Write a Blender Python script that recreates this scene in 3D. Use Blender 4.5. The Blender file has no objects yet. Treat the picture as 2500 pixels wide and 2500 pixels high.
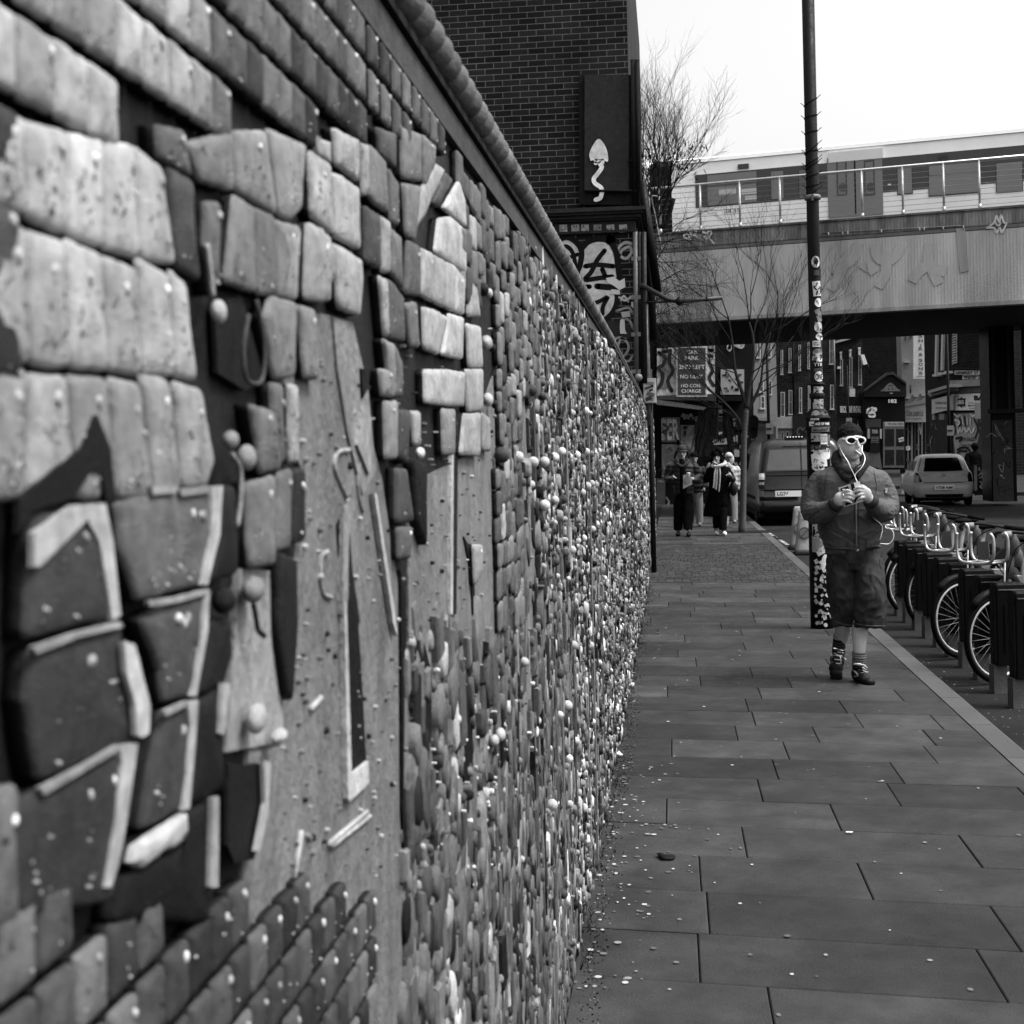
import bpy, bmesh, math, random
from mathutils import Vector, Matrix, noise
R = random.Random(7)
sc = bpy.context.scene
C = sc.collection
rad = math.radians
# ------------------------------------------------------------------ camera
F = 3340.0; CH = 1.65; CX, CY = 1250.0, 1109.0
YAW = math.atan(390 / F); ROLL = rad(1.3)
fw = Vector((-math.sin(YAW), math.cos(YAW), 0)); rt = Vector((math.cos(YAW), math.sin(YAW), 0)); up = Vector((0, 0, 1))
rr = math.cos(ROLL) * rt - math.sin(ROLL) * up; ru = math.sin(ROLL) * rt + math.cos(ROLL) * up
cam = bpy.data.cameras.new('camera'); camo = bpy.data.objects.new('camera', cam); C.objects.link(camo)
m = Matrix((rr, ru, -fw)).transposed().to_4x4(); m.translation = Vector((0, 0, CH)); camo.matrix_world = m
cam.sensor_width = 36; cam.lens = F / 2500 * 36; cam.shift_y = -(1250 - CY) / 2500
cam.clip_start = 0.02; cam.clip_end = 3000
cam.dof.use_dof = True; cam.dof.focus_distance = 9.5; cam.dof.aperture_fstop = 11
sc.camera = camo
# ------------------------------------------------------------------ world, sun, exposure
w = bpy.data.worlds.new('World'); sc.world = w; w.use_nodes = True
nt = w.node_tree; nt.nodes.clear()
sky = nt.nodes.new('ShaderNodeTexSky'); sky.sky_type = 'NISHITA'; sky.sun_disc = False
SUN_EL, SUN_ROT = 52, -40
sky.sun_elevation = rad(SUN_EL); sky.sun_rotation = rad(SUN_ROT); sky.dust_density = 6; sky.air_density = 2
sky.ozone_density = 1; bw = nt.nodes.new('ShaderNodeRGBToBW'); bg = nt.nodes.new('ShaderNodeBackground'); wo = nt.nodes.new('ShaderNodeOutputWorld')
bg.inputs[1].default_value = 0.1
nt.links.new(sky.outputs[0], bw.inputs[0]); nt.links.new(bw.outputs[0], bg.inputs[0]); nt.links.new(bg.outputs[0], wo.inputs[0])
sl = bpy.data.lights.new('sun', 'SUN'); sl.energy = 1.5; sl.angle = rad(13); sl.color = (1, 1, 1)
so = bpy.data.objects.new('sun', sl); C.objects.link(so)
az = rad(SUN_ROT)
sdir = Vector((math.sin(az) * math.cos(rad(SUN_EL)), math.cos(az) * math.cos(rad(SUN_EL)), math.sin(rad(SUN_EL))))
sdir = Vector((0.50, -0.06, 0.86)).normalized()
sky.sun_elevation = math.asin(sdir.z); sky.sun_rotation = math.atan2(sdir.x, sdir.y)
so.rotation_euler = sdir.to_track_quat('Z', 'Y').to_euler(); so.location = (0, 0, 30)
sc.view_settings.view_transform = 'Standard'; sc.view_settings.look = 'None'; sc.view_settings.gamma = 1
sc.view_settings.exposure = 1.6
sc.cycles.max_bounces = 5; sc.cycles.diffuse_bounces = 3; sc.cycles.glossy_bounces = 2; sc.cycles.transmission_bounces = 2
sc.cycles.use_denoising = True
# ------------------------------------------------------------------ picture <-> place
REG = dict(ov=(0, 0, 1.294), s=(0, 0, 1.0), r1=(1500, 340, .2588), r2=(1950, 340, .27433), r3=(1500, 780, .31056), r4=(1900, 780, .29503),
           r5=(1900, 1000, .38828), r6=(1400, 1350, .55383), w1=(40, 340, .39337), w2=(40, 1050, .39337), w3=(40, 1500, .34161),
           w4=(700, 340, .31056), w5=(700, 900, .31056), w6=(700, 1500, .36232), w7=(1150, 400, .36232), w8=(1200, 1000, .36239))
CAM = Vector((0, 0, CH))
def ray(reg, x, y):
    ox, oy, s = REG[reg]; a = ox + x * s - CX; b = CY - (oy + y * s)
    return (fw * F + rr * a + ru * b) / F
def PY(reg, x, y, Y):
    d = ray(reg, x, y); return CAM + d * (Y / d.y)
def PX(reg, x, y, X):
    d = ray(reg, x, y); return CAM + d * (X / d.x)
def PG(reg, x, y, z=0.0):
    d = ray(reg, x, y); return CAM + d * ((z - CH) / d.z)
def PP(reg, x, y, o, n):
    d = ray(reg, x, y); return CAM + d * ((o - CAM).dot(n) / d.dot(n))
def topx(p):
    v = p - CAM; k = F / v.dot(fw); return CX + v.dot(rr) * k, CY - v.dot(ru) * k
# ------------------------------------------------------------------ materials
MATS = {}
def film(t): return .95 * t ** 1.42      # reflectance as the film renders it
def mat(name, rough=.8, ns=6., na=.25, bs=60., bst=.25, spec=.4, metal=0., clear=0., tone=None, stretch=None, coarse=None):
    if name in MATS: return MATS[name]
    m = bpy.data.materials.new(name); m.use_nodes = True; n = m.node_tree; N = n.nodes; L = n.links
    b = N['Principled BSDF']; b.inputs['Roughness'].default_value = rough; b.inputs['Metallic'].default_value = metal
    b.inputs['Specular IOR Level'].default_value = spec if (clear or metal > .5 or spec > .8) else spec * .35; b.inputs['Coat Weight'].default_value = clear; b.inputs['Coat Roughness'].default_value = .15
    if tone is None:
        at = N.new('ShaderNodeAttribute'); at.attribute_name = 'col'; src = at.outputs['Fac']
    else:
        vv = N.new('ShaderNodeValue'); vv.outputs[0].default_value = film(tone); src = vv.outputs[0]
    tc = N.new('ShaderNodeTexCoord'); vec = tc.outputs['Object']
    if stretch:
        mp = N.new('ShaderNodeMapping'); mp.inputs['Scale'].default_value = stretch; L.new(vec, mp.inputs[0]); vec = mp.outputs[0]
    def noi(s, det=4.):
        t = N.new('ShaderNodeTexNoise'); t.inputs['Scale'].default_value = s; t.inputs['Detail'].default_value = det; t.inputs['Roughness'].default_value = .62
        L.new(vec, t.inputs['Vector']); return t.outputs['Fac']
    def rng(sock, a, bb, f0=.3, f1=.7):
        r = N.new('ShaderNodeMapRange'); r.inputs[1].default_value = f0; r.inputs[2].default_value = f1; r.inputs[3].default_value = a; r.inputs[4].default_value = bb
        L.new(sock, r.inputs[0]); return r.outputs[0]
    def mul(a, bb):
        q = N.new('ShaderNodeMath'); q.operation = 'MULTIPLY'; L.new(a, q.inputs[0]); L.new(bb, q.inputs[1]); return q.outputs[0]
    f = mul(src, rng(noi(ns, 6.), 1 - na, 1 + na))
    if coarse: f = mul(f, rng(noi(coarse[0], 3.), 1 - coarse[1], 1 + coarse[1]))
    L.new(f, b.inputs['Base Color'])
    if bst > 0:
        bp = N.new('ShaderNodeBump'); bp.inputs['Strength'].default_value = bst; bp.inputs['Distance'].default_value = .01
        L.new(noi(bs, 5.), bp.inputs['Height']); L.new(bp.outputs[0], b.inputs['Normal'])
    L.new(rng(noi(ns * 2.3, 3.), max(.02, rough - .12), min(1, rough + .12)), b.inputs['Roughness'])
    m.use_backface_culling = False; MATS[name] = m; return m
def brick_mat(name, bw_=.225, bh=.075, mortar=.011, t1=.05, t2=.09, tm=.16, dirt=.5, bump=.6, rough=.85):
    if name in MATS: return MATS[name]
    m = bpy.data.materials.new(name); m.use_nodes = True; n = m.node_tree; N = n.nodes; L = n.links
    b = N['Principled BSDF']; b.inputs['Roughness'].default_value = rough; b.inputs['Specular IOR Level'].default_value = .08; t1, t2, tm = film(t1), film(t2), film(tm)
    tc = N.new('ShaderNodeTexCoord'); sp = N.new('ShaderNodeSeparateXYZ'); L.new(tc.outputs['Object'], sp.inputs[0])
    sn = N.new('ShaderNodeSeparateXYZ'); L.new(tc.outputs['Normal'], sn.inputs[0])
    ab = N.new('ShaderNodeMath'); ab.operation = 'ABSOLUTE'; L.new(sn.outputs[0], ab.inputs[0])
    gt = N.new('ShaderNodeMath'); gt.operation = 'GREATER_THAN'; gt.inputs[1].default_value = .7; L.new(ab.outputs[0], gt.inputs[0])
    mx = N.new('ShaderNodeMix'); mx.data_type = 'FLOAT'; L.new(gt.outputs[0], mx.inputs[0]); L.new(sp.outputs[0], mx.inputs[2]); L.new(sp.outputs[1], mx.inputs[3])
    cb = N.new('ShaderNodeCombineXYZ'); L.new(mx.outputs[0], cb.inputs[0]); L.new(sp.outputs[2], cb.inputs[1])
    bt = N.new('ShaderNodeTexBrick'); L.new(cb.outputs[0], bt.inputs['Vector'])
    bt.inputs['Scale'].default_value = 1; bt.inputs['Brick Width'].default_value = bw_; bt.inputs['Row Height'].default_value = bh
    bt.inputs['Mortar Size'].default_value = mortar / 2; bt.inputs['Mortar Smooth'].default_value = .2
    bt.inputs['Color1'].default_value = (t1, t1, t1, 1); bt.inputs['Color2'].default_value = (t2, t2, t2, 1); bt.inputs['Mortar'].default_value = (tm, tm, tm, 1)
    nz = N.new('ShaderNodeTexNoise'); nz.inputs['Scale'].default_value = 1.3; nz.inputs['Detail'].default_value = 6; L.new(tc.outputs['Object'], nz.inputs['Vector'])
    mr = N.new('ShaderNodeMapRange'); mr.inputs[1].default_value = .3; mr.inputs[2].default_value = .7; mr.inputs[3].default_value = 1 - dirt; mr.inputs[4].default_value = 1 + dirt; L.new(nz.outputs[0], mr.inputs[0])
    mu = N.new('ShaderNodeMix'); mu.data_type = 'RGBA'; mu.blend_type = 'MULTIPLY'; mu.inputs[0].default_value = 1
    L.new(bt.outputs['Color'], mu.inputs[6]); L.new(mr.outputs[0], mu.inputs[7]); L.new(mu.outputs[2], b.inputs['Base Color'])
    n2 = N.new('ShaderNodeTexNoise'); n2.inputs['Scale'].default_value = 40; L.new(tc.outputs['Object'], n2.inputs['Vector'])
    ad = N.new('ShaderNodeMath'); ad.operation = 'MULTIPLY_ADD'; ad.inputs[1].default_value = .4; L.new(n2.outputs[0], ad.inputs[0])
    iv = N.new('ShaderNodeMath'); iv.operation = 'SUBTRACT'; iv.inputs[0].default_value = 1; L.new(bt.outputs['Fac'], iv.inputs[1]); L.new(iv.outputs[0], ad.inputs[2])
    bp = N.new('ShaderNodeBump'); bp.inputs['Strength'].default_value = bump; bp.inputs['Distance'].default_value = .012; L.new(ad.outputs[0], bp.inputs['Height']); L.new(bp.outputs[0], b.inputs['Normal'])
    MATS[name] = m; return m
MAT_PAINT = mat('weathered paint', .6, 9, .22, 90, .25)
MAT_STONE = mat('stone', .85, 14, .25, 70, .5, coarse=(1.2, .2))
MAT_CERAMIC = mat('glazed clay', .5, 60, .3, 420, .55, spec=.4, coarse=(14, .22))
MAT_METAL = mat('metal', .55, 12, .2, 90, .12, spec=.25, metal=.3)
MAT_STEEL = mat('polished steel', .42, 12, .15, 90, .05, spec=.6, metal=.85)
MAT_CAR = mat('car paint', .4, 5, .06, 30, .0, spec=.3, clear=.35)
MAT_GLASS = mat('dark glass', .12, 2, .2, 4, .02, spec=.85)
MAT_CLOTH = mat('cloth', .92, 26, .16, 380, .35, spec=.15)
MAT_SATIN = mat('nylon', .62, 8, .12, 260, .15, spec=.6, coarse=(2.5, .1))
MAT_SKIN = mat('skin', .55, 25, .08, 200, .12, spec=.35)
MAT_RUBBER = mat('rubber', .8, 20, .2, 200, .2, spec=.15)
MAT_BARK = mat('bark', .9, 20, .3, 60, .6)
MAT_PLASTIC = mat('plastic', .6, 12, .15, 150, .1, spec=.22)
MAT_FLAT = mat('printed sheet', .7, 40, .06, 90, .03)
# ------------------------------------------------------------------ object helpers
ORG = {}
def org(o): return ORG.get(o.name, Vector((0, 0, 0))) if o else Vector((0, 0, 0))
def props(o, label=None, cat=None, group=None, kind=None):
    if label: o['label'] = label
    if cat: o['category'] = cat
    if group: o['group'] = group
    if kind: o['kind'] = kind
    return o
def thing(name, label, cat, loc=(0, 0, 0), group=None):
    o = bpy.data.objects.new(name, None); C.objects.link(o); o.location = loc; ORG[o.name] = Vector(loc); o.empty_display_size = .1
    return props(o, label, cat, group)
def frame(n):
    n = n.normalized(); a = Vector((0, 0, 1)) if abs(n.z) < .9 else Vector((1, 0, 0))
    u = a.cross(n).normalized(); return u, n.cross(u).normalized(), n
class MB:
    def __init__(s): s.v = []; s.f = []; s.c = []; s.sm = []
    def add(s, vs, fs, t=.5, smooth=True):
        k = len(s.v); s.v += [tuple(a) for a in vs]
        for q in fs: s.f.append([k + i for i in q]); s.c.append(t); s.sm.append(smooth)
    def box(s, c, d, t=.5, rot=None, taper=1.):
        c = Vector(c); vs = []
        for z in (-1, 1):
            k = taper if z > 0 else 1
            for x, y in ((-1, -1), (1, -1), (1, 1), (-1, 1)):
                p = Vector((x * d[0] / 2 * k, y * d[1] / 2 * k, z * d[2] / 2))
                if rot is not None: p = rot @ p
                vs.append(c + p)
        s.add(vs, [(3, 2, 1, 0), (4, 5, 6, 7), (0, 1, 5, 4), (1, 2, 6, 5), (2, 3, 7, 6), (3, 0, 4, 7)], t, False)
    def slab(s, pts, dv, t=.5):           # polygon pushed along dv
        n = len(pts); dv = Vector(dv); pts = [Vector(p) for p in pts]
        vs = pts + [p + dv for p in pts]
        s.add(vs, [tuple(range(n - 1, -1, -1)), tuple(range(n, 2 * n))] + [(i, (i + 1) % n, n + (i + 1) % n, n + i) for i in range(n)], t, False)
    def poly(s, pts, t=.5): s.add(pts, [tuple(range(len(pts)))], t, False)
    def loft(s, rings, t=.5, cap=True, smooth=True, t0=None):
        n = len(rings[0]); vs = [p for r in rings for p in r]; fs = []
        for k in range(len(rings) - 1):
            for i in range(n): j = (i + 1) % n; fs.append((k * n + i, k * n + j, (k + 1) * n + j, (k + 1) * n + i))
        if cap: fs.append(tuple(range(n - 1, -1, -1))); fs.append(tuple(range((len(rings) - 1) * n, len(rings) * n)))
        s.add(vs, fs, t, smooth)
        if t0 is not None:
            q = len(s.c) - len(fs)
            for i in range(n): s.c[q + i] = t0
    def tube(s, path, r, n=8, t=.5, cap=True):
        path = [Vector(p) for p in path]; m_ = len(path)
        if not isinstance(r, (list, tuple)): r = [r] * m_
        rings = []; u = None
        for i, p in enumerate(path):
            d = (path[min(i + 1, m_ - 1)] - path[max(i - 1, 0)])
            if d.length < 1e-9: d = Vector((0, 0, 1))
            d.normalize()
            if u is None: u = frame(d)[0]
            u = (u - d * u.dot(d)); u = u.normalized() if u.length > 1e-6 else frame(d)[0]
            v = d.cross(u); rings.append([p + (u * math.cos(a) + v * math.sin(a)) * r[i] for a in [2 * math.pi * q / n for q in range(n)]])
        s.loft(rings, t, cap)
    def ell(s, c, r, t=.5, nu=14, nv=9, rot=None):
        c = Vector(c); vs = []; fs = []
        if not isinstance(r, (list, tuple)): r = (r, r, r)
        for i in range(nv + 1):
            a = math.pi * i / nv
            for j in range(nu):
                b = 2 * math.pi * j / nu; p = Vector((r[0] * math.sin(a) * math.cos(b), r[1] * math.sin(a) * math.sin(b), r[2] * math.cos(a)))
                if rot is not None: p = rot @ p
                vs.append(c + p)
        for i in range(nv):
            for j in range(nu): k = (j + 1) % nu; fs.append((i * nu + j, (i + 1) * nu + j, (i + 1) * nu + k, i * nu + k))
        s.add(vs, fs, t)
    def lathe(s, c, prof, n=20, t=.5, axis=Vector((0, 0, 1))):
        u, v, d = frame(axis); c = Vector(c)
        s.loft([[c + d * z + (u * math.cos(a) + v * math.sin(a)) * r for a in [2 * math.pi * q / n for q in range(n)]] for r, z in prof], t)
    def ribbon(s, pts, wd, n, t=.5, off=.004, caps=True):   # flat painted stroke on a plane with normal n
        pts = smooth_path([Vector(p) for p in pts]); n = Vector(n).normalized(); a = []; b = []
        for i, p in enumerate(pts):
            d = pts[min(i + 1, len(pts) - 1)] - pts[max(i - 1, 0)]; q = n.cross(d)
            q = q.normalized() * wd / 2 if q.length > 1e-9 else Vector((0, 0, 0))
            a.append(p + q + n * off); b.append(p - q + n * off)
        k = len(a); s.add(a + b, [(i, i + 1, k + i + 1, k + i) for i in range(k - 1)], t, False)
        for e in ((pts[0], pts[-1]) if caps else ()): s.disc(e + n * off, n, wd / 2, t, 8)
    def disc(s, c, n, r, t=.5, k=20, ry=None, upv=None):
        u, v, d = frame(Vector(n))
        if upv is not None: v = Vector(upv).normalized(); u = v.cross(d)
        ry = ry or r
        s.add([Vector(c) + u * math.cos(2 * math.pi * i / k) * r + v * math.sin(2 * math.pi * i / k) * ry for i in range(k)], [tuple(range(k))], t, False)
    def text(s, txt, o, ux, uy, h, w=None, t=.5, n=None, align='l', bold=0., sp=1.):
        vs, fs, (x0, x1, y0, y1) = glyphs(txt, bold, sp)
        ux = Vector(ux).normalized(); uy = Vector(uy).normalized(); ky = h / (y1 - y0); kx = (w / (x1 - x0)) if w else ky
        o = Vector(o)
        if align == 'c': o = o - ux * kx * (x1 - x0) / 2
        s.add([o + ux * (x - x0) * kx + uy * (y - y0) * ky for x, y in vs], fs, t, False)
    def build(s, name, material, parent=None, at=None):
        me = bpy.data.meshes.new(name); o0 = org(parent)
        if at is not None: o0 = Vector(at)
        me.from_pydata([(a[0] - o0.x, a[1] - o0.y, a[2] - o0.z) for a in s.v], [], s.f)
        me.attributes.new('col', 'FLOAT', 'FACE').data.foreach_set('value', [film(q) for q in s.c])
        me.polygons.foreach_set('use_smooth', s.sm); me.materials.append(material); me.update()
        ob = bpy.data.objects.new(name, me); C.objects.link(ob)
        if parent: ob.parent = parent; ORG[ob.name] = o0
        if at is not None: ob.location = at; ORG[ob.name] = Vector(at)
        return ob
def smooth_path(p, k=5):
    if len(p) < 3: return p
    q = [p[0] * 2 - p[1]] + p + [p[-1] * 2 - p[-2]]; out = []
    for i in range(1, len(q) - 2):
        for j in range(k):
            u = j / k; a, b, c, d = q[i - 1], q[i], q[i + 1], q[i + 2]
            out.append(.5 * ((2 * b) + (c - a) * u + (2 * a - 5 * b + 4 * c - d) * u * u + (3 * b - a - 3 * c + d) * u ** 3))
    return out + [p[-1]]
GL = {}
def glyphs(txt, bold, sp):
    k = (txt, bold, sp)
    if k not in GL:
        cu = bpy.data.curves.new('t', 'FONT'); cu.body = txt; cu.offset = bold; cu.space_character = sp; cu.resolution_u = 3
        ob = bpy.data.objects.new('t', cu); C.objects.link(ob); dg = bpy.context.evaluated_depsgraph_get(); me = ob.evaluated_get(dg).to_mesh()
        vs = [(v.co.x, v.co.y) for v in me.vertices]; fs = [tuple(p.vertices) for p in me.polygons]
        ob.evaluated_get(dg).to_mesh_clear(); bpy.data.objects.remove(ob); bpy.data.curves.remove(cu)
        xs = [a[0] for a in vs]; ys = [a[1] for a in vs]; GL[k] = (vs, fs, (min(xs), max(xs), min(ys), max(ys)))
    return GL[k]
def struct(ob): ob['kind'] = 'structure'; return ob
def fuse(mb, name, material, parent, voxel=.01, it=3, tone=.5, fold=None, levels=0, label=None):
    """weld overlapping closed shapes into one continuous skin"""
    me = bpy.data.meshes.new(name); me.from_pydata(mb.v, [], mb.f); me.update()
    bm = bmesh.new(); bm.from_mesh(me); bmesh.ops.remove_doubles(bm, verts=bm.verts, dist=1e-5); bmesh.ops.recalc_face_normals(bm, faces=bm.faces); bm.to_mesh(me); bm.free()
    t = bpy.data.objects.new('tmp', me); C.objects.link(t)
    r = t.modifiers.new('r', 'REMESH'); r.mode = 'VOXEL'; r.voxel_size = voxel
    if it: q = t.modifiers.new('s', 'SMOOTH'); q.iterations = it; q.factor = .6
    dg = bpy.context.evaluated_depsgraph_get(); ev = t.evaluated_get(dg); m2 = bpy.data.meshes.new_from_object(ev); bpy.data.objects.remove(t); bpy.data.meshes.remove(me)
    if fold:
        ns = [v.normal.copy() for v in m2.vertices]
        for v, n in zip(m2.vertices, ns): v.co += n * fold(v.co)
    o0 = org(parent)
    for v in m2.vertices: v.co -= o0
    m2.name = name; m2.attributes.new('col', 'FLOAT', 'FACE').data.foreach_set('value', [film(tone)] * len(m2.polygons))
    m2.polygons.foreach_set('use_smooth', [True] * len(m2.polygons)); m2.materials.clear(); m2.materials.append(material)
    ob = bpy.data.objects.new(name, m2); C.objects.link(ob)
    if parent: ob.parent = parent; ORG[ob.name] = o0
    if label: ob['label'] = label
    return ob
def copy_tree(o, parent=None):
    c = o.copy(); C.objects.link(c)
    if parent: c.parent = parent
    for ch in [x for x in C.objects if x.parent == o]: copy_tree(ch, c)
    return c
# ------------------------------------------------------------------ relief wall on the left
_g = PG('s', 1509, 1800); XW = _g.x + .006     # general face of the relief
XB = XW - .016                                  # backing board
_a = PX('w7', 150, 30, XW); _b = PX('w7', 945, 1245, XW)
def zg(Y): return _a.z + (_b.z - _a.z) * (Y - _a.y) / (_b.y - _a.y)
YC = _b.y; YE = 17.4
_c = PX('w7', 985, 1300, XW); _d = PX('w7', 1130, 1560, XW)
def zg2(Y): return _c.z + (_d.z - _c.z) * (Y - _c.y) / (_d.y - _c.y)
def ztop(Y): return zg(Y) if Y < YC else zg2(Y)
wall = thing('relief_wall', 'long street wall covered in clay relief blocks, knobs and mosaic shards', 'wall', (XB, 0, 0))
b = MB()
def wallbody(Y0, Y1, f, dz):
    p = [(XB, Y0, -.15), (XB, Y1, -.15), (XB, Y1, f(Y1) + dz), (XB, Y0, f(Y0) + dz)]
    b.slab(p, (-.26, 0, 0), .035)
wallbody(-1.2, YC, zg, .05); wallbody(YC, YE, zg2, .03)
b.build('backing', MAT_PAINT, wall)
# coping: groove, scalloped tiles, plain top
b = MB()
def strip(X0, X1, Y0, Y1, f, a0, a1, t):
    b.slab([(X1, Y0, f(Y0) + a0), (X1, Y1, f(Y1) + a0), (X1, Y1, f(Y1) + a1), (X1, Y0, f(Y0) + a1)], (X0 - X1, 0, 0), t)
strip(XB, XW - .002, -1.2, YC, zg, -.05, -.004, .12)
strip(XB, XW + .006, -1.2, YC, zg, 0, .012, .02)
strip(XB - .25, XW + .008, -1.2, YC, zg, .066, .082, .2)
strip(XB - .22, XW - .004, -1.2, YC, zg, .012, .066, .025)
strip(XB - .25, XW + .02, YC, YE, zg2, .0, .045, .17)
strip(XB, XW + .005, YC, YE, zg2, -.02, -.002, .03)
b.build('coping', MAT_STONE, wall)
b = MB(); y = -1.1
while y < YC - .03:
    b.ell((XW + .002, y, zg(y) + .041), (.028, .021, .028), R.uniform(.15, .26), 12, 8); y += .078
while y < YE - .05:
    b.ell((XW + .006, y, zg2(y) + .022), (.024, .028, .02), R.uniform(.13, .2), 8, 6); y += .075
b.build('scalloped_tiles', MAT_STONE, wall)['kind'] = 'stuff'
NX = Vector((1, 0, 0))
def round_block(mb, pts, t, tone, bulge=.12, rough=.0012, round_=.16):
    n = len(pts); q = []
    for i in range(n):
        a, p, c = pts[i - 1], pts[i], pts[(i + 1) % n]
        q += [p.lerp(a, round_ * .6), p.lerp(a, round_ * .12).lerp(c, round_ * .12), p.lerp(c, round_ * .6)]
    out = []
    for i in range(len(q)):
        a, c = q[i], q[(i + 1) % len(q)]; k = max(1, int((c - a).length / .006))
        for j in range(k):
            p = a.lerp(c, j / k); d = noise.noise(p * 90) * rough
            out.append(p + Vector((0, d, d)))
    cen = sum(out, Vector()) / len(out)
    sz = min(max(p.y for p in out) - min(p.y for p in out), max(p.z for p in out) - min(p.z for p in out))
    e = min(.0045, sz * .12); rings = []
    for k, h in ((-.0, -1.), (0, -.28), (.35, -.1), (1., -.0)):
        rings.append([p + (cen - p).normalized() * e * k + NX * t * h for p in out])
    for s_ in (.72, .45, .2):
        r = []
        for p in out:
            v = (p + (cen - p).normalized() * e - cen) * s_
            r.append(cen + v + NX * (bulge * t * (1 - s_ * s_) + noise.noise((cen + v) * 60) * .0012))
        rings.append(r)
    mb.loft(rings, tone, t0=min(tone, .025))  # block sides coloured near black, shade painted into the crevices
def speck(mb, pts, X, n, tone, nub=1, dark=0):
    tl = min(pts, key=lambda p: p.y - p.z); tr = max(pts, key=lambda p: p.y + p.z); br = max(pts, key=lambda p: p.y - p.z); bl = min(pts, key=lambda p: p.y + p.z)
    def at(u, v): p = tl.lerp(tr, u).lerp(bl.lerp(br, u), v); return Vector((X, p.y, p.z))
    for k in range(nub):
        p = at(R.uniform(.5, .8), R.uniform(.17, .27)); r = R.uniform(.0021, .0028)
        mb.ell(p + NX * .001, (r, r * 1.0, r * 1.5), R.uniform(.42, .75), 10, 7, Matrix.Rotation(R.uniform(-.6, .6), 3, 'X'))
        mb.disc(p + Vector((.0014, .0006, -r * 1.75)), NX, r * .8, .06, 10, ry=r)
    for k in range(n):
        u = R.uniform(.12, .85); v = R.uniform(.35, .9); p = at(u, v); r = R.uniform(.0008, .0014)
        for du in (0, R.choice([0, .0035])):
            pp = p + Vector((0, du, -du * .3)); hole = R.random() < dark
            if hole: mb.disc(pp + NX * .0021, NX, r, .05, 8, ry=r * 1.4)
            else: mb.ell(pp + NX * .0006, (r, r, r), R.uniform(.55, .8), 7, 5)
            if not hole and R.random() < .4: mb.disc(pp + Vector((.0021, 0, r * 2.3)), NX, r * .8, .06, 7)
NBLK = 0
def clay(reg, pts, tone, t=.012, n=6, nub=1, dark=.3, lift=0., lab=None, part=True, mb=None):
    """one block of the relief: outline as seen on the wall, thickness t"""
    global NBLK
    X = XW + lift; P_ = [PX(reg, x, y, X) for x, y in pts]
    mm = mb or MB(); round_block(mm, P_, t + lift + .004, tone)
    if n or nub: speck(mm, P_, X, n, tone, nub, dark)
    if mb is None: NBLK += 1; return mm.build('relief_block', MAT_CERAMIC, wall)
def cols(reg, quads, tone, **k):
    for q in quads: clay(reg, q, tone * R.uniform(.88, 1.1), **k)
# --- row by row, nearest first
cols('w1', [[(70, -130), (325, -60), (335, 605), (80, 490)], [(333, -60), (555, 0), (548, 685), (340, 608)], [(565, 0), (740, 20), (772, 740), (558, 690)], [(745, 20), (915, 170), (1000, 785), (780, 745)], [(-190, -250), (65, -135), (72, 480), (-190, 370)]], .52, n=15, dark=.75)
cols('w1', [[(-160, 430), (80, 545), (92, 1412), (-130, 1365)], [(98, 552), (305, 615), (345, 1432), (105, 1415)], [(322, 608), (538, 700), (585, 1445), (353, 1435)], [(550, 710), (758, 788), (785, 1468), (592, 1450)], [(767, 720), (955, 825), (995, 1478), (793, 1470)], [(968, 800), (1060, 880), (1130, 1503), (1003, 1485)]], .46, n=15, dark=.45)
cols('w1', [[(-150, 1360), (72, 1400), (60, 2240), (-140, 2260)], [(102, 1450), (320, 1465), (385, 2240), (80, 2240)], [(337, 1458), (575, 1475), (635, 2240), (400, 2240)], [(592, 1470), (778, 1500), (855, 2225), (650, 2240)], [(787, 1435), (958, 1480), (1028, 2180), (872, 2225)], [(992, 1495), (1160, 1540), (1240, 2010), (1195, 2160), (1042, 2180)]], .36, n=16, dark=.4)
clay('w2', [(110, 500), (560, 455), (655, 1165), (400, 1215), (70, 1310)], .11, n=14, nub=1, dark=.1)
clay('w3', [(125, 250), (450, 140), (755, 60), (800, 400), (870, 880), (500, 1075), (180, 1205), (85, 600)], .085, n=16, nub=2, dark=.0)
clay('w3', [(30, 1310), (185, 1245), (480, 1085), (730, 945), (875, 915), (865, 1100), (790, 1500), (700, 2050), (30, 2200), (-100, 1400)], .085, n=16, nub=2, dark=.0)
clay('w3', [(-140, 1250), (20, 1210), (25, 2200), (-150, 2300)], .2, n=3)
clay('w2', [(640, 450), (840, 365), (1280, 345), (1265, 640), (1190, 960), (770, 1065), (660, 740)], .2, n=18, nub=3, dark=.1)
clay('w2', [(785, 1165), (1000, 1050), (1198, 990), (1195, 1180), (1120, 1650), (925, 1695), (900, 1500)], .13, n=12, nub=2, dark=.1)
clay('w3', [(1060, 695), (1230, 622), (1300, 612), (1288, 850), (1240, 1100), (1220, 1385), (900, 1555), (965, 1100), (1025, 850)], .1, n=10, nub=1, dark=0)
clay('w3', [(860, 1660), (1000, 1560), (1230, 1412), (1237, 1540), (1200, 1620), (900, 1820), (835, 1770)], .5, n=0, nub=0, lift=.004)
clay('w2', [(1292, 350), (1365, 340), (1390, 640), (1380, 900), (1215, 950), (1245, 700)], .03, n=0, nub=0)
clay('w3', [(1310, 615), (1480, 500), (1500, 800), (1480, 1250), (1245, 1375), (1270, 1000)], .025, n=1, nub=0)
clay('w3', [(1245, 1400), (1390, 1330), (1400, 1900), (1390, 2200), (700, 2200), (760, 1870), (1220, 1630)], .02, n=2, nub=0)
clay('w2', [(1205, 1180), (1340, 1160), (1350, 1400), (1300, 1580), (1145, 1650)], .03, n=0, nub=0)
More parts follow.
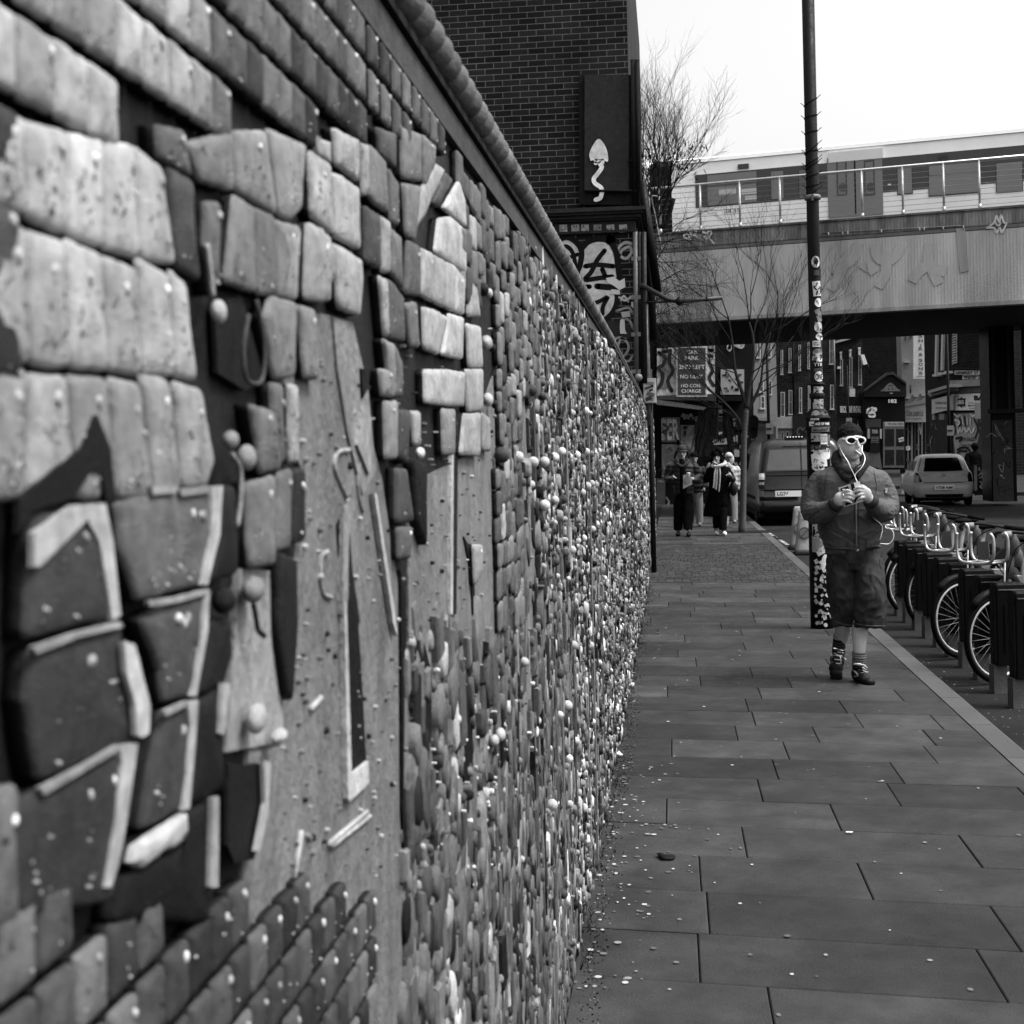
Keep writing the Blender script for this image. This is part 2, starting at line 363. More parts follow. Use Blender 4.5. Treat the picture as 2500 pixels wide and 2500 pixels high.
# second zone
for pts, tn in (([(940, 150), (1105, 245), (1130, 700), (1150, 885), (1005, 790)], .12), ([(1060, 20), (1350, -60), (1358, 330), (1140, 262)], .26), ([(890, -100), (1050, -60), (1100, 240), (900, 120)], .2),
                ([(1365, -60), (1560, -60), (1625, 480), (1370, 320)], .32), ([(1565, -80), (1808, 30), (1778, 380), (1720, 510), (1640, 480)], .34),
                ([(1365, 335), (1480, 410), (1500, 960), (1310, 895)], .27), ([(1488, 410), (1612, 470), (1622, 980), (1508, 968)], .22), ([(1625, 492), (1770, 535), (1748, 1000), (1630, 982)], .27),
                ([(1185, 380), (1275, 380), (1268, 900), (1225, 978), (1180, 640)], .2), ([(1592, 960), (1750, 1012), (1738, 1480), (1612, 1498), (1548, 1100)], .28), ([(1762, 1020), (1860, 1050), (1890, 1490), (1802, 1488)], .3),
                ([(1835, 505), (1960, 600), (1960, 1010), (1842, 1000)], .42), ([(1832, 60), (1960, 150), (1960, 560), (1842, 470)], .4),
                ([(1592, 1512), (1658, 1512), (1680, 2010), (1612, 2028)], .2), ([(1700, 1512), (1750, 1520), (1758, 2010), (1712, 2010)], .42), ([(1462, 1630), (1640, 1692), (1650, 2060), (1530, 2080)], .22)):
    clay('w1', pts, tn, n=9, nub=R.choice([0, 1]), dark=.75)
for pts, tn in (([(1430, 330), (1618, 272), (1618, 840), (1462, 860)], .24), ([(1632, 262), (1720, 232), (1708, 740), (1622, 760)], .22), ([(1732, 232), (1800, 232), (1800, 690), (1722, 720)], .05)):
    clay('w2', pts, tn, n=4, nub=1, dark=.6)
clay('w2', [(1635, 750), (1745, 800), (1758, 1200), (1722, 1680), (1692, 1640), (1642, 1250)], .03, t=.006, n=0, nub=0)
W4 = [([(-30, 20), (150, 60), (130, 560), (50, 640), (0, 600)], .36), ([(192, 105), (260, 150), (350, 205), (378, 755), (212, 610)], .44), ([(372, 250), (450, 280), (578, 380), (588, 878), (392, 770)], .46),
      ([(192, -60), (350, 20), (358, 200), (252, 130)], .42), ([(382, -100), (578, 0), (578, 340), (402, 200)], .46), ([(655, 30), (700, 60), (788, 170), (808, 580), (700, 510), (655, 450)], .24), ([(602, 20), (650, 40), (650, 450), (612, 450)], .42),
      ([(722, -100), (868, -50), (868, 235), (742, 120)], .15), ([(912, -100), (1058, -50), (1068, 340), (922, 310)], .28), ([(1082, -50), (1180, 50), (1170, 220), (1092, 385)], .27),
      ([(632, 512), (740, 592), (752, 1018), (632, 980)], .14), ([(755, 592), (820, 632), (820, 1060), (762, 1048)], .4), ([(812, 222), (888, 340), (888, 690), (832, 660)], .22), ([(824, 685), (908, 760), (918, 1170), (832, 1060)], .22),
      ([(925, 335), (1058, 365), (1048, 620), (1020, 800), (952, 770)], .24), ([(962, 782), (1058, 840), (1058, 1240), (942, 1222)], .18), ([(182, 650), (300, 692), (388, 880), (388, 1050), (322, 1288), (162, 1270), (172, 800)], .42),
      ([(382, 812), (470, 850), (598, 940), (610, 1100), (588, 1398), (422, 1330)], .5), ([(-40, 640), (120, 692), (92, 1280), (-30, 1250)], .34), ([(1182, 182), (1248, 240), (1092, 600), (1022, 700), (1022, 480)], .42),
      ([(1255, 250), (1310, 320), (1200, 538), (1152, 500)], .14), ([(1362, 320), (1408, 480), (1418, 700), (1302, 600), (1232, 540)], .48), ([(1202, 620), (1300, 602), (1418, 720), (1418, 1060), (1172, 900)], .46),
      ([(1072, 850), (1158, 890), (1168, 1288), (1062, 1230)], .4), ([(1172, 905), (1248, 945), (1250, 1325), (1175, 1290)], .44), ([(1256, 950), (1328, 985), (1328, 1360), (1256, 1328)], .42), ([(1334, 990), (1408, 1100), (1400, 1385), (1334, 1362)], .45),
      ([(742, 1070), (800, 1090), (810, 1560), (782, 1545)], .36), ([(806, 1095), (850, 1120), (928, 1240), (938, 1600), (815, 1565)], .17), ([(1082, 1312), (1178, 1335), (1270, 1400), (1210, 1700), (1092, 1650)], .46),
      ([(1285, 1360), (1398, 1400), (1388, 1738), (1230, 1700)], .47), ([(1422, 1440), (1530, 1470), (1548, 1800), (1442, 1800)], .44), ([(1432, 1050), (1500, 1170), (1528, 1400), (1432, 1395)], .42), ([(932, 1290), (1030, 1270), (1050, 1640), (985, 1640)], .24),
      ([(772, 1562), (858, 1600), (870, 2030), (832, 2020)], .36), ([(862, 1605), (918, 1750), (918, 2030), (874, 2030)], .2)]
for pts, tn in W4: clay('w4', pts, tn * R.uniform(.85, 1.12), n=9, nub=R.choice([0, 0, 1]), dark=.5, t=.014)
W5 = [([(1092, 5), (1245, 0), (1245, 295), (1100, 275)], .46), ([(1250, 0), (1405, 25), (1400, 300), (1250, 296)], .48), ([(742, 0), (858, 0), (858, 228), (762, 220)], .38), ([(782, 250), (880, 250), (880, 715), (792, 720)], .38), ([(892, 320), (980, 320), (960, 755), (892, 700)], .13),
      ([(992, 330), (1058, 330), (1058, 618), (1012, 600)], .4), ([(1415, 0), (1548, 0), (1548, 330), (1432, 345)], .42), ([(1232, 312), (1330, 312), (1328, 680), (1242, 680)], .34), ([(1402, 352), (1528, 342), (1528, 690), (1372, 682)], .38),
      ([(1545, 342), (1600, 380), (1608, 650), (1552, 648)], .34), ([(872, 780), (950, 780), (1008, 1200), (872, 1220)], .13), ([(884, 1242), (1000, 1242), (980, 1500), (892, 1500)], .15), ([(1002, 700), (1108, 755), (1108, 1400), (1032, 1200)], .015), ([(1475, 1380), (1545, 1380), (1545, 1600), (1490, 1710)], .36)]
for pts, tn in W5: clay('w5', pts, tn * R.uniform(.85, 1.12), n=8, nub=R.choice([0, 1]), dark=.4, t=.014)
plate0 = 1
# big smooth panels with ridges, slots and painted edges
def plate(reg, pts, tone, h, t=.006, name='smooth_panel', m_=None, lab=None):
    b = MB(); b.slab([PX(reg, x, y, XB + h) for x, y in pts], (-t, 0, 0), tone); o = b.build(name, m_ or MAT_STUC, wall)
    if lab: o['label'] = lab
    return o
MAT_STUC = mat('rendered clay', .68, 22, .28, 110, .9, spec=.35, stretch=(1, 1, .45), coarse=(7, .22))
plate('ov', [(505, 720), (600, 590), (640, 600), (720, 900), (770, 1230), (772, 1990), (440, 1990), (470, 1400), (515, 1250), (560, 1100), (575, 900)], .24, .004)
plate('ov', [(770, 860), (800, 900), (880, 860), (1000, 500), (1010, 1000), (1000, 1400), (980, 1990), (775, 1990)], .26, .003)
plate('w2', [(1385, 860), (1480, 860), (1612, 880), (1640, 1300), (1660, 1930), (1300, 2000), (1340, 1500)], .33, .007)
plate('w4', [(368, 1400), (520, 1440), (640, 1960), (700, 2600), (600, 2800), (480, 2300), (400, 1800)], .3, .007)
plate('w5', [(690, 980), (708, 985), (850, 1900), (870, 2100), (838, 2000)], .5, .011, name='painted_ridge')
plate('w8', [(75, 250), (190, 200), (225, 700), (235, 1900), (120, 1850), (90, 1000)], .15, .008)
plate('w5', [(450, 1060), (492, 1060), (475, 1932), (440, 1932)], .36, .010, name='painted_ridge')
plate('w5', [(395, 1230), (470, 1050), (440, 1900), (420, 1600)], .02, .0055, name='dark_slot')
plate('w5', [(495, 1250), (520, 1600), (580, 2000), (500, 2000)], .03, .0055, name='dark_slot')
plate('w6', [(388, -80), (405, -80), (440, 1080), (552, 985), (556, 1135), (428, 1260), (415, 1240)], .52, .0105, name='painted_ridge')
plate('w6', [(410, -100), (470, -100), (500, 300), (537, 985), (442, 1085), (428, 600)], .02, .0065, name='dark_slot')
plate('w5', [(560, 600), (610, 240), (672, 780), (650, 830)], .34, .011, name='painted_ridge')
plate('w5', [(590, 0), (660, 0), (640, 160), (600, 230)], .02, .010, name='dark_slot')
plate('w5', [(1310, 320), (1350, 320), (1335, 1932), (1300, 1932)], .04, .006, name='dark_slot')
plate('w5', [(1290, 1000), (1310, 320), (1316, 320), (1306, 1932), (1290, 1932)], .5, .009, name='painted_ridge')
plate('w5', [(1395, 1320), (1440, 1400), (1480, 1750), (1480, 1932), (1465, 1932), (1450, 1600)], .02, .006, name='dark_slot')
plate('w6', [(1232, 380), (1256, 500), (1256, 1100), (1215, 1180), (1130, 860), (1190, 700)], .015, .006, name='dark_slot')
plate('w6', [(850, 150), (930, 200), (980, 400), (970, 1100), (920, 1000), (900, 500)], .02, .008, name='dark_slot')
plate('w6', [(770, -300), (800, -100), (790, 1300), (840, 1850), (805, 1850), (780, 1300)], .012, .008, name='dark_slot')
# paint laid over the near blocks
def paint(reg, pts, tone, X=None, name='painted_patch'):
    b = MB(); X = X or XW + .0028; b.slab([PX(reg, x, y, X) for x, y in pts], (-.0035, 0, 0), tone); return b.build(name, MAT_CERAMIC, wall)
paint('w2', [(20, 430), (250, 230), (420, 110), (480, -90), (505, -95), (590, 120), (620, 430), (560, 440), (530, 270), (470, 255), (350, 430), (100, 500), (20, 640)], .012)
paint('w2', [(110, 640), (350, 465), (555, 455), (600, 680), (650, 1150), (600, 1180), (520, 700), (445, 555), (145, 850), (110, 850)], .5)
paint('w3', [(770, 190), (850, 215), (960, 650), (950, 850), (900, 880), (862, 860), (850, 640), (790, 420)], .5, XW + .006)
paint('w3', [(740, 930), (872, 918), (800, 1420), (740, 1760), (680, 1950), (640, 1950), (720, 1400), (755, 1060)], .45)
paint('w2', [(1215, 350), (1283, 345), (1265, 650), (1190, 960), (1155, 960), (1210, 650)], .5)
paint('w2', [(1175, 990), (1202, 990), (1190, 1250), (1120, 1650), (1092, 1650), (1155, 1250)], .45)
paint('w3', [(1225, 622), (1303, 610), (1283, 900), (1240, 1385), (1195, 1400), (1245, 800)], .48)
paint('w3', [(1478, 488), (1528, 490), (1500, 800), (1480, 862), (1455, 850)], .42, XW + .004)
paint('w3', [(1402, 1312), (1450, 1300), (1445, 1950), (1388, 1950)], .42, XW + .004)
paint('w3', [(1770, 1040), (1820, 1060), (1800, 1420), (1740, 1700), (1715, 1690), (1780, 1350)], .42, XW + .004)
paint('w3', [(1520, 1060), (1640, 1080), (1720, 1060), (1790, 1100), (1770, 1500), (1700, 1750), (1560, 1780), (1510, 1650)], .02, XW - .002)
paint('w1', [(1230, 1000), (1400, 980), (1540, 1500), (1420, 1560), (1250, 1450)], .015, XW - .008)
for rg0, q in (('w3', [(120, 235), (440, 125), (750, 50), (765, 90), (450, 165), (150, 280)]), ('w3', [(180, 1240), (480, 1080), (735, 930), (740, 970), (490, 1120), (200, 1290)]), ('w2', [(840, 345), (1000, 345), (1000, 385), (850, 400)]),
               ('w2', [(1020, 370), (1200, 345), (1210, 385), (1030, 410)]), ('w2', [(820, 1060), (1000, 1035), (1195, 985), (1195, 1015), (1000, 1070), (830, 1095)]), ('w3', [(1060, 690), (1225, 615), (1230, 650), (1065, 730)])):
    paint(rg0, q, .38, XW + .0035)
# modelled lumps: balls, noses, hooks
b = MB()
def lump(reg, x, y, r, t, ry=1., rz=1., lift=.002):
    b = MB(); p = PX(reg, x, y, XW + lift); e = REG[reg][2] * r / F * p.y; b.ell(p, (e * .8, e * 1.6 * ry, e * rz), t, 16, 10); b.build('modelled_knob', MAT_CERAMIC, wall)
lump('w2', 1290, 1060, 85, .015); lump('w2', 1470, 990, 85, .3); lump('w2', 1490, 1790, 75, .5, 1, 1.3); lump('w2', 1430, 170, 70, .34, 1, 1.2)
lump('w1', 1255, 1070, 60, .5, 1, 1.3); lump('w2', 1330, 60, 60, .3); lump('w2', 1630, 1900, 60, .42, 1.2, .8)
lump('w5', 1048, 665, 48, .62); lump('w4', 1545, 1180, 55, .03); lump('w4', 1590, 1210, 40, .5); lump('w4', 1570, 1600, 60, .5); lump('w4', 1615, 1640, 36, .03)
lump('w5', 1580, 245, 55, .55); lump('w5', 1635, 280, 36, .03); lump('w6', 1440, 810, 45, .5); lump('w6', 1400, 850, 40, .45)
lump('w3', 1160, 30, 40, .6)
b.tube(smooth_path([PX('w2', x, y, XW + .004) for x, y in ((1470, 1080), (1490, 1180), (1500, 1240), (1540, 1280))]), .0022, 8, .02)
b.tube(smooth_path([PX('w1', x, y, XW + .004) for x, y in ((1440, 1090), (1410, 1300), (1430, 1490), (1520, 1500), (1540, 1300), (1490, 1000))]), .002, 8, .12)
b.tube(smooth_path([PX('w1', x, y, XW) for x, y in ((1180, 650), (1200, 800), (1220, 980))]), .0022, 8, .5)
b.tube(smooth_path([PX('w2', x, y, XW) for x, y in ((1340, 150), (1390, 250), (1390, 450), (1370, 600))]), .002, 8, .35)
for path in ([(490, 640), (400, 660), (370, 760), (420, 900), (470, 1010)], [(320, 1440), (270, 1480), (262, 1640), (290, 1770), (350, 1800)], [(590, 720), (555, 780), (552, 900), (575, 1050), (600, 1120)],
             [(470, 1020), (480, 1200), (470, 1400), (460, 1600), (410, 1760)], [(650, 400), (630, 500), (560, 600)]):
    b.tube(smooth_path([PX('w5', x, y, XB + .005) for x, y in path]), .0028, 7, .42)
for x0, y0, x1, y1 in ((280, 1550, 540, 1330), (300, 1560, 560, 1360), (50, 1790, 95, 1460), (160, 640, 230, 560)):
    b.tube([PX('w6', x0, y0, XB + .006), PX('w6', x1, y1, XB + .006)], .003, 7, .5)
b.build('modelled_figures', MAT_CERAMIC, wall)
# grit on the smooth panels + everything further along: thousands of pieces
mz = MB()
def piece(Y, Z, wy, wz, t, tone, n=6, rot=0., base=None, irr=.2, flat=.7):
    base = XB if base is None else base
    ca, sa = math.cos(rot), math.sin(rot); r0 = []; r1 = []; r2 = []
    a0 = R.uniform(0, 6.28)
    for i in range(n):
        a = a0 + 2 * math.pi * i / n; k = 1 + R.uniform(-irr, irr)
        if n == 4: a = math.pi / 4 + math.pi / 2 * i; k *= 1.3
        y = math.cos(a) * wy / 2 * k; z = math.sin(a) * wz / 2 * k; y, z = y * ca - z * sa, y * sa + z * ca
        r0.append((base, Y + y, Z + z)); r1.append((base + t * .75, Y + y * .96, Z + z * .96)); r2.append((base + t, Y + y * flat, Z + z * flat))
    k = len(mz.v); mz.v += r0 + r1 + r2
    for q in range(2):
        for i in range(n): j = (i + 1) % n; mz.f.append([k + q * n + i, k + q * n + j, k + q * n + n + j, k + q * n + n + i])
    mz.f.append([k + 2 * n + i for i in range(n)]); c = 2 * n + 1; mz.c += [tone] * c; mz.sm += [n > 4] * c
def ovpx(Y, Z):
    x, y = topx(Vector((XW, Y, Z))); return x / 1.294, y / 1.294
def tone_mix(Y, Z):
    k = noise.noise(Vector((Y * 1.1, Z * 2.2, 3)))
    r = R.random()
    if r < .30: return R.uniform(.012, .06)
    if r < .89 - k * .3: return R.uniform(.1, .34)
    return R.uniform(.38, .66)
# courses of grey blocks high on the wall, further on
z = .2; 
Y = 1.25
while Y < 3.6:
    z = ztop(Y) - .05 - R.uniform(0, .03); wy = R.uniform(.05, .075)
    while z > .75:
        h = R.uniform(.045, .075); ox, oy = ovpx(Y, z - h / 2)
        lim = 1180 if ox < 990 else 760
        if ox > 868 and oy < lim and not (ox < 940 and oy > 560) and R.random() < .95:
            tn = R.uniform(.12, .3) if R.random() < .8 else R.uniform(.03, .45)
            P_ = [Vector((XW - .001 + R.uniform(-.003, .003), Y + a, z + c)) for a, c in ((-wy * .46, -.003), (wy * .46, 0), (wy * .45, -h + .004), (-wy * .46, -h + .002))]
            P_ = [Vector((P_[0].x, p.y + R.uniform(-.005, .005), p.z + R.uniform(-.004, .004))) for p in P_]
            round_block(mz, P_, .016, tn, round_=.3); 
            if R.random() < .5: speck(mz, P_, P_[0].x, 3, tn, 0, .6)
        z -= h
    Y += wy
# chaotic mosaic: shards standing a few millimetres proud, mostly taller than wide
nP = 0
Y = 1.0
while Y < YE:
    st = .024 + .0016 * Y; zs = .015 + .0009 * Y; z = .01
    while z < ztop(Y) - .045:
        ox, oy = ovpx(Y, z); ok = ox > 992 or (ox > 775 and oy > 1190)
        if ox < 1075 and oy < 760 and Y < 3.6: ok = ok and R.random() < .3
        big = ox < 1090 and oy > 1150
        if 775 < ox < 860 and oy < 1450: ok = ok and R.random() < .5
        if 860 < ox < 960 and oy < 1560: ok = ok and R.random() < .3
        if ox > 1000 and noise.noise(Vector((Y * 1.3, z * .6, 9))) > .3: ok = ok and R.random() < .2
        if 992 < ox < 1024 and 620 < oy < 1500: ok = ok and R.random() < .12
        if ok:
            yy = Y + R.uniform(-.5, .5) * st; zz = max(.005, z + R.uniform(-.5, .5) * zs)
            s_ = st * R.choice([.5, .8, 1, 1.2, 1.6]); kd = R.random(); t = R.uniform(.002, .0095) * (.55 + min(Y, 9) * .32); tn = tone_mix(yy, zz)
            if big and R.random() < .8:
                if R.random() < .25: z += zs; continue
                s_ *= R.uniform(1., 1.8); t = R.uniform(.004, .017)
                if R.random() < .75: tn = R.uniform(.1, .26)
                piece(yy, zz, s_, s_ * R.uniform(1.0, 2.2), t, tn, R.choice([4, 5, 6]), R.uniform(-.25, .25), irr=.25, flat=.85)
            elif kd < .55: piece(yy, zz, s_, s_ * R.uniform(1.2, 4), t, tn, R.choice([4, 5]), R.uniform(-.25, .25), flat=.85)
            elif kd < .85: piece(yy, zz, s_ * .9, s_ * R.uniform(.5, 1.8), t * 1.4, tn, 6, R.uniform(-1, 1), irr=.35)
            else: piece(yy, zz, zs, zs * 1.1, t + .006, R.choice([.6, .2, .3, .03, .12, .4]), 7, 0, irr=.1, flat=.45)
            nP += 1
        z += zs
    Y += st
for k in range(700):       # grit on smooth panels
    x = R.uniform(520, 1000); y = R.uniform(620, 1660); p = PX('ov', x, y, XB)
    if x < 770 and R.random() < .45: continue
    r = R.uniform(.0008, .0028); piece(p.y, p.z, r * 2, r * 2.6, .0065 + r, R.choice([.2, .3, .5, .04, .26]), 6, irr=.3)
for k in range(170):       # white crumbs low down, right of the smooth panels
    x = R.uniform(780, 1090); y = R.uniform(1250, 1690); p = PX('ov', x, y, XB); r = R.uniform(.001, .0038)
    piece(p.y, p.z, r * 2, r * R.uniform(1.5, 5), R.uniform(.009, .0135), R.uniform(.5, .8), 6, R.uniform(-.5, .5))
# off-picture rows above and below the near blocks
Y = .40
while Y < 3.2:
    z = ztop(Y) - .052
    while z > .1:
        sx, sy = topx(Vector((XW, Y, z - .02))); h = .052
        sb = topx(Vector((XW, Y, z - .052)))[1]; st_ = topx(Vector((XW, Y, z)))[1]; sy = (352 if sb < 385 else 1000) - 1 if z > 1.65 else sy; inside = 20 < sx and (sb > 385 if z > 1.65 else st_ < 2130)
        if not inside and z < ztop(Y) - .05 and (Y < 1.5 or sy < 352):
            P_ = [Vector((XW, Y + a, z + c)) for a, c in ((-.021, 0), (.021, -.002), (.020, -h + .006), (-.021, -h + .005))]
            tn = R.uniform(.3, .52) if sy < 352 and Y < 1 else R.uniform(.05, .24)
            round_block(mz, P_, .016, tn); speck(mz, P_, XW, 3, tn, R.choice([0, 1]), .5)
        z -= h
    Y += .045 if Y < 1.5 else .07
# ragged upright strips bedded between the shards
for k in range(150):
    Y = 1.9 + 11 * R.random() ** 1.4; z0 = R.uniform(0, 1.7); h = R.uniform(.12, .8) * (1 + Y * .05); z1 = min(z0 + h, ztop(Y) - .05); w_ = R.uniform(.012, .05)
    if ovpx(Y, (z0 + z1) / 2)[0] < 1010 or z1 - z0 < .08: continue
    a, c = [], []; n = max(3, int((z1 - z0) / .04))
    for i in range(n + 1): zz = z0 + (z1 - z0) * i / n; j = R.uniform(-.005, .005); a.append((Y - w_ / 2 + j, zz)); c.append((Y + w_ / 2 + R.uniform(-.006, .006), zz + R.uniform(-.01, .01)))
    t = R.uniform(.008, .022) * (.7 + Y * .08); mz.slab([(XB + t, y, zz) for y, zz in a + c[::-1]], (-t, 0, 0), R.choice([.03, .05, .15, .2, .28, .34, .12]))
# flat slats, vertical seams
for sx, wd, tn in ((1432, .034, .26), (1455, .02, .22)):
    Y = PX('s', sx, 1100, XW).y
    mz.box((XB + .014, Y, ztop(Y) / 2 - .02), (.028, wd * 1.3, ztop(Y) - .06), tn)
# rows of pale knobs
for zr in range(10):
    Z = 1.80 - zr * .155 - (.02 if zr % 2 else 0); Y = 2.7
    while Y < 15:
        if R.random() < (.7 if Y > 3.4 else .25) and (zr < 4 or R.random() < .35):
            r = R.uniform(.011, .017); mz.ell((XW + .004, Y + R.uniform(-.02, .02), Z + R.uniform(-.015, .015) + .004 * Y), (r, r, r), R.choice([.55, .6, .68, .12]), 9, 7)
        Y += .3 if Y < 7 else .42
mo = mz.build('mosaic', MAT_CERAMIC, wall); wall['kind'] = 'thing'; mo['kind'] = 'stuff'
print('blocks', NBLK, 'mosaic pieces', nP, 'faces', len(mz.f), 'XW', XW, 'YC', YC, zg(1), zg(6), zg2(8), zg2(17))
# ------------------------------------------------------------------ ground, road, pavement
g = MB(); g.box((0, 450, -.24), (1500, 1000, .2), .06); struct(g.build('ground', MAT_STONE))
MAT_ROAD = mat('asphalt', .85, 160, .55, 260, .8, coarse=(1.1, .3), tone=.06, spec=.15)
KX = PG('s', 2121, 1543).x; KW = .15
def road_pl(z, x0, x1, y0, y1, mt, name):
    b = MB(); b.poly([(x0, y0, z), (x1, y0, z), (x1, y1, z), (x0, y1, z)], .05); return struct(b.build(name, mt))
road_pl(-.116, KX, 40, -3, 300, MAT_ROAD, 'road')
road_pl(-.112, -60, XB, 26, 130, MAT_ROAD, 'side_road')
MAT_FLAG = mat('flagstone', .66, 5, .3, 140, .5, coarse=(1.7, .42), spec=.5)
sk = math.tan(rad(6.3)); b = MB(); bedz = -.012
def flagrow(Y0, Y1, off, x0=XB, x1=KX):
    x = x0 - off
    while x < x1:
        L = R.choice([.45, .6, .62, .75, .9, 1.0]); a = max(x, x0) + .0025; c = min(x + L, x1) - .0025; x += L
        if c - a < .04: continue
        t = R.uniform(.05, .098); dz = R.uniform(-.0015, .0015)
        sy = lambda q: -(q - x0) * sk
        v = [(a, Y0 + .003 + sy(a)), (c, Y0 + .003 + sy(c)), (c, Y1 - .003 + sy(c)), (a, Y1 - .003 + sy(a))]; e = .004
        cx = (a + c) / 2; cy = sum(p[1] for p in v) / 4
        r0 = [(p[0], p[1], -.03) for p in v]; r1 = [(p[0], p[1], -.003 + dz) for p in v]
        r2 = [(p[0] + math.copysign(e, cx - p[0]), p[1] + (e if i < 2 else -e), dz) for i, p in enumerate(v)]
        b.loft([r0, r1, r2], t, True, False, t0=.02)  # slab sides coloured dark to draw the shadow lines in the joints
y = -1.0; i = 0
while y < 17.2:
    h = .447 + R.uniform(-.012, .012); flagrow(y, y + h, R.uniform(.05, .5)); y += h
YP = y
y = 24.2
while y < 34:
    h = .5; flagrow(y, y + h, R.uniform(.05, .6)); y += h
struct(b.build('pavement', MAT_FLAG))
b = MB(); b.box(((XB + KX) / 2, 14, -.03), (KX - XB, 44, .032), .03); struct(b.build('pavement_bed', MAT_STONE))
bm_ = brick_mat('paver', .21, .105, .008, .075, .1, .045, .15, .3, .75)
# brick pavers: modelled one by one between the two runs of flags
b = MB(); y = YP + .02
while y < 24.1:
    x = XB + R.uniform(-.1, 0)
    while x < KX:
        a = max(x, XB) + .003; c = min(x + .105, KX) - .003; x += .105
        if c - a < .02: continue
        o = -(a - XB) * sk
        b.slab([(a, y + o, -.02), (c, y + o, -.02), (c, y + .2 + o, -.02), (a, y + .2 + o, -.02)], (0, 0, .018 + R.uniform(0, .003)), R.uniform(.05, .085))
    y += .207
struct(b.build('brick_paving', MAT_FLAG))
# kerb stones
MAT_KERB = mat('granite', .75, 60, .25, 160, .4, coarse=(1.5, .15), spec=.4)
b = MB(); y = -1.0
while y < 60:
    L = R.uniform(.85, 1.0); x0 = KX + .004; x1 = KX + KW; a = y + .003; c = y + L - .003
    sec = [(x0, -.13), (x0, .0), (x1 - .02, -.001), (x1 - .006, -.006), (x1, -.02), (x1 + .008, -.13)]
    b.loft([[(p[0], a, p[1]) for p in sec], [(p[0], c, p[1]) for p in sec]], R.uniform(.12, .16), True, False); y += L
struct(b.build('kerb', MAT_KERB))
# chewing gum, spatter and grit lie flat on the slabs
b = MB()
for k in range(420):
    x = XB + .03 + (KX - XB - .05) * R.random() ** (1.6 if k % 2 else 1); Y = R.uniform(4, 17)
    if k % 3 == 0: Y = R.uniform(4.2, 7.5); x = XB + .02 + abs(R.gauss(0, .18))
    if x > KX: continue
    r = R.uniform(.004, .013); b.disc((x, Y, .0035 + k * 1e-6), (0, 0, 1), r, R.choice([.2, .3, .16, .45]), 8, ry=r * R.uniform(.5, 1.1))
for k in range(260):
    Y = R.uniform(4, 12); x = KX + KW + abs(R.gauss(0, .5)); r = R.uniform(.003, .012)
    b.disc((x, Y, -.1145 + k * 1e-6), (0, 0, 1), r, R.choice([.3, .5, .2]), 6, ry=r * .6)
o = b.build('gum_spots', MAT_FLAT); props(o, 'pale chewing gum and paint spatter flecks on the paving slabs', 'spatter', kind='stuff')
def crumple(name, p, r, t, label, cat, seed, flat=.5):
    b = MB(); b.ell((0, 0, r * flat), (r, r * .8, r * flat), t, 12, 8)
    rr_ = random.Random(seed); b.v = [tuple(Vector(v) + Vector(v).normalized() * r * .6 * noise.noise(Vector(v) / r * 1.7 + Vector((seed, 0, 0)))) for v in b.v]
    mz_ = min(v[2] for v in b.v); b.v = [(v[0] + p[0], v[1] + p[1], v[2] - mz_ + p[2]) for v in b.v]
    o = b.build(name, MAT_FLAT); return props(o, label, cat)
crumple('paper_scrap', PG('r6', 200, 897), .022, .8, 'white crumpled paper scrap on the slabs near the foot of the wall', 'litter', 1)
crumple('litter_ball', PG('r6', 250, 590), .03, .6, 'crumpled light wrapper lying against the wall foot further along', 'litter', 2)
crumple('dead_leaf', PG('r6', 410, 1345, .003), .045, .015, 'dark shrivelled leaf on the paving in the near corner by the wall', 'leaf', 3, .12)
b = MB(); p = PG('r6', 1216, 1232, .005); b.slab([p + Vector(q) for q in ((-.014, -.006, 0), (.014, -.008, 0), (.015, .008, 0), (-.013, .009, 0))], (0, 0, .003), .75)
props(b.build('ticket_stub', MAT_FLAT), 'small white paper rectangle lying alone on a near slab', 'litter')
# weeds and grit along the foot of the wall
b = MB()
for k in range(2600):
    Y = R.uniform(3.5, 17); x = XW + .012 + abs(R.gauss(0, .02)); tuft = noise.noise(Vector((Y * 3, 1, 4))) > .05
    if tuft and k % 2:
        h = R.uniform(.008, .035); a = R.uniform(0, 6.28); d = Vector((math.cos(a), math.sin(a), 0)) * R.uniform(.005, .03)
        p = Vector((x, Y, 0)); q = Vector((.002, 0, 0)); b.add([p - q, p + q, p + d + Vector((0, 0, h))], [(0, 1, 2)], R.uniform(.02, .07))
    else:
        r = R.uniform(.001, .0045); b.ell((x + R.uniform(0, .06), Y, r * .5), (r, r, r * .7), R.choice([.03, .04, .1, .02, .03, .3]), 5, 4)
o = b.build('weeds', MAT_STONE); props(o, 'weeds and grit gathered along the foot of the relief wall', 'weeds', kind='stuff')
# worn road line
b = MB()
for (x0, y0, x1, y1) in ((1195, 1665, 1370, 1775), (1150, 1640, 1190, 1662)):
    p = PG('r3', x0, y0, -.112); q = PG('r3', x1, y1, -.112); d = Vector((.035, 0, 0)); n = 14
    for i in range(n):
        if R.random() < .8: a = p.lerp(q, i / n); c = p.lerp(q, (i + R.uniform(.5, .95)) / n); b.poly([a - d, a + d, c + d, c - d], R.uniform(.3, .5))
struct(b.build('road_marking', MAT_FLAT))
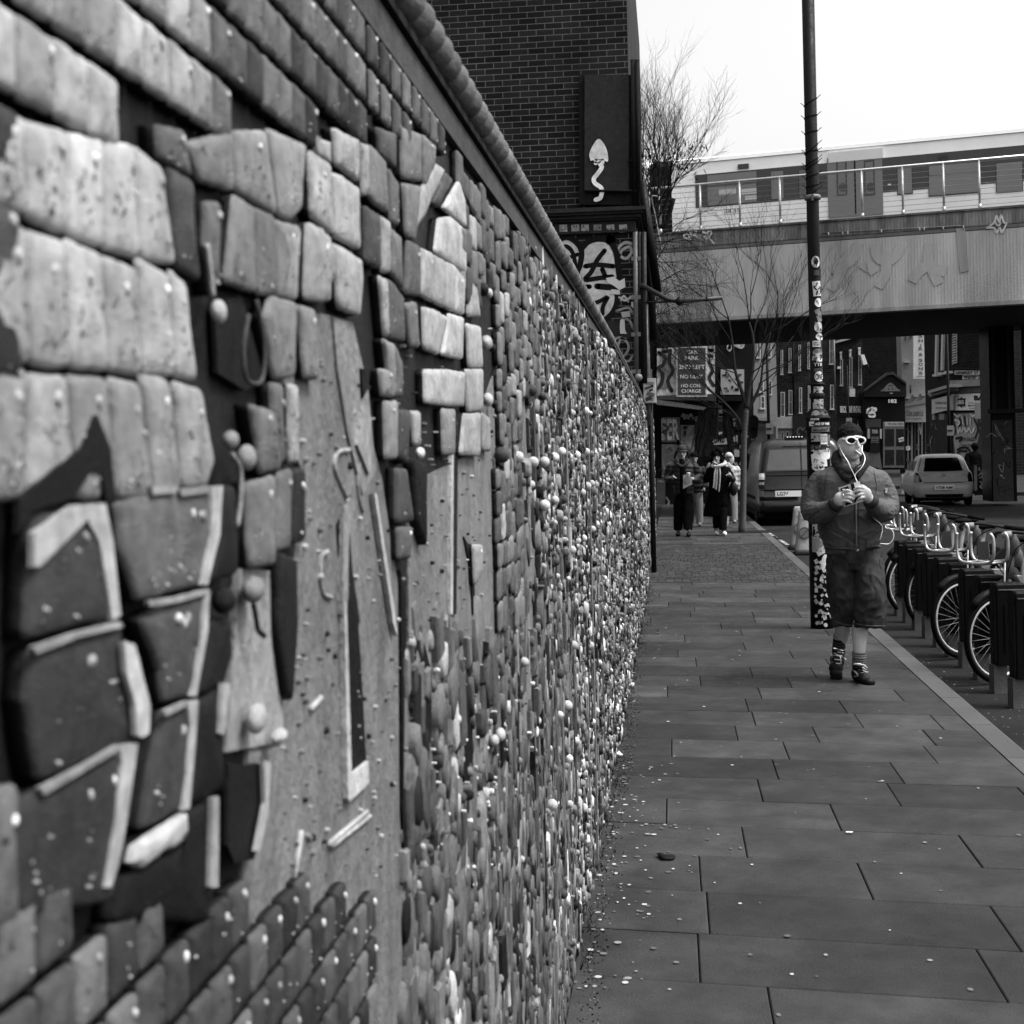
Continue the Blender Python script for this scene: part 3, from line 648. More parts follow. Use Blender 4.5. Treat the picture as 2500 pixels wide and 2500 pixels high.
# ------------------------------------------------------------------ brick building behind the wall end
BY = 17.5; CXL = PY('w7', 1100, 700, BY).x
MB1 = brick_mat('dark brick', .225, .078, .012, .03, .06, .2, .35, .7)
bld = thing('brick_building', 'dark brick building with painted graffiti and moulded cornice behind the relief wall', 'building', (CXL - 4, BY, 0))
zc0 = PY('w7', 600, 480, BY).z; zc1 = PY('w7', 600, 312, BY).z
b = MB(); b.box((CXL - 4.5, BY + 4.5, zc0 / 2), (9, 9, zc0), .04); b.build('wall', MB1, bld)
b = MB(); b.box((CXL - 4.52, BY + 4.52, (zc1 + 9.5) / 2), (9, 9, 9.5 - zc1), .04); b.build('upper_wall', MB1, bld)
b = MB(); H = zc1 - zc0
for z0, z1, o in ((0, .1, .05), (.1, .48, .025), (.48, .56, .07), (.56, .7, .10), (.7, .8, .14), (.8, .94, .17), (.94, 1.0, .10)):
    b.box((CXL - 4.5 + o / 2 * 0, BY + 4.5, zc0 + H * (z0 + z1) / 2), (9 + 2 * o, 9 + 2 * o, H * (z1 - z0)), .07)
b.build('cornice', MAT_STONE, bld)
for i, x in enumerate((622, 703, 768, 852, 940, 1025)):
    p = PY('w7', x, 436, BY - .03); b = MB(); b.box(p, (.10, .012, .1), R.uniform(.3, .5), Matrix.Rotation(R.uniform(-.06, .06), 3, 'Y'))
    for k in range(7): b.disc(p + Vector((R.uniform(-.04, .04), -.008, R.uniform(-.04, .04))), (0, -1, 0), R.uniform(.004, .012), R.choice([.05, .6, .1]), 7)
    b.build('art_tile', MAT_CERAMIC, bld)
# graffiti: filled shapes then strokes, all paint on the wall face
NY = Vector((0, -1, 0)); B7 = lambda pts: [PY('w7', x, y, BY) for x, y in pts]
MAT_SPRAY = mat('spray paint', .6, 9, .35, 60, .3, coarse=(3, .25))
def fill(mb, reg, pts, t, Y, off=.003, k=6):
    P_ = smooth_path([PY(reg, x, y, Y) for x, y in pts + [pts[0]]], k)[:-1]; c0 = sum(P_, Vector()) / len(P_); n_ = len(P_); mb.add([p + NY * off for p in P_ + [c0]], [(i, (i + 1) % n_, n_) for i in range(n_)], t, False)
b = MB()
fill(b, 'w7', [(480, 560), (560, 500), (640, 492), (730, 540), (745, 570), (850, 505), (930, 530), (980, 620), (990, 740), (960, 800), (970, 870), (965, 960), (900, 1030), (850, 1060), (700, 960), (600, 900), (480, 700)], .6, BY, .003)
fill(b, 'w7', [(860, 1060), (960, 1060), (1070, 1090), (1090, 1150), (1030, 1180), (900, 1120)], .05, BY, .0035)
for pts in ([(760, 640), (830, 560), (900, 600), (880, 680), (800, 720)], [(790, 840), (850, 830), (950, 835), (960, 870), (900, 885), (820, 880)], [(640, 600), (700, 580), (715, 660), (660, 700)], [(860, 920), (930, 900), (940, 990), (880, 1000)]):
    fill(b, 'w7', pts, R.uniform(.5, .65), BY, .0045)
for pts, wd, t in (([(580, 515), (650, 495), (710, 530), (745, 590), (735, 680), (715, 740), (740, 790)], .12, .012), ([(610, 580), (640, 555), (680, 590), (700, 660), (705, 740)], .09, .012), ([(640, 640), (720, 610)], .08, .012),
                   ([(740, 575), (790, 525), (860, 505), (930, 520), (975, 590), (990, 680), (1000, 790), (960, 830), (850, 825)], .13, .012), ([(750, 830), (800, 828)], .1, .012), ([(930, 510), (950, 495), (940, 520)], .2, .012),
                   ([(965, 830), (985, 900), (970, 970), (930, 1030), (870, 1060)], .11, .012), ([(770, 690), (850, 680), (960, 690)], .1, .012), ([(900, 585), (850, 650), (810, 730), (770, 780), (860, 770), (950, 760)], .1, .012),
                   ([(885, 710), (905, 760)], .1, .012), ([(820, 945), (880, 920), (920, 900), (890, 960), (885, 1015)], .09, .012),
                   ([(1090, 540), (1040, 530), (1000, 560), (990, 600), (1040, 640), (1080, 600), (1070, 560), (1020, 580), (1000, 620)], .06, .45), ([(960, 540), (940, 560), (960, 590)], .05, .4),
                   ([(960, 1190), (1000, 1170), (1050, 1200), (1060, 1250), (1020, 1300), (990, 1240), (1010, 1180), (1040, 1180)], .05, .35), ([(990, 1250), (1010, 1310), (1060, 1330), (1090, 1290)], .05, .35),
                   ([(1000, 900), (1040, 920), (1090, 890)], .05, .5), ([(1010, 920), (1030, 890), (1060, 930)], .04, .5), ([(980, 990), (1060, 970), (1090, 1010)], .05, .35), ([(1030, 1040), (1070, 1060), (1090, 1110)], .05, .3)):
    b.ribbon([PY('w7', x, y, BY) for x, y in pts], wd * .6, NY, t, .006 + R.uniform(0, .0015))
b.build('wall_painting', MAT_SPRAY, bld)
b = MB()   # torn paste-ups and a small pasted figure
for pts, t in (([(910, 770), (960, 760), (1000, 790), (1035, 770), (1040, 830), (1000, 850), (960, 820), (920, 800)], .65), ([(945, 845), (1000, 850), (1005, 880), (945, 878)], .6), ([(1005, 1055), (1015, 1045), (1035, 1050), (1038, 1120), (1050, 1145), (1005, 1145), (1002, 1100)], .55),
               ([(1080, 930), (1095, 930), (1095, 975), (1080, 960)], .7), ([(1100, 645), (1115, 650), (1122, 690), (1105, 680)], .6), ([(1010, 1000), (1070, 990), (1075, 1030), (1020, 1035)], .45)):
    b.slab([PY('w7', x, y, BY - .009) for x, y in pts], (0, -.002, 0), t)
b.build('paste_up', MAT_FLAT, bld)
# dark steel panel with a painted mushroom
b = MB(); q = [PY('w7', x, y, BY - .05) for x, y in ((728, -600), (1135, -600), (1128, 275), (728, 275))]; b.slab(q, (0, .05, 0), .035); po = b.build('steel_panel', MAT_STONE, bld)
b = MB(); q = [PY('w7', x, y, BY - .08) for x, y in ((765, -600), (1065, -600), (1062, 178), (765, 178))]; b.slab(q, (0, .029, 0), .075)
for x in (1100, 1128): b.tube([PY('w7', x - 10, -700, BY - .09), PY('w7', x, 290, BY - .09)], .035, 6, .02)
b.tube([PY('w7', 765, 182, BY - .1), PY('w7', 1130, 182, BY - .1)], .018, 6, .02)
b.tube([PY('w7', 1062, -20, BY - .1), PY('w7', 1130, -20, BY - .1)], .018, 6, .02)
b.build('panel_frame', MAT_STONE, po)
b = MB(); yy = BY - .10
fill(b, 'ov', [(1114, 303), (1112, 290), (1120, 272), (1130, 262), (1141, 274), (1147, 292), (1146, 305), (1135, 300), (1125, 302)], .75, yy, .0)
for pts in ([(1126, 300), (1124, 308)], [(1136, 300), (1137, 306)]): b.ribbon([PY('ov', x, y, yy) for x, y in pts], .05, NY, .75, .002)
b.ribbon([PY('w7', x, y, yy) for x, y in ((861, -14), (872, 5), (881, 25), (850, 70), (828, 100), (835, 130), (875, 160), (882, 190), (870, 230), (840, 242))], .055, NY, .75, .003)
b.build('mushroom_painting', MAT_SPRAY, po)
# drain pipes and posts at the corner
b = MB()
for x0, x1, y1, r, t in ((1108, 1118, 1520, .035, .2), (1132, 1140, 1500, .03, .03), (1165, 1172, 1480, .03, .06)):
    b.tube([PY('w7', x0, 460, BY - .06), PY('w7', x1, y1, BY - .06)], r, 8, t)
for y in (640, 900, 1150, 1400): p = PY('w7', 1112, y, BY - .06); b.box(p, (.12, .06, .05), .25)
p = PY('w7', 1129, 1440, BY - .1); b.ell(p, .05, .3)
b.build('drainpipe', MAT_METAL, bld)
# mosaic-clad side wall beyond, then a pale brick pier
sd = thing('side_wall', 'narrow run of mosaic-clad wall beyond the brick building corner', 'wall', (XB, 22, 0)); sd['kind'] = 'thing'
b = MB(); b.box((XB - .2, 22.2, 1.15), (.4, 8.2, 2.3), .03); b.build('body', MAT_STONE, sd)
mz = MB()
for k in range(2600):
    Y = R.uniform(18.2, 26.2); piece(Y, R.uniform(.02, 2.25), .06, R.uniform(.04, .14), R.uniform(.01, .04), tone_mix(Y, .3), R.choice([4, 6]), R.uniform(-.3, .3))
mz.build('mosaic', MAT_CERAMIC, sd)['kind'] = 'stuff'
pr = thing('brick_pier', 'pale brick pier between the relief wall and the mosaic side wall', 'pier', (XB + .02, 20, 0)); pr['kind'] = 'thing'
b = MB(); b.box((XB + .02, 19.4, 1.3), (.16, .45, 2.6), .2); b.build('shaft', brick_mat('pale brick', .225, .075, .01, .12, .2, .05, .3, .6), pr)
b = MB()
for k in range(9): p = Vector((XB + .06 + R.uniform(-.02, .02), 19.17, .2 + k * .27)); b.ribbon([p + Vector((R.uniform(-.05, .05), 0, R.uniform(-.05, .05))) for _ in range(4)], .02, NY, .02, .003)
b.build('scrawl', MAT_SPRAY, pr)
# equipment box with stickers on a post
bx = thing('equipment_box', 'white metal equipment box covered in stickers on a post above the wall', 'box', PY('w7', 1202, 1530, 18.6))
cq = PY('w7', 1205, 1530, 18.6); wq = 85 * .36232 / F * 18.6; hq = 165 * .36232 / F * 18.6
b = MB(); b.box(cq, (wq, .16, hq), .62); b.box(cq + Vector((0, -.083, 0)), (wq * .9, .006, hq * .95), .6); b.build('case', MAT_PAINT, bx)
b = MB(); b.box(cq + Vector((-wq * .75, .02, -.02)), (wq * .45, .14, hq * 1.0), .02)
b.tube([(cq.x, cq.y + .1, 0), (cq.x, cq.y + .1, cq.z + .3)], .035, 8, .05); b.build('post', MAT_METAL, bx)
b = MB()
for (dx, dz, w_, h_, t) in ((-.02, .3, .7, .12, .3), (-.15, .12, .5, .1, .15), (.1, .02, .3, .08, .05), (.05, -.15, .6, .16, .2), (-.1, -.32, .5, .15, .1), (.15, -.35, .3, .12, .35), (.2, .2, .2, .15, .08)):
    b.box(cq + Vector((dx * wq, -.088 - R.uniform(0, .003), dz * hq)), (w_ * wq, .002, h_ * hq), t, Matrix.Rotation(R.uniform(-.4, .4), 3, 'Y'))
b.build('sticker', MAT_FLAT, bx)
# floodlight arm reaching out from the building corner
ar = thing('bracket_arm', 'jointed metal bracket arm sticking out from the building corner over the pavement', 'bracket', PY('r1', 250, 1530, 17.3))
b = MB(); j = PY('r1', 612, 1530, 17.3)
b.tube([PY('r1', 250, 1540, 17.35), j], .012, 8, .05); b.tube([PY('r1', 255, 1375, 17.4), PY('r1', 500, 1510, 17.32), j], .03, 8, .08)
b.tube([j, PY('r1', 1020, 1497, 17.25)], .028, 6, .14); b.tube([j - Vector((0, .04, 0)), j + Vector((0, .04, 0))], .05, 12, .04); b.tube([PY('r1', 872, 1480, 17.25), PY('r1', 872, 1530, 17.25)], .012, 6, .05)
b.build('arm', MAT_METAL, ar)
# ------------------------------------------------------------------ lamp post plastered with stickers
PYY = 12.75; pb = PY('r5', 280, 1350, PYY); LX = pb.x - .005
lp = thing('lamp_post', 'tall dark lamp post plastered with stickers, standing behind the man in white sunglasses', 'lamp post', (LX, PYY, 0))
def zat(reg, x, y): return PY(reg, x, y, PYY).z
z_d0 = zat('r4', 345, 905); z_d1 = zat('r4', 345, 745); z_s = zat('r4', 330, 660)
b = MB(); rb = .105; rs = .056
prof = [(rb, -.02), (rb * 1.0, .3), (rb * .98, z_d0 - .02), (rb * 1.12, z_d0), (rb * 1.12, z_d0 + .02), (rb * 1.02, z_d0 + .03), (rb * 1.02, z_d0 + .085), (rb * 1.14, z_d0 + .09), (rb * 1.12, z_d0 + .105), (rb * 1.0, z_d0 + .11), (rb * .93, z_d0 + .14), (rb * .8, z_d0 + .165), (rb * .6, z_d0 + .185)]
b.lathe((LX, PYY, 0), prof, 28, .03); b.build('base', MAT_METAL, lp)
b = MB(); b.lathe((LX, PYY, 0), [(rb * .6, z_d1 - .01), (rs * 1.1, z_d1 + .05), (rs * 1.05, z_s), (rs * 1.2, z_s + .01), (rs * 1.2, z_s + .05), (rs, z_s + .06), (rs, zat('r4', 330, 548)), (rs * 1.25, zat('r4', 330, 546)), (rs * 1.25, zat('r4', 330, 530)), (rs * .98, zat('r4', 330, 526)), (rs, 3.4), (rs * 1.02, 6.9)], 24, .035)
b.build('shaft', MAT_METAL, lp)
b = MB(); zr = zat('r2', 140, 520); b.lathe((LX, PYY, 0), [(rs, zr - .025), (rs * 1.25, zr - .02), (rs * 1.4, zr), (rs * 1.25, zr + .02), (rs, zr + .025)], 20, .25); b.box((LX - .01, PYY - rs * 1.4, zr - .01), (.02, .03, .06), .2); b.build('clamp', MAT_METAL, lp)
b = MB()
for y in (90, 110, 235, 205, 330, 420, 478, -60, -200, -330):
    z = zat('r2', 140, y); dz = R.uniform(.01, .05)
    b.tube([(LX + math.cos(a) * (rs + .004), PYY + math.sin(a) * (rs + .004), z + dz * math.cos(a)) for a in [2 * math.pi * i / 18 for i in range(19)]], .004, 5, .02)
    for s_ in (-1, 1): b.tube([(LX + s_ * rs, PYY - .01, z + s_ * dz), (LX + s_ * (rs + .035), PYY - .03, z + s_ * dz + .025)], .0035, 5, .02)
b.build('wire', MAT_RUBBER, lp)
def rad_at(z): 
    return rb * 1.005 if z < z_d0 - .02 else (rb * 1.15 if z < z_d0 + .2 else (rs * 1.25 if z < z_s + .06 else rs * 1.03))
STK = 0
def sticker(reg, x, y, w_, h_, tone, shape='r', txt=None, dark=.02, rot=0., r_=None, art=0):
    """patch bent round the post"""
    global STK
    s = REG[reg][2]; p = PY(reg, x, y, PYY); R0 = (r_ or rad_at(p.z)) + .002 + .0004 * (STK % 4); STK += 1
    kx = s / F * PYY; W = w_ * kx; H_ = h_ * kx; u0 = max(-.97, min(.97, (p.x - LX) / R0)); a0 = math.asin(u0)
    def pt(u, v, o=0):
        cu, su = math.cos(rot), math.sin(rot); u, v = u * cu - v * su, u * su + v * cu
        a = a0 + u / R0 ; a = max(-1.55, min(1.55, a)); return Vector((LX + math.sin(a) * (R0 + o), PYY - math.cos(a) * (R0 + o), p.z + v))
    b = MB(); n = 8
    if shape == 'r':
        for i in range(n):
            u0_, u1_ = -W / 2 + W * i / n, -W / 2 + W * (i + 1) / n; b.poly([pt(u0_, -H_ / 2), pt(u1_, -H_ / 2), pt(u1_, H_ / 2), pt(u0_, H_ / 2)], tone)
    else:
        k = 24
        for i in range(k):
            a, c = 2 * math.pi * i / k, 2 * math.pi * (i + 1) / k; b.add([pt(0, 0), pt(W / 2 * math.cos(a), H_ / 2 * math.sin(a)), pt(W / 2 * math.cos(c), H_ / 2 * math.sin(c))], [(0, 1, 2)], tone, False)
    if txt:
        lines = txt.split('|')
        for i, tx in enumerate(lines):
            vs, fs, (x0, x1, y0, y1) = glyphs(tx, .02, 1.); hh = H_ * .7 / len(lines); ww = W * .84
            b.add([pt(-ww / 2 + ww * (q[0] - x0) / (x1 - x0), H_ * .38 - hh * (i + 1) + hh * .85 * (q[1] - y0) / (y1 - y0), .0012) for q in vs], fs, dark, False)
    for _ in range(art):
        q = [(R.uniform(-.38, .38) * W, R.uniform(-.38, .38) * H_)]
        for _ in range(3): q.append((max(-.42 * W, min(.42 * W, q[-1][0] + R.gauss(0, .2) * W)), max(-.42 * H_, min(.42 * H_, q[-1][1] + R.gauss(0, .2) * H_))))
        t = dark if R.random() < .7 else R.uniform(.1, .4); wd = R.uniform(.03, .09) * min(W, H_)
        for i in range(3):
            (xa, ya), (xb, yb) = q[i], q[i + 1]; L = math.hypot(xb - xa, yb - ya) or 1; nx, ny = -(yb - ya) / L * wd, (xb - xa) / L * wd
            b.poly([pt(xa + nx, ya + ny, .001), pt(xa - nx, ya - ny, .001), pt(xb - nx, yb - ny, .001), pt(xb + nx, yb + ny, .001)], t)
    b.build('sticker', MAT_FLAT, lp)
sticker('r2', 148, 1098, 80, 100, .6, 'o', art=3); sticker('r2', 148, 1094, 44, 60, .02, 'o'); sticker('r2', 155, 1195, 48, 46, .12)
sticker('r2', 160, 1335, 80, 130, .6, rot=.08, art=7); sticker('r2', 172, 1458, 70, 78, .72, 'o', art=1); sticker('r2', 178, 1570, 60, 110, .3, rot=.3, art=3)
sticker('r4', 332, 68, 78, 86, .6, 'o', art=6); sticker('r4', 342, 148, 76, 56, .66, 'o', art=4, rot=-.3); sticker('r4', 312, 205, 66, 50, .7, txt='ARTS|TUBS')
sticker('r4', 325, 275, 90, 60, .3, 'o', art=2); sticker('r4', 322, 325, 92, 80, .62, 'o', art=5); sticker('r4', 326, 374, 84, 44, .02, txt='TTB', dark=.65); sticker('r4', 332, 420, 80, 30, .15, art=3)
sticker('r4', 335, 474, 78, 84, .72, 'o', txt='ONE'); sticker('r4', 335, 605, 92, 96, .5, art=9); sticker('r4', 330, 680, 80, 36, .5, art=4); sticker('r4', 325, 715, 90, 50, .42, art=6)
sticker('r4', 300, 785, 70, 60, .5, 'o', art=4, r_=rb * .95); sticker('r4', 370, 800, 100, 70, .3, 'o', art=3, r_=rb * .95); sticker('r4', 290, 828, 70, 14, .7, txt='SAINTBOY', r_=rb * 1.13); sticker('r4', 268, 865, 50, 36, .65, art=3, r_=rb * 1.14)
sticker('r4', 360, 864, 150, 36, .03, txt='AGE OF FAME', dark=.75, r_=rb * 1.14)
sticker('r4', 345, 910, 160, 40, .22, art=6, r_=rb * 1.14)
sticker('r4', 300, 975, 80, 70, .4, art=6); sticker('r4', 372, 990, 64, 84, .72, txt='PLEASE|DO NOT|POST|HERE', dark=.2); sticker('r4', 420, 1000, 50, 90, .2, art=4)
sticker('r4', 340, 1065, 180, 60, .06, art=8, dark=.6); sticker('r4', 350, 1120, 150, 80, .74, 'o', art=1, dark=.4); sticker('r4', 330, 1165, 130, 110, .7, rot=.1, art=2, dark=.3); sticker('r4', 400, 1110, 90, 90, .66, 'o', art=1, dark=.3)
sticker('r4', 320, 1225, 110, 60, .6, 'o', rot=-.2, art=2); sticker('r5', 250, 760, 90, 90, .45, art=8); sticker('r5', 262, 840, 120, 100, .35, art=9, dark=.6); sticker('r5', 270, 880, 80, 40, .65, rot=.5)
sticker('r5', 285, 960, 44, 110, .7, 'o', rot=-.1)
for x, y in ((232, 950), (258, 955), (262, 985), (240, 985), (285, 1000), (228, 1060), (262, 1060), (295, 1080), (262, 1110), (232, 1130), (268, 1160), (232, 1200), (262, 1210), (300, 1220), (258, 1260), (308, 1275), (232, 1290), (285, 1300), (232, 1020), (245, 1330), (290, 1345), (300, 1160), (320, 1140), (225, 1170)):
    sh = R.choice(['o', 'r', 'o']); sticker('r5', x, y, R.uniform(14, 26), R.uniform(12, 30), R.uniform(.45, .7), sh, rot=R.uniform(-.8, .8), art=R.choice([1, 2, 0]))
for k in range(46):
    sticker('r5', R.uniform(226, 330), R.uniform(945, 1345), R.uniform(9, 20), R.uniform(9, 22), R.uniform(.35, .65), R.choice('or'), rot=R.uniform(-.8, .8))
# ------------------------------------------------------------------ railway bridge
bA = PY('r1', 410, 1725, 35.5); bB = PY('r2', 1822, 1490, 33.6); bA.z = bB.z = (bA.z + bB.z) / 2
bd = (bB - bA).normalized(); bn = Vector((bd.y, -bd.x, 0)); 
if bn.y > 0: bn = -bn
def bz(reg, x, y, back=0.): return PP(reg, x, y, bA - bn * back, bn)
def on(s, z, back=0.): return bA + bd * s - bn * back + Vector((0, 0, z - bA.z))
def sz(reg, x, y, back=0.): p = bz(reg, x, y, back); return (p - bA).dot(bd), p.z
s0, s1 = -5.0, 15.0
ztp = (sz('r1', 500, 815)[1] + sz('r2', 1822, 660)[1]) / 2; zln = sz('r1', 1200, 1000)[1]; zb0 = bA.z
print('bridge z', bA.z, ztp, zln, 'sz', sz('r2', 1822, 660), sz('r1', 500, 815))
br = thing('railway_bridge', 'concrete railway bridge with ribbed stained parapet crossing over the street', 'bridge', on(5, zb0)); br['kind'] = 'thing'
MAT_RIB = mat('ribbed concrete', .88, 1.5, .2, 60, .9, stretch=(2, 2, .3), coarse=(.35, .25), spec=.2)
MAT_RIB2 = mat('stained concrete', .9, 2.2, .55, 60, .9, stretch=(2, 2, .4), coarse=(.5, .4), spec=.2)
def bslab(mb, sa, sb, za, zc, back0, back1, t):
    mb.slab([on(sa, za, back0), on(sb, za, back0), on(sb, zc, back0), on(sa, zc, back0)], -bn * (back1 - back0), t)
b = MB(); bslab(b, s0, s1, zb0 + .09, zln - .06, 0, .35, .55)
s_ = s0
while s_ < s1: bslab(b, s_, s_ + .035, zb0 + .1, zln - .07, -.006, .0, .57); s_ += .075
b.build('fascia', MAT_RIB, br)
b = MB(); bslab(b, s0, s1, zln + .05, ztp - .05, 0, .35, .3); bslab(b, s0, s1, ztp - .05, ztp, -.04, .4, .22)
s_ = s0
while s_ < s1: bslab(b, s_, s_ + .035, zln + .07, ztp - .12, -.009, .0, .34); s_ += .075
b.build('parapet_band', MAT_RIB2, br)
b = MB(); bslab(b, s0, s1, zln - .06, zln - .045, .03, .35, .05); bslab(b, s0, s1, zln - .045, zln + .035, -.01, .35, .25); bslab(b, s0, s1, zln + .035, zln + .05, .03, .35, .05); bslab(b, s0, s1, zb0, zb0 + .09, -.025, .35, .42); b.build('string_course', MAT_RIB, br)
b = MB(); bslab(b, s0, s1, zb0 + .01, zb0 + .5, .351, 8.4, .05); bslab(b, s0, s1, ztp - .9, ztp - .75, .351, 8.4, .05)
b.build('deck', MAT_STONE, br)
def strokes(mb, reg, lst, wd, t, back=-.035, n=bn, plane=None, caps=True):
    for pts in lst: mb.ribbon([plane(reg, x, y) if plane else bz(reg, x, y, back) for x, y in pts], wd, n, t, .003 + R.uniform(0, .003), caps)
b = MB()
strokes(b, 'r1', [[(690, 940), (660, 925), (660, 900), (690, 895), (705, 915), (700, 940), (718, 945)], [(720, 915), (720, 870), (745, 845), (730, 880), (740, 910), (765, 890), (770, 855), (765, 900), (790, 930), (800, 900), (800, 930), (815, 915)],
                  [(845, 850), (835, 890), (850, 880), (870, 890), (855, 925), (845, 910)], [(885, 870), (865, 960)], [(860, 900), (900, 860), (915, 890), (890, 925), (865, 915), (900, 940), (940, 985)]], .045, .65)
strokes(b, 'r2', [[(1672, 790), (1740, 740), (1760, 680), (1785, 740), (1800, 672), (1825, 740), (1850, 745), (1830, 790), (1805, 830), (1790, 785), (1760, 832), (1740, 790), (1672, 788)], [(1755, 745), (1765, 765), (1785, 765), (1795, 745)]], .04, .65)
b.build('graffiti_tag', MAT_SPRAY, br)
b = MB()
strokes(b, 'r2', [[(525, 930), (500, 1040), (420, 1110), (280, 1160)], [(400, 1120), (340, 1250), (280, 1340)], [(680, 930), (700, 1040), (780, 1085), (860, 1040), (915, 935)], [(780, 1085), (770, 1200), (705, 1320)], [(1165, 925), (1155, 1080), (1195, 1180), (1250, 1290)], [(1160, 1110), (1060, 1190), (1010, 1270)], [(1190, 1150), (1310, 1180)], [(570, 1160), (600, 1125), (650, 1150), (680, 1190)]], .24, .51, -.02, caps=False)
strokes(b, 'r2', [[(1440, 790), (1455, 1000), (1475, 1180)]], .2, .42, -.02, caps=False)
b.build('old_scrubbed_paint', MAT_RIB, br)
b = MB(); q = [bz('r2', x, y, -.03) for x, y in ((205, 833), (1480, 768))]; b.tube(q, .012, 6, .3)
for x in (265, 390, 435, 735, 1075, 1115, 1285, 1465): p = bz('r2', x, 833 - (x - 205) * .051, -.05); b.ell(p - Vector((0, 0, .04)), (.02, .02, .045), .5, 6, 5)
b.build('cable_run', MAT_METAL, br)
rl = thing('bridge_railing', 'steel railing with thin horizontal wires along the top of the railway bridge', 'railing', on(4, ztp)); rl['kind'] = 'thing'
zrt = sz('r1', 1178, 392, .15)[1]
b = MB(); b.tube([on(s0, zrt, .15), on(s1, zrt, .15)], .03, 8, .7); b.build('top_rail', MAT_STEEL, rl)
ps = [sz('r1', x, 700, .15)[0] for x in (60, 432, 812, 1185, 1565)] + [sz('r2', x, 600, .15)[0] for x in (565, 928, 1293, 1612)] + [12.6, 13.8]
for q in ps:
    b = MB(); b.tube([on(q, ztp - .02, .15), on(q, ztp + .12, .15)], .045, 8, .55); b.tube([on(q, ztp, .15), on(q, zrt, .15)], .028, 8, .65)
    for k in range(9): z = ztp + .1 + (zrt - ztp - .15) * k / 8.; b.tube([on(q - .04, z, .15), on(q + .04, z, .15)], .012, 5, .4)
    b.build('post', MAT_STEEL, rl)
for k in range(9): z = ztp + .1 + (zrt - ztp - .15) * k / 8.; b = MB(); b.tube([on(s0, z, .15), on(s1, z, .15)], .006, 5, .3); b.build('wire', MAT_METAL, rl)
# ------------------------------------------------------------------ train on the bridge
TB = 3.6
tr = thing('passenger_train', 'white train carriage with dark window band standing on the railway bridge', 'train', on(5, ztp, TB + 1.4))
zr0 = sz('r1', 1300, 100, TB)[1]; zr1 = sz('r1', 1300, 172, TB)[1]; zw1 = sz('r1', 1300, 292, TB)[1]; zw0 = sz('r1', 1300, 608, TB)[1]
sl_ = sz('r1', 540, 400, TB)[0]; se = 16.5
MAT_TRAIN = mat('train paint', .4, 2, .05, 20, .0, spec=.4, clear=.3)
sec = [(0, ztp - .9), (-.04, zw0), (0, zw1), (.03, zr1), (.12, zr1 + .05), (.28, zr0 - .06), (.6, zr0 + .05), (1.4, zr0 + .16), (2.2, zr0 + .05), (2.7, zr1), (2.76, zw0), (2.7, ztp - .9)]
b = MB(); b.loft([[on(sx, z, TB + o) for o, z in sec] for sx in (sl_ + .0, se)], .95, True, False)
sl0 = sz('r1', 505, 400, TB)[0]; b.loft([[on(sx, z, TB + o) for o, z in sec] for sx in (-7, sz('r1', 330, 400, TB)[0])], .78, True, False)
b.build('body', MAT_TRAIN, tr)
b = MB(); b.loft([[on(sx, z, TB + .06 + o * .97) for o, z in sec] for sx in (sz('r1', 331, 400, TB)[0], sl_ - .01)], .05, True, False); b.build('gangway', MAT_RUBBER, tr)
b = MB(); o = [(-.02, zr1 + .0), (.09, zr1 + .06), (.25, zr0 - .05)]
b.loft([[on(sx, z, TB + q) for q, z in ((-.006, zr1 + .005), (.10, zr1 + .055), (.265, zr0 - .05), (.3, zr0 - .1), (.12, zr1))] for sx in (sl_ + .01, se - .01)], .42, True, False); b.build('roof_edge', MAT_TRAIN, tr)
def trq(mb, reg, x0, y0, x1, y1, t, o0, o1, rnd=0.):
    sa, za = sz(reg, x0, y0, TB); sb, zb = sz(reg, x1, y1, TB)
    mb.slab([on(sa, zb, TB - o1), on(sb, zb, TB - o1), on(sb, za, TB - o1), on(sa, za, TB - o1)], -bn * (o1 - o0), t)
b = MB(); sband = sz('r1', 765, 400, TB)[0]; b.slab([on(sband, zw0, TB - .05), on(se - .02, zw0, TB - .05), on(se - .02, zw1, TB - .05), on(sband, zw1, TB - .05)], -bn * .03, .1); b.build('window_band', MAT_TRAIN, tr)
for reg, x0, y0, x1, y1 in (('r1', 880, 440, 1345, 590), ('r1', 880, 345, 1345, 420), ('r1', 1480, 310, 1600, 560), ('r1', 1745, 300, 1870, 550), ('r2', 5, 290, 78, 520), ('r2', 880, 255, 1010, 480), ('r2', 1160, 325, 1600, 470), ('r2', 1160, 245, 1600, 300), ('r2', 1760, 310, 1990, 455), ('r2', 1760, 220, 1990, 290)):
    f_ = MB(); trq(f_, reg, x0 - 8, y0 - 8, x1 + 8, y1 + 8, .06, -.02, .056); f_ = f_.build('window', MAT_TRAIN, tr); b = MB(); trq(b, reg, x0, y0, x1, y1, .3, .0, .062); b.build('pane', MAT_TRAIN, f_)
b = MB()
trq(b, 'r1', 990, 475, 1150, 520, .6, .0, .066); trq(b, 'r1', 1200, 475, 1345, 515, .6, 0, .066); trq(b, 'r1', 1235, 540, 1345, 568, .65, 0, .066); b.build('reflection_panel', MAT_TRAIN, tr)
dr = MB(); trq(dr, 'r2', 255, 175, 755, 668, .3, -.02, .058); dr = dr.build('doors', MAT_TRAIN, tr)
b = MB(); trq(b, 'r2', 493, 178, 516, 664, .02, 0, .064); b.build('door_gap', MAT_RUBBER, dr)
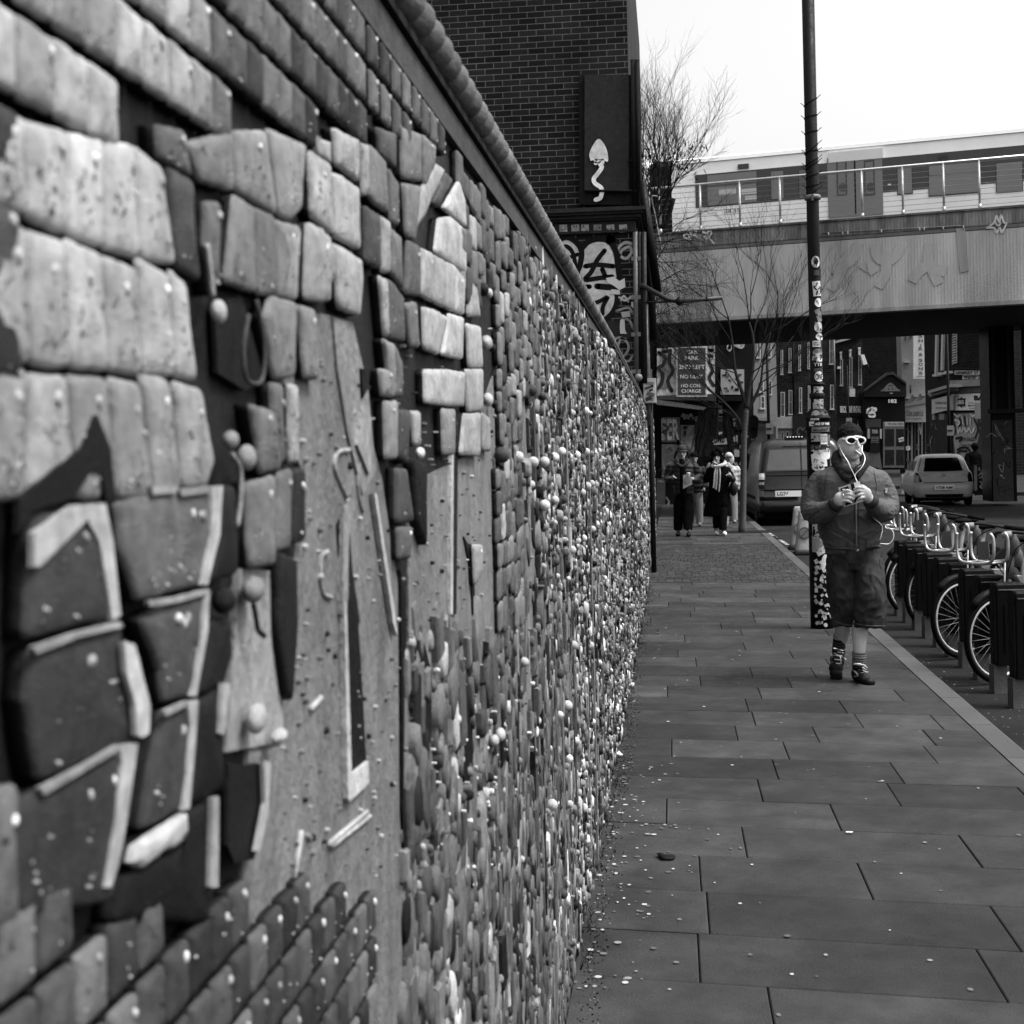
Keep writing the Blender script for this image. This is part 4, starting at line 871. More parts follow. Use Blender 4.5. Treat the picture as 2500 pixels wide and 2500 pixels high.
for x0, x1 in ((335, 435), (580, 682)):
    b = MB(); trq(b, 'r2', x0, 195, x1, 500, .1, 0, .064); trq(b, 'r2', x0 + 14, 210, x1 - 14, 488, .26, .06, .068)
    p = [on(*sz('r2', (x0 + x1) / 2 + 12, 430, TB), TB - .072)][0]; b.disc(p, bn, .12, .12, 18); b.build('door_window', MAT_TRAIN, dr)
b = MB(); trq(b, 'r2', 265, 125, 752, 170, .8, 0, .07); b.build('door_header', MAT_TRAIN, tr)
for reg, x0, y0, x1, y1 in (('r1', 1165, 240, 1270, 272), ('r2', 1238, 150, 1340, 184)): b = MB(); trq(b, reg, x0, y0, x1, y1, .1, 0, .05); b.build('vent', MAT_TRAIN, tr)
b = MB(); sa, za = sz('r1', 1045, 700, TB); b.text('38.55', on(sa, za, TB - .045), bd, Vector((0, 0, 1)), .11, .42, .12); sa, za = sz('r2', 795, 412, TB); trq(b, 'r2', 795, 402, 822, 414, .8, 0, .07); b.build('lettering', MAT_FLAT, tr)
# ------------------------------------------------------------------ bare street tree
def branch(mb, p, d, L, r, depth, rg, spread=.5, upw=.25, t=.06, lens=(.6, .85), kids=(2, 3), seg=4):
    pts = [p]; q = Vector(p); dd = Vector(d)
    for i in range(seg):
        dd = (dd + Vector((rg.gauss(0, .13), rg.gauss(0, .13), rg.gauss(0, .1) + upw * .12))).normalized(); q = q + dd * (L / seg); pts.append(q)
    k = 3 if r < .01 else (5 if r < .025 else 8)
    mb.tube(pts, [r * (1 - .42 * i / seg) for i in range(seg + 1)], k, t)
    if depth == 0: return
    for i in range(rg.randint(*kids) + 1):
        a = pts[min(seg, rg.randint(1, seg) if i else seg)]
        u, v, n = frame(dd); ang = rg.uniform(0, 6.28); sp = spread * rg.uniform(.5, 1.3)
        nd = (dd * math.cos(sp) + (u * math.cos(ang) + v * math.sin(ang)) * math.sin(sp) + Vector((0, 0, upw * .3))).normalized()
        branch(mb, a, nd, L * rg.uniform(*lens), r * .58, depth - 1, rg, spread, upw, t, lens, kids, seg)
TY = 27.0; tb = PG('r3', 1005, 1672); TY = tb.y
tree = thing('bare_tree', 'slim leafless street tree standing beside the kerb in front of the van', 'tree', tb)
rg = random.Random(11)
P3 = lambda x, y, dy=0: PY('r3', x, y, TY + dy)
b = MB(); b.tube(smooth_path([tb - Vector((0, 0, .05)), P3(1012, 1400), P3(1015, 1150), P3(1022, 900), P3(1040, 700)]), [.085 if i < 2 else .068 - .0009 * i for i in range(21)], 12, .15)
b.tube(smooth_path([P3(1010, 880), P3(970, 780), P3(880, 670), P3(760, 560), P3(650, 440)]), [.036 - .0013 * i for i in range(21)], 8, .07)
b.tube(smooth_path([P3(1040, 700), P3(1055, 560), P3(1090, 350), P3(1090, 150), P3(1060, 20)]), [.06 - .0023 * i for i in range(21)], 8, .08)
b.tube(smooth_path([P3(1040, 700), P3(1000, 560), P3(950, 400), P3(930, 200), P3(900, 0)]), [.045 - .0017 * i for i in range(21)], 8, .07)
b.tube(smooth_path([P3(1035, 740), P3(1100, 620), P3(1150, 500), P3(1170, 330), P3(1230, 100)]), [.04 - .0015 * i for i in range(21)], 8, .07)
b.build('trunk', MAT_BARK, tree)
b = MB()
for x, y, dx, dz, L in ((650, 440, -.8, .6, .75), (760, 560, -.5, .9, .9), (880, 670, -.3, 1, .9), (940, 400, -.6, .8, 1.0), (930, 200, -.5, 1, 1.1), (900, 0, -.3, 1, 1.0), (1090, 350, .5, 1, 1.0), (1090, 150, .1, 1, 1.1), (1060, 20, .15, 1, 1.1), (1150, 500, .9, .7, 1.0), (1170, 330, .8, .9, 1.1), (1230, 100, .5, 1, 1.0), (1000, 560, -.6, .8, 1.0), (1055, 560, .3, 1, .9), (970, 780, -.7, .5, .9), (1080, 420, 1, .5, 1.1), (1060, 20, -.2, 1, 1.1), (950, 420, -.9, .4, 1.0), (1160, 430, 1, .35, 1.2), (1100, 620, 1, .5, .9), (820, 610, -.9, .7, .9), (1230, 100, 1, .5, 1.0), (900, 0, -.9, .5, 1.0)):
    branch(b, P3(x, y, rg.uniform(-.1, .1)), Vector((dx, rg.uniform(-.6, .6), dz)).normalized(), L, .013, 4, rg, .42, .35, .055, (.55, .78), (2, 2))
b.build('crown', MAT_BARK, tree)
b = MB(); b.poly([tb + Vector(q) for q in ((-.45, -.3, .004), (.75, -.35, .004), (.75, .5, .004), (-.45, .5, .004))], .02); struct(b.build('tree_pit', MAT_STONE))
# scrubby bush and creeper growing at the building corner beside the bridge
def leafs(mb, pts, n, rr_, size, rg, t=(.02, .06)):
    for _ in range(n):
        p = rg.choice(pts) + Vector((rg.gauss(0, rr_), rg.gauss(0, rr_), rg.gauss(0, rr_))); u = Vector((rg.gauss(0, 1), rg.gauss(0, 1), rg.gauss(0, 1))).normalized() * size * rg.uniform(.6, 1.5); v, _q, _w = frame(u); v = v * size * .22
        mb.add([p - u, p + v, p + u, p - v], [(0, 1, 2, 3)], rg.uniform(*t), False)
SY = 26.0
bush = thing('scrub_bush', 'leafless scrubby bush growing in front of the white train by the bridge end', 'bush', PY('r1', 400, 850, SY)); rg = random.Random(5)
b = MB(); c_ = MB(); ends = []
for k in range(15):
    x, y = rg.uniform(230, 460), rg.uniform(700, 860); branch(b, PY('r1', x, y, SY + rg.uniform(-.4, .4)), Vector((rg.gauss(.1, .3), rg.gauss(0, .3), 1)).normalized(), rg.uniform(.8, 1.15), .018, 5, rg, .38, .3, .05, (.6, .85), (2, 2))
b.tube(smooth_path([PY('r1', x, y, SY - .3) for x, y in ((210, 1000), (260, 880), (330, 820), (480, 800), (560, 560))]), .045, 6, .03)
b.tube(smooth_path([PY('r1', x, y, SY - .5) for x, y in ((420, 548), (380, 535), (350, 555), (380, 700), (410, 860), (450, 1060))]), .016, 6, .4)
b.build('stems', MAT_BARK, bush)
leafs(c_, [PY('r1', rg.uniform(150, 800), rg.uniform(60, 320), SY) for _ in range(60)], 420, .12, .07, rg); c_.build('leaves', MAT_STONE, bush)
creep = thing('dead_creeper', 'tangle of bare creeper hanging down beside the building corner below the bush', 'climber', PY('r1', 350, 1500, 19)); b = MB(); c_ = MB()
for k in range(34):
    p = PY('r1', rg.uniform(250, 420), rg.uniform(900, 1800), 19 + rg.uniform(0, 2)); branch(b, p, Vector((rg.gauss(.35, .4), rg.gauss(0, .4), rg.gauss(.1, .7))).normalized(), rg.uniform(.3, .6), .009, 4, rg, .5, -.1, .045, (.6, .85), (2, 2))
b.build('stems', MAT_BARK, creep)
leafs(c_, [PY('r1', rg.uniform(260, 560), rg.uniform(950, 1900), 19.5) for _ in range(80)], 900, .06, .028, rg); c_.build('leaves', MAT_STONE, creep)
b = MB()
for x0, y0, x1, y1, r, t in ((255, 400, 400, 1450, .07, .02), (330, 1000, 370, 1900, .05, .04), (300, 1560, 320, 2700, .04, .2), (190, 40, 225, 600, .06, .02), (230, 560, 330, 1400, .05, .03)):
    b.tube([PY('r1', x0, y0, 18.6), PY('r1', x1, y1, 18.6)], r, 7, t)
props(b.build('steel_posts', MAT_METAL), 'dark rusty steel uprights bolted beside the building corner among creepers', 'posts')
# ------------------------------------------------------------------ buildings beyond the bridge
class Fac:
    def __init__(s, name, label, xL, dL, xR, dR, depth, ztop_, mt, tone=.05, zbot=-.1, cat='building'):
        a = PY('s', xL, 1100, dL); c = PY('s', xR, 1100, dR); s.a = Vector((a.x, a.y, 0)); s.c = Vector((c.x, c.y, 0)); s.d = (s.c - s.a).normalized(); s.n = Vector((s.d.y, -s.d.x, 0))
        if s.n.dot(CAM - s.a) < 0: s.n = -s.n
        s.t = thing(name, label, cat, (s.a + s.c) / 2); s.t['kind'] = 'thing'
        b = MB(); b.slab([s.a + Vector((0, 0, zbot)), s.c + Vector((0, 0, zbot)), s.c + Vector((0, 0, ztop_)), s.a + Vector((0, 0, ztop_))], -s.n * depth, tone); b.build('wall', mt, s.t)
    def p(s, reg, x, y, out=0.): return PP(reg, x, y, s.a + s.n * out, s.n)
    def q(s, mb, reg, pts, t, out=.05, th=None): t = min(.95, t ** .8); mb.slab([s.p(reg, x, y, out) for x, y in pts], -s.n * (th or out + .02), t)
    def r(s, mb, reg, x0, y0, x1, y1, t, out=.05, th=None): s.q(mb, reg, [(x0, y0), (x1, y0), (x1, y1), (x0, y1)], t, out, th)
    def text(s, mb, tx, reg, x0, y0, x1, y1, t, out=.1, bold=.02):    # box x0,y0 (top left) x1,y1 (bottom right)
        o = s.p(reg, x0, y1, out); e = s.p(reg, x1, y1, out); v = s.p(reg, x0, y0, out); mb.text(tx, o, e - o, Vector((0, 0, 1)), (v - o).length, (e - o).length, t, bold=bold)
    def window(s, reg, x0, y0, x1, y1, frame_t=.55, sill=True, w_=None, pane=.03):
        w_ = w_ or (x1 - x0) * .2; b = MB(); s.r(b, reg, x0, y0, x1, y1, frame_t, .06)
        if sill: s.r(b, reg, x0 - w_, y1, x1 + w_, y1 + w_ * .8 + 2, frame_t * .8, .14)
        f_ = b.build('window', MAT_PAINT, s.t); b = MB(); ym = (y0 + y1) / 2
        s.r(b, reg, x0 + w_, y0 + w_, x1 - w_, ym - w_ * .3, pane, .07); s.r(b, reg, x0 + w_, ym + w_ * .3, x1 - w_, y1 - w_, pane, .07); b.build('pane', MAT_GLASS, f_)
    def strokes(s, mb, reg, lst, wd, t, out=.02): strokes(mb, reg, lst, wd, t, n=s.n, plane=lambda rg_, x, y: s.p(rg_, x, y, out))
BR1 = brick_mat('far brick', .45, .15, .03, .035, .06, .1, .35, .4); BR2 = brick_mat('far brick dark', .45, .15, .03, .02, .035, .06, .3, .4)
# building with the car park sign, just past the bridge
f1 = Fac('sign_building', 'low building with painted car park sign above a dark graffiti-covered yard entrance', 1585, 46, 1748, 46, 5, 8, BR2, .05)
b = MB(); f1.q(b, 'r3', [(335, 100), (790, 80), (790, 585), (335, 600)], .75, .06); b.build('mural_wall', MAT_SPRAY, f1.t)
b = MB(); f1.strokes(b, 'r3', [[(350, 260), (400, 300), (380, 360), (345, 380), (380, 430), (370, 500), (345, 540)], [(440, 240), (430, 330), (460, 400), (420, 480), (450, 560)], [(740, 330), (770, 400), (745, 460), (780, 520)]], .12, .1, .07); f1.strokes(b, 'r3', [[(400, 240), (410, 400), (390, 520)], [(760, 230), (750, 300)]], .25, .4, .07); b.build('mural', MAT_SPRAY, f1.t)
b = MB(); f1.r(b, 'r3', 486, 208, 730, 608, .8, .14); f1.r(b, 'r3', 499, 222, 717, 594, .12, .15); sg = b.build('car_park_sign', MAT_PAINT, f1.t)
b = MB()
for tx, x0, y0, x1, y1 in (('CAR', 566, 242, 655, 270), ('PARK', 552, 288, 662, 318), ('2ND LEFT', 508, 356, 712, 389), ('NO ULEZ', 518, 434, 695, 464), ('NO CON.', 525, 506, 682, 534), ('CHARGE', 527, 548, 682, 576)): f1.text(b, tx, 'r3', x0, y0, x1, y1, .95, .17, .02)
b.build('lettering', MAT_FLAT, sg)
b = MB(); f1.q(b, 'r3', [(330, 628), (720, 688), (720, 715), (330, 668)], .25, .5); f1.q(b, 'r3', [(335, 600), (800, 590), (800, 640), (335, 628)], .09, .12); b.build('ledge', MAT_STONE, f1.t)
b = MB(); f1.r(b, 'r3', 330, 690, 700, 1560, .012, .08); b.build('opening', MAT_STONE, f1.t)
b = MB(); f1.r(b, 'r3', 372, 768, 515, 965, .2, .12); f1.r(b, 'r3', 520, 830, 632, 1240, .26, .12); f1.r(b, 'r3', 330, 1250, 400, 1500, .12, .2); f1.r(b, 'r3', 372, 980, 516, 1240, .28, .12); b.build('shutter', MAT_PAINT, f1.t)
b = MB(); f1.text(b, 'PER', 'r3', 372, 780, 512, 950, .75, .14, .03)
f1.strokes(b, 'r3', [[(530, 760), (545, 745), (550, 780), (570, 750), (580, 780), (600, 745), (620, 780)], [(640, 770), (670, 765), (640, 790), (672, 800)], [(560, 1000), (570, 950), (590, 1010), (600, 960)], [(410, 1010), (440, 990), (470, 1030), (440, 1060)], [(345, 1390), (380, 1480), (350, 1470), (380, 1400)], [(380, 1100), (400, 1180), (440, 1120), (470, 1200)]], .07, .45, .15)
f1.strokes(b, 'r3', [[(410, 1400), (430, 1440), (400, 1480), (450, 1500)], [(345, 1270), (385, 1275)]], .06, .4, .24)
for k in range(26): x, y = R.uniform(380, 630), R.uniform(840, 1230); f1.strokes(b, 'r3', [[(x + R.gauss(0, 14), y + R.gauss(0, 18)) for _ in range(4)]], R.uniform(.03, .09), R.choice([.4, .02, .25, .5]), .14)
b.build('graffiti', MAT_SPRAY, f1.t)
f2 = Fac('poster_building', 'dark wall with black and white posters between the car park sign and the pale house', 1746, 47, 1842, 47, 5, 8, MAT_STONE, .045)
b = MB(); f2.r(b, 'r3', 836, 392, 1020, 590, .55, .08)
for k in range(16): x, y = R.uniform(850, 990), R.uniform(405, 570); f2.r(b, 'r3', x, y, x + R.uniform(10, 34), y + R.uniform(8, 26), R.choice([.03, .1, .2, .03]), .085 + .0006 * k)
b.build('poster', MAT_FLAT, f2.t)
b = MB(); f2.strokes(b, 'r3', [[(905, 170), (900, 240), (930, 160)], [(925, 180), (1000, 215), (1005, 160)]], .14, .6, .03)
for k in range(30): x, y = R.uniform(880, 1070), R.uniform(800, 1250); f2.r(b, 'r3', x, y, x + R.uniform(8, 40), y + R.uniform(6, 36), R.choice([.3, .1, .5, .02, .2]), .03 + k * .0008)
for k in range(16): x, y = R.uniform(880, 1070), R.uniform(820, 1250); f2.strokes(b, 'r3', [[(x + R.gauss(0, 14), y + R.gauss(0, 18)) for _ in range(4)]], .05, R.choice([.5, .02]), .08)
b.build('graffiti', MAT_SPRAY, f2.t)
b = MB(); f2.r(b, 'r3', 886, 786, 965, 855, .02, .2); b.text('P', f2.p('r3', 895, 835, .22), f2.d, Vector((0, 0, 1)), .4, .3, .6); f2.r(b, 'r3', 915, 808, 955, 840, .5, .21); f2.r(b, 'r3', 820, 600, 1010, 640, .02, .3); b.build('shop_sign', MAT_PAINT, f2.t)
# feather banner
fb = thing('feather_banner', 'narrow pale feather banner with dark symbols behind the street tree', 'banner', PG('r3', 1090, 1400)); b = MB()
b.slab([PY('r3', x, y, 40) for x, y in ((1072, 768), (1125, 766), (1122, 850), (1105, 930), (1080, 975))], (0, .03, 0), .5); b.tube([PY('r3', 1070, 760, 40), PG('r3', 1080, 1355) * 1.0], .02, 6, .1)
for y in (795, 830, 862, 895): b.disc(PY('r3', 1099 - (y - 795) * .06, y, 39.98), (0, -1, 0), .13, .05, 10, ry=.16)
b.build('flag', MAT_FLAT, fb)
# thatch-like hanging plant
b = MB(); rg = random.Random(3)
for k in range(1500):
    x = rg.gauss(800, 45); y = 700 + rg.uniform(0, 120); L = rg.uniform(140, 330); e = x + (x - 800) * rg.uniform(.2, .9); p = PY('r3', x, y, 42 + rg.uniform(-.5, .5)); q = PY('r3', e, min(1080, y + L), 42 + rg.uniform(-.5, .5)); w_ = Vector((.012, 0, 0))
    b.add([p - w_, p + w_, q + w_ * .4, q - w_ * .4], [(0, 1, 2, 3)], rg.uniform(.06, .28), False)
pl = thing('hanging_plant', 'dry shaggy plant hanging like thatch over the pavement beyond the bridge', 'plant', PY('r3', 800, 900, 42)); b.build('fronds', MAT_STONE, pl)
# pointing sign on a pole + parking signs
sp_ = thing('arrow_sign', 'white arrow shaped sign on a sticker-covered pole behind the walkers', 'sign', PG('r3', 832, 1330)); SPY = 36
b = MB(); b.tube([PY('r3', 832, 640, SPY), PY('r3', 836, 1440, SPY)], .05, 8, .03); b.build('pole', MAT_METAL, sp_)
b = MB(); b.slab([PY('r3', x, y, SPY - .08) for x, y in ((762, 960), (782, 938), (886, 935), (886, 980), (782, 985))], (0, .03, 0), .6); b.build('board', MAT_PAINT, sp_)
b = MB(); b.text('BMB CATERING', PY('r3', 786, 972, SPY - .1), (1, 0, 0), (0, 0, 1), .25, 1.0, .03, bold=.02); b.ribbon([PY('r3', x, y, SPY - .1) for x, y in ((780, 945), (766, 960), (780, 975))], .03, NY, .03); b.build('lettering', MAT_FLAT, sp_)
b = MB()
for k in range(14): p = PY('r3', 835, R.uniform(660, 1010), SPY - .055); b.box(p, (.09, .004, R.uniform(.05, .14)), R.choice([.6, .3, .1]))
for x, y, w_, h_ in ((953, 942, 42, 38), (962, 1052, 40, 56)): b.box(PY('r3', x, y, SPY - .06), (w_ * .0033, .01, h_ * .0033), .55)
b.build('sticker', MAT_FLAT, sp_)
# row of far houses, nearest the railway first
f3 = Fac('pale_house', 'pale plastered house with shop front behind the tall thin post', 1832, 94, 1900, 96, 6, 13, MAT_PAINT, .2)
for x0, y0, x1, y1 in ((1120, 170, 1150, 300), (1205, 170, 1235, 300), (1140, 480, 1175, 570), (1215, 480, 1240, 590), (1150, 600, 1185, 700)): f3.window('r3', x0, y0, x1, y1, .3)
b = MB(); f3.q(b, 'r3', [(1085, 740), (1270, 745), (1270, 800), (1085, 790)], .12, .5); f3.text(b, 'BARBERS', 'r3', 1120, 745, 1200, 775, .3, .52, .02); f3.r(b, 'r3', 1110, 840, 1270, 1000, .03, .1); b.build('shop_front', MAT_PAINT, f3.t)
f4 = Fac('brick_terrace', 'long three storey brick terrace with white sash windows beyond the bridge', 1897, 97, 2045, 97, 4, 15, BR1, .05)
for x0, y0, x1, y1 in ((1307, 240, 1326, 430), (1370, 225, 1392, 415), (1447, 200, 1465, 400), (1518, 180, 1536, 385), (1307, 570, 1340, 765), (1370, 555, 1400, 745), (1452, 535, 1475, 735), (1522, 520, 1540, 720)): f4.window('r3', x0, y0, x1, y1, .5, pane=.06, w_=5)
for x0, y0, x1, y1 in ((424, 150, 456, 368), (430, 540, 462, 742)): f4.window('r4', x0, y0, x1, y1, .5, pane=.06, w_=6)
b = MB(); f4.q(b, 'r3', [(1272, 770), (1400, 760), (1400, 855), (1272, 855)], .33, .4); f4.r(b, 'r3', 1275, 856, 1400, 990, .3, .1)
for x0, x1 in ((1312, 1330), (1350, 1372)): f4.r(b, 'r3', x0, 880, x1, 985, .55, .13); f4.r(b, 'r3', x0 + 4, 886, x1 - 4, 980, .04, .14)
b.build('shop_front', MAT_PAINT, f4.t)
b = MB(); f4.r(b, 'r3', 1400, 760, 1545, 1010, .02, .45); f4.strokes(b, 'r3', [[(1440, 905), (1440, 870), (1465, 850), (1480, 870), (1500, 850), (1515, 905)], [(1450, 1000), (1450, 900)]], .12, .15, .5); b.build('dark_shop_front', MAT_PAINT, f4.t)
b = MB(); b.tube([f4.p('r3', 1405, 150, .1), f4.p('r3', 1408, 760, .1)], .06, 6, .015); b.tube([f4.p('r4', 460, 130, .1), f4.p('r4', 470, 640, .1)], .06, 6, .25); b.build('downpipe', MAT_METAL, f4.t)
f5 = Fac('vintage_shop_building', 'brick building with three tall windows above a black vintage clothes shop front', 2037, 98, 2112, 98, 3, 15, BR1, .045)
for x0, y0, x1, y1 in ((508, 268, 530, 545), (585, 250, 608, 560), (660, 232, 684, 540)):
    b = MB(); f5.q(b, 'r4', [(x0, y0), (x1, y0 - 3), (x1 - 5, y0 + 14), (x0 + 5, y0 + 16)], .6, .3); f5.r(b, 'r4', x0 + 3, y0 + 14, x1 - 3, y0 + 60, .5, .18); k_ = b.build('keystone', MAT_PAINT, f5.t)
    f5.window('r4', x0 + 4, y0 + 60, x1 + 6, y1, .42, pane=.04, w_=6)
b = MB(); f5.q(b, 'r4', [(458, 182), (690, 118), (690, 136), (460, 200)], .4, .5); b.build('cornice', MAT_STONE, f5.t)
b = MB(); f5.q(b, 'r4', [(480, 640), (720, 600), (720, 800), (480, 812)], .012, .6); sf = b.build('fascia', MAT_PAINT, f5.t)
b = MB(); f5.text(b, 'BRICK LANE VINTAGE', 'r4', 514, 716, 692, 772, .75, .64, .03); b.build('lettering', MAT_FLAT, sf)
b = MB(); f5.r(b, 'r4', 480, 812, 740, 1240, .02, .1); f5.r(b, 'r4', 655, 830, 662, 1000, .15, .14)
for x, y in ((656, 866), (716, 868), (702, 930), (722, 1010)): f5.r(b, 'r4', x, y, x + 8, y + 14, .8, .2)
b.build('shop_window', MAT_GLASS, f5.t)
b = MB(); f5.q(b, 'r4', [(683, 292), (712, 290), (738, 368), (706, 375)], .75, .7); f5.r(b, 'r4', 490, 388, 518, 408, .6, .6); f5.r(b, 'r4', 590, 572, 636, 638, .5, .7); b.build('wall_sign', MAT_PAINT, f5.t)
b = MB(); b.tube([f5.p('r4', 738, 365, .4), f5.p('r4', 765, 450, .4)], .05, 6, .03); b.build('lamp_arm', MAT_METAL, f5.t)
# black gabled entrance
f6 = Fac('gabled_entrance', 'black gabled entrance numbered 182 with glazed double doors', 2110, 96, 2212, 96, 2, 5.4, MAT_PAINT, .014)
b = MB(); f6.q(b, 'r4', [(715, 600), (905, 445), (955, 445), (1060, 520), (1060, 640), (715, 640)], .014, .3); f6.q(b, 'r4', [(715, 596), (903, 462), (950, 455), (1060, 535), (1060, 520), (952, 432), (900, 440), (715, 580)], .05, .5); b.build('gable', MAT_PAINT, f6.t)
b = MB()
f6.strokes(b, 'r4', [[(855, 590), (880, 575), (900, 550), (930, 530), (960, 552), (980, 575), (1005, 588)], [(870, 588), (1000, 586)], [(900, 580), (910, 555), (930, 575), (950, 555), (960, 580)], [(880, 586), (893, 572), (905, 584)], [(955, 584), (970, 572), (985, 584)], [(930, 540), (930, 580)]], .1, .3, .33)
b.build('carving', MAT_STONE, f6.t)
b = MB(); f6.text(b, '182', 'r4', 912, 660, 982, 690, .8, .34, .03); f6.r(b, 'r4', 925, 606, 946, 614, .4, .33)
f6.strokes(b, 'r4', [[(752, 748), (775, 760), (800, 745)], [(775, 755), (778, 795)], [(762, 795), (775, 765), (790, 795)], [(778, 740), (772, 750)]], .3, .7, .33); f6.r(b, 'r4', 732, 742, 740, 780, .5, .33); b.build('lettering', MAT_FLAT, f6.t)
dd_ = MB(); f6.r(dd_, 'r4', 868, 846, 1042, 1226, .16, .12); dd_ = dd_.build('door', MAT_PAINT, f6.t)
b = MB()
for x0, x1 in ((884, 960), (976, 1040)): f6.r(b, 'r4', x0, 906, x1, 1048, .03, .14); f6.r(b, 'r4', x0, 1078, x1, 1205, .03, .14)
b.build('pane', MAT_GLASS, dd_)
b = MB(); f6.r(b, 'r4', 882, 848, 1040, 884, .4, .15); f6.text(b, 'WE ARE OPEN', 'r4', 905, 855, 1036, 873, .05, .17); f6.q(b, 'r4', [(995, 985), (1036, 972), (1040, 1005), (1000, 1016)], .6, .2); f6.text(b, 'OPEN', 'r4', 1000, 985, 1036, 1003, .05, .22); b.build('door_sign', MAT_FLAT, dd_)
b = MB(); f6.r(b, 'r4', 725, 822, 850, 900, .06, .2); f6.r(b, 'r4', 762, 890, 840, 1098, .012, .5)
for i, tx in enumerate(('BRICK', 'LANE', 'VINTAGE')): f6.text(b, tx, 'r4', 778, 912 + i * 11, 824, 920 + i * 11, .6, .53)
for i, tx in enumerate(('VINTAGE CLOTHES', 'MEN & WOMEN', 'OPEN DAILY', 'BOUTIQUE')): f6.text(b, tx, 'r4', 770, 970 + i * 14, 832, 977 + i * 14, .4, .53)
f6.q(b, 'r4', [(735, 1100), (840, 1100), (860, 1240), (735, 1200)], .12, .4); f6.r(b, 'r4', 742, 905, 760, 985, .45, .45); f6.r(b, 'r4', 842, 905, 856, 985, .45, .45); b.build('notice_board', MAT_FLAT, f6.t)
# tall brick flank behind the gable
f7 = Fac('brick_flank', 'tall plain brick flank wall rising behind the gabled entrance', 2100, 108, 2235, 108, 6, 15, BR2, .05)
# white building with the vertical sign
f8 = Fac('white_building', 'narrow white rendered building with a tall vertical shop sign', 2206, 98, 2270, 98, 2, 15, MAT_PAINT, .34)
sg = MB(); f8.r(sg, 'r4', 1118, -120, 1242, 490, .55, .9, .2); sg = sg.build('vertical_sign', MAT_PAINT, f8.t)
b = MB()
for i, ch in enumerate('BASHIR'): f8.text(b, ch, 'r4', 1162, -65 + i * 53 - 58 * 0 - 62 + 0, 1196, -65 + i * 53 - 24, .2, .93, .02) if i < 2 else None
for ch, y in (('S', 125), ('H', 163), ('I', 205), ('R', 229), ('&', 276), ('S', 324), ('O', 357), ('N', 394), ('S', 430)):
    f8.text(b, ch, 'r4', 1176 if ch == 'I' else 1162, y, 1184 if ch == 'I' else 1197, y + 26, .18, .93, .03)
f8.text(b, 'LONDON LTD', 'r4', 1138, 466, 1236, 477, .18, .93, .02); b.build('lettering', MAT_FLAT, sg)
b = MB(); f8.r(b, 'r4', 1048, 140, 1060, 170, .1, .1); f8.r(b, 'r4', 1090, 130, 1105, 152, .1, .1); f8.r(b, 'r4', 1055, 632, 1090, 655, .3, .4); f8.r(b, 'r4', 1120, 620, 1155, 640, .3, .4); f8.r(b, 'r4', 1185, 610, 1225, 632, .3, .4)
f8.r(b, 'r4', 1050, 345, 1092, 356, .5, .6); b.tube([f8.p('r4', 1094, 540, .1), f8.p('r4', 1094, 610, .1)], .05, 6, .05); b.build('sill', MAT_PAINT, f8.t)
b = MB(); f8.q(b, 'r4', [(985, 735), (1000, 722), (1236, 690), (1238, 848), (985, 850)], .3, 1.0, .5); f8.q(b, 'r4', [(1000, 715), (1240, 660), (1240, 690), (1000, 730)], .2, 1.1); fs_ = b.build('awning_board', MAT_PAINT, f8.t)
b = MB(); f8.text(b, 'Bashir & Sons London Ltd', 'r4', 1012, 745, 1200, 800, .08, 1.03, .01); f8.text(b, 'LEATHER GARMENTS', 'r4', 1020, 815, 1190, 830, .12, 1.03, .0); b.build('lettering', MAT_FLAT, fs_)
b = MB(); f8.r(b, 'r4', 1030, 850, 1245, 1260, .02, .2)
for k in range(7): x = 1040 + k * 29; f8.r(b, 'r4', x, 855, x + R.uniform(8, 16), 1240, R.choice([.1, .06, .2]), .28)
for k in range(10): x, y = R.uniform(1045, 1230), R.uniform(880, 1200); f8.strokes(b, 'r4', [[(x + R.gauss(0, 8), y + R.gauss(0, 25)) for _ in range(3)]], .12, R.choice([.35, .2]), .3)
f8.q(b, 'r4', [(1052, 1050), (1090, 1045), (1096, 1075), (1075, 1088), (1055, 1078)], .6, .35); b.build('shutter', MAT_PAINT, f8.t)
# corner building, side towards us and fascia with the shop name
f9 = Fac('sash_window_building', 'dark brick side of the corner shop with white framed sash windows', 2262, 84, 2318, 76, 6, 12, BR2, .03)
for pts in ([(1300, 120), (1312, 120), (1305, 460), (1292, 462)], [(1350, 120), (1364, 120), (1356, 420), (1342, 425)]):
    b = MB(); f9.q(b, 'r4', pts, .5, .12); b.build('sash_frame', MAT_PAINT, f9.t)
b = MB(); f9.q(b, 'r4', [(1275, 455), (1308, 452), (1308, 470), (1275, 472)], .5, .3); f9.q(b, 'r4', [(1322, 440), (1350, 436), (1350, 455), (1322, 460)], .5, .3); f9.q(b, 'r4', [(1370, 430), (1392, 426), (1392, 445), (1370, 450)], .5, .3); b.build('sill', MAT_PAINT, f9.t)
b = MB(); f9.q(b, 'r4', [(1238, 590), (1420, 535), (1420, 560), (1240, 612)], .3, .6); f9.q(b, 'r4', [(1232, 612), (1420, 560), (1420, 590), (1250, 640)], .18, .4); b.build('cornice', MAT_STONE, f9.t)
b = MB(); f9.q(b, 'r4', [(1270, 665), (1398, 630), (1398, 750), (1270, 782)], .45, .3); fs_ = b.build('fascia', MAT_PAINT, f9.t)
b = MB(); f9.text(b, 'BASHIR & SONS', 'r4', 1300, 680, 1390, 700, .12, .33, .01); f9.text(b, 'MANUFACTURERS OF LEATHER', 'r4', 1300, 725, 1392, 738, .15, .33); b.build('lettering', MAT_FLAT, fs_)
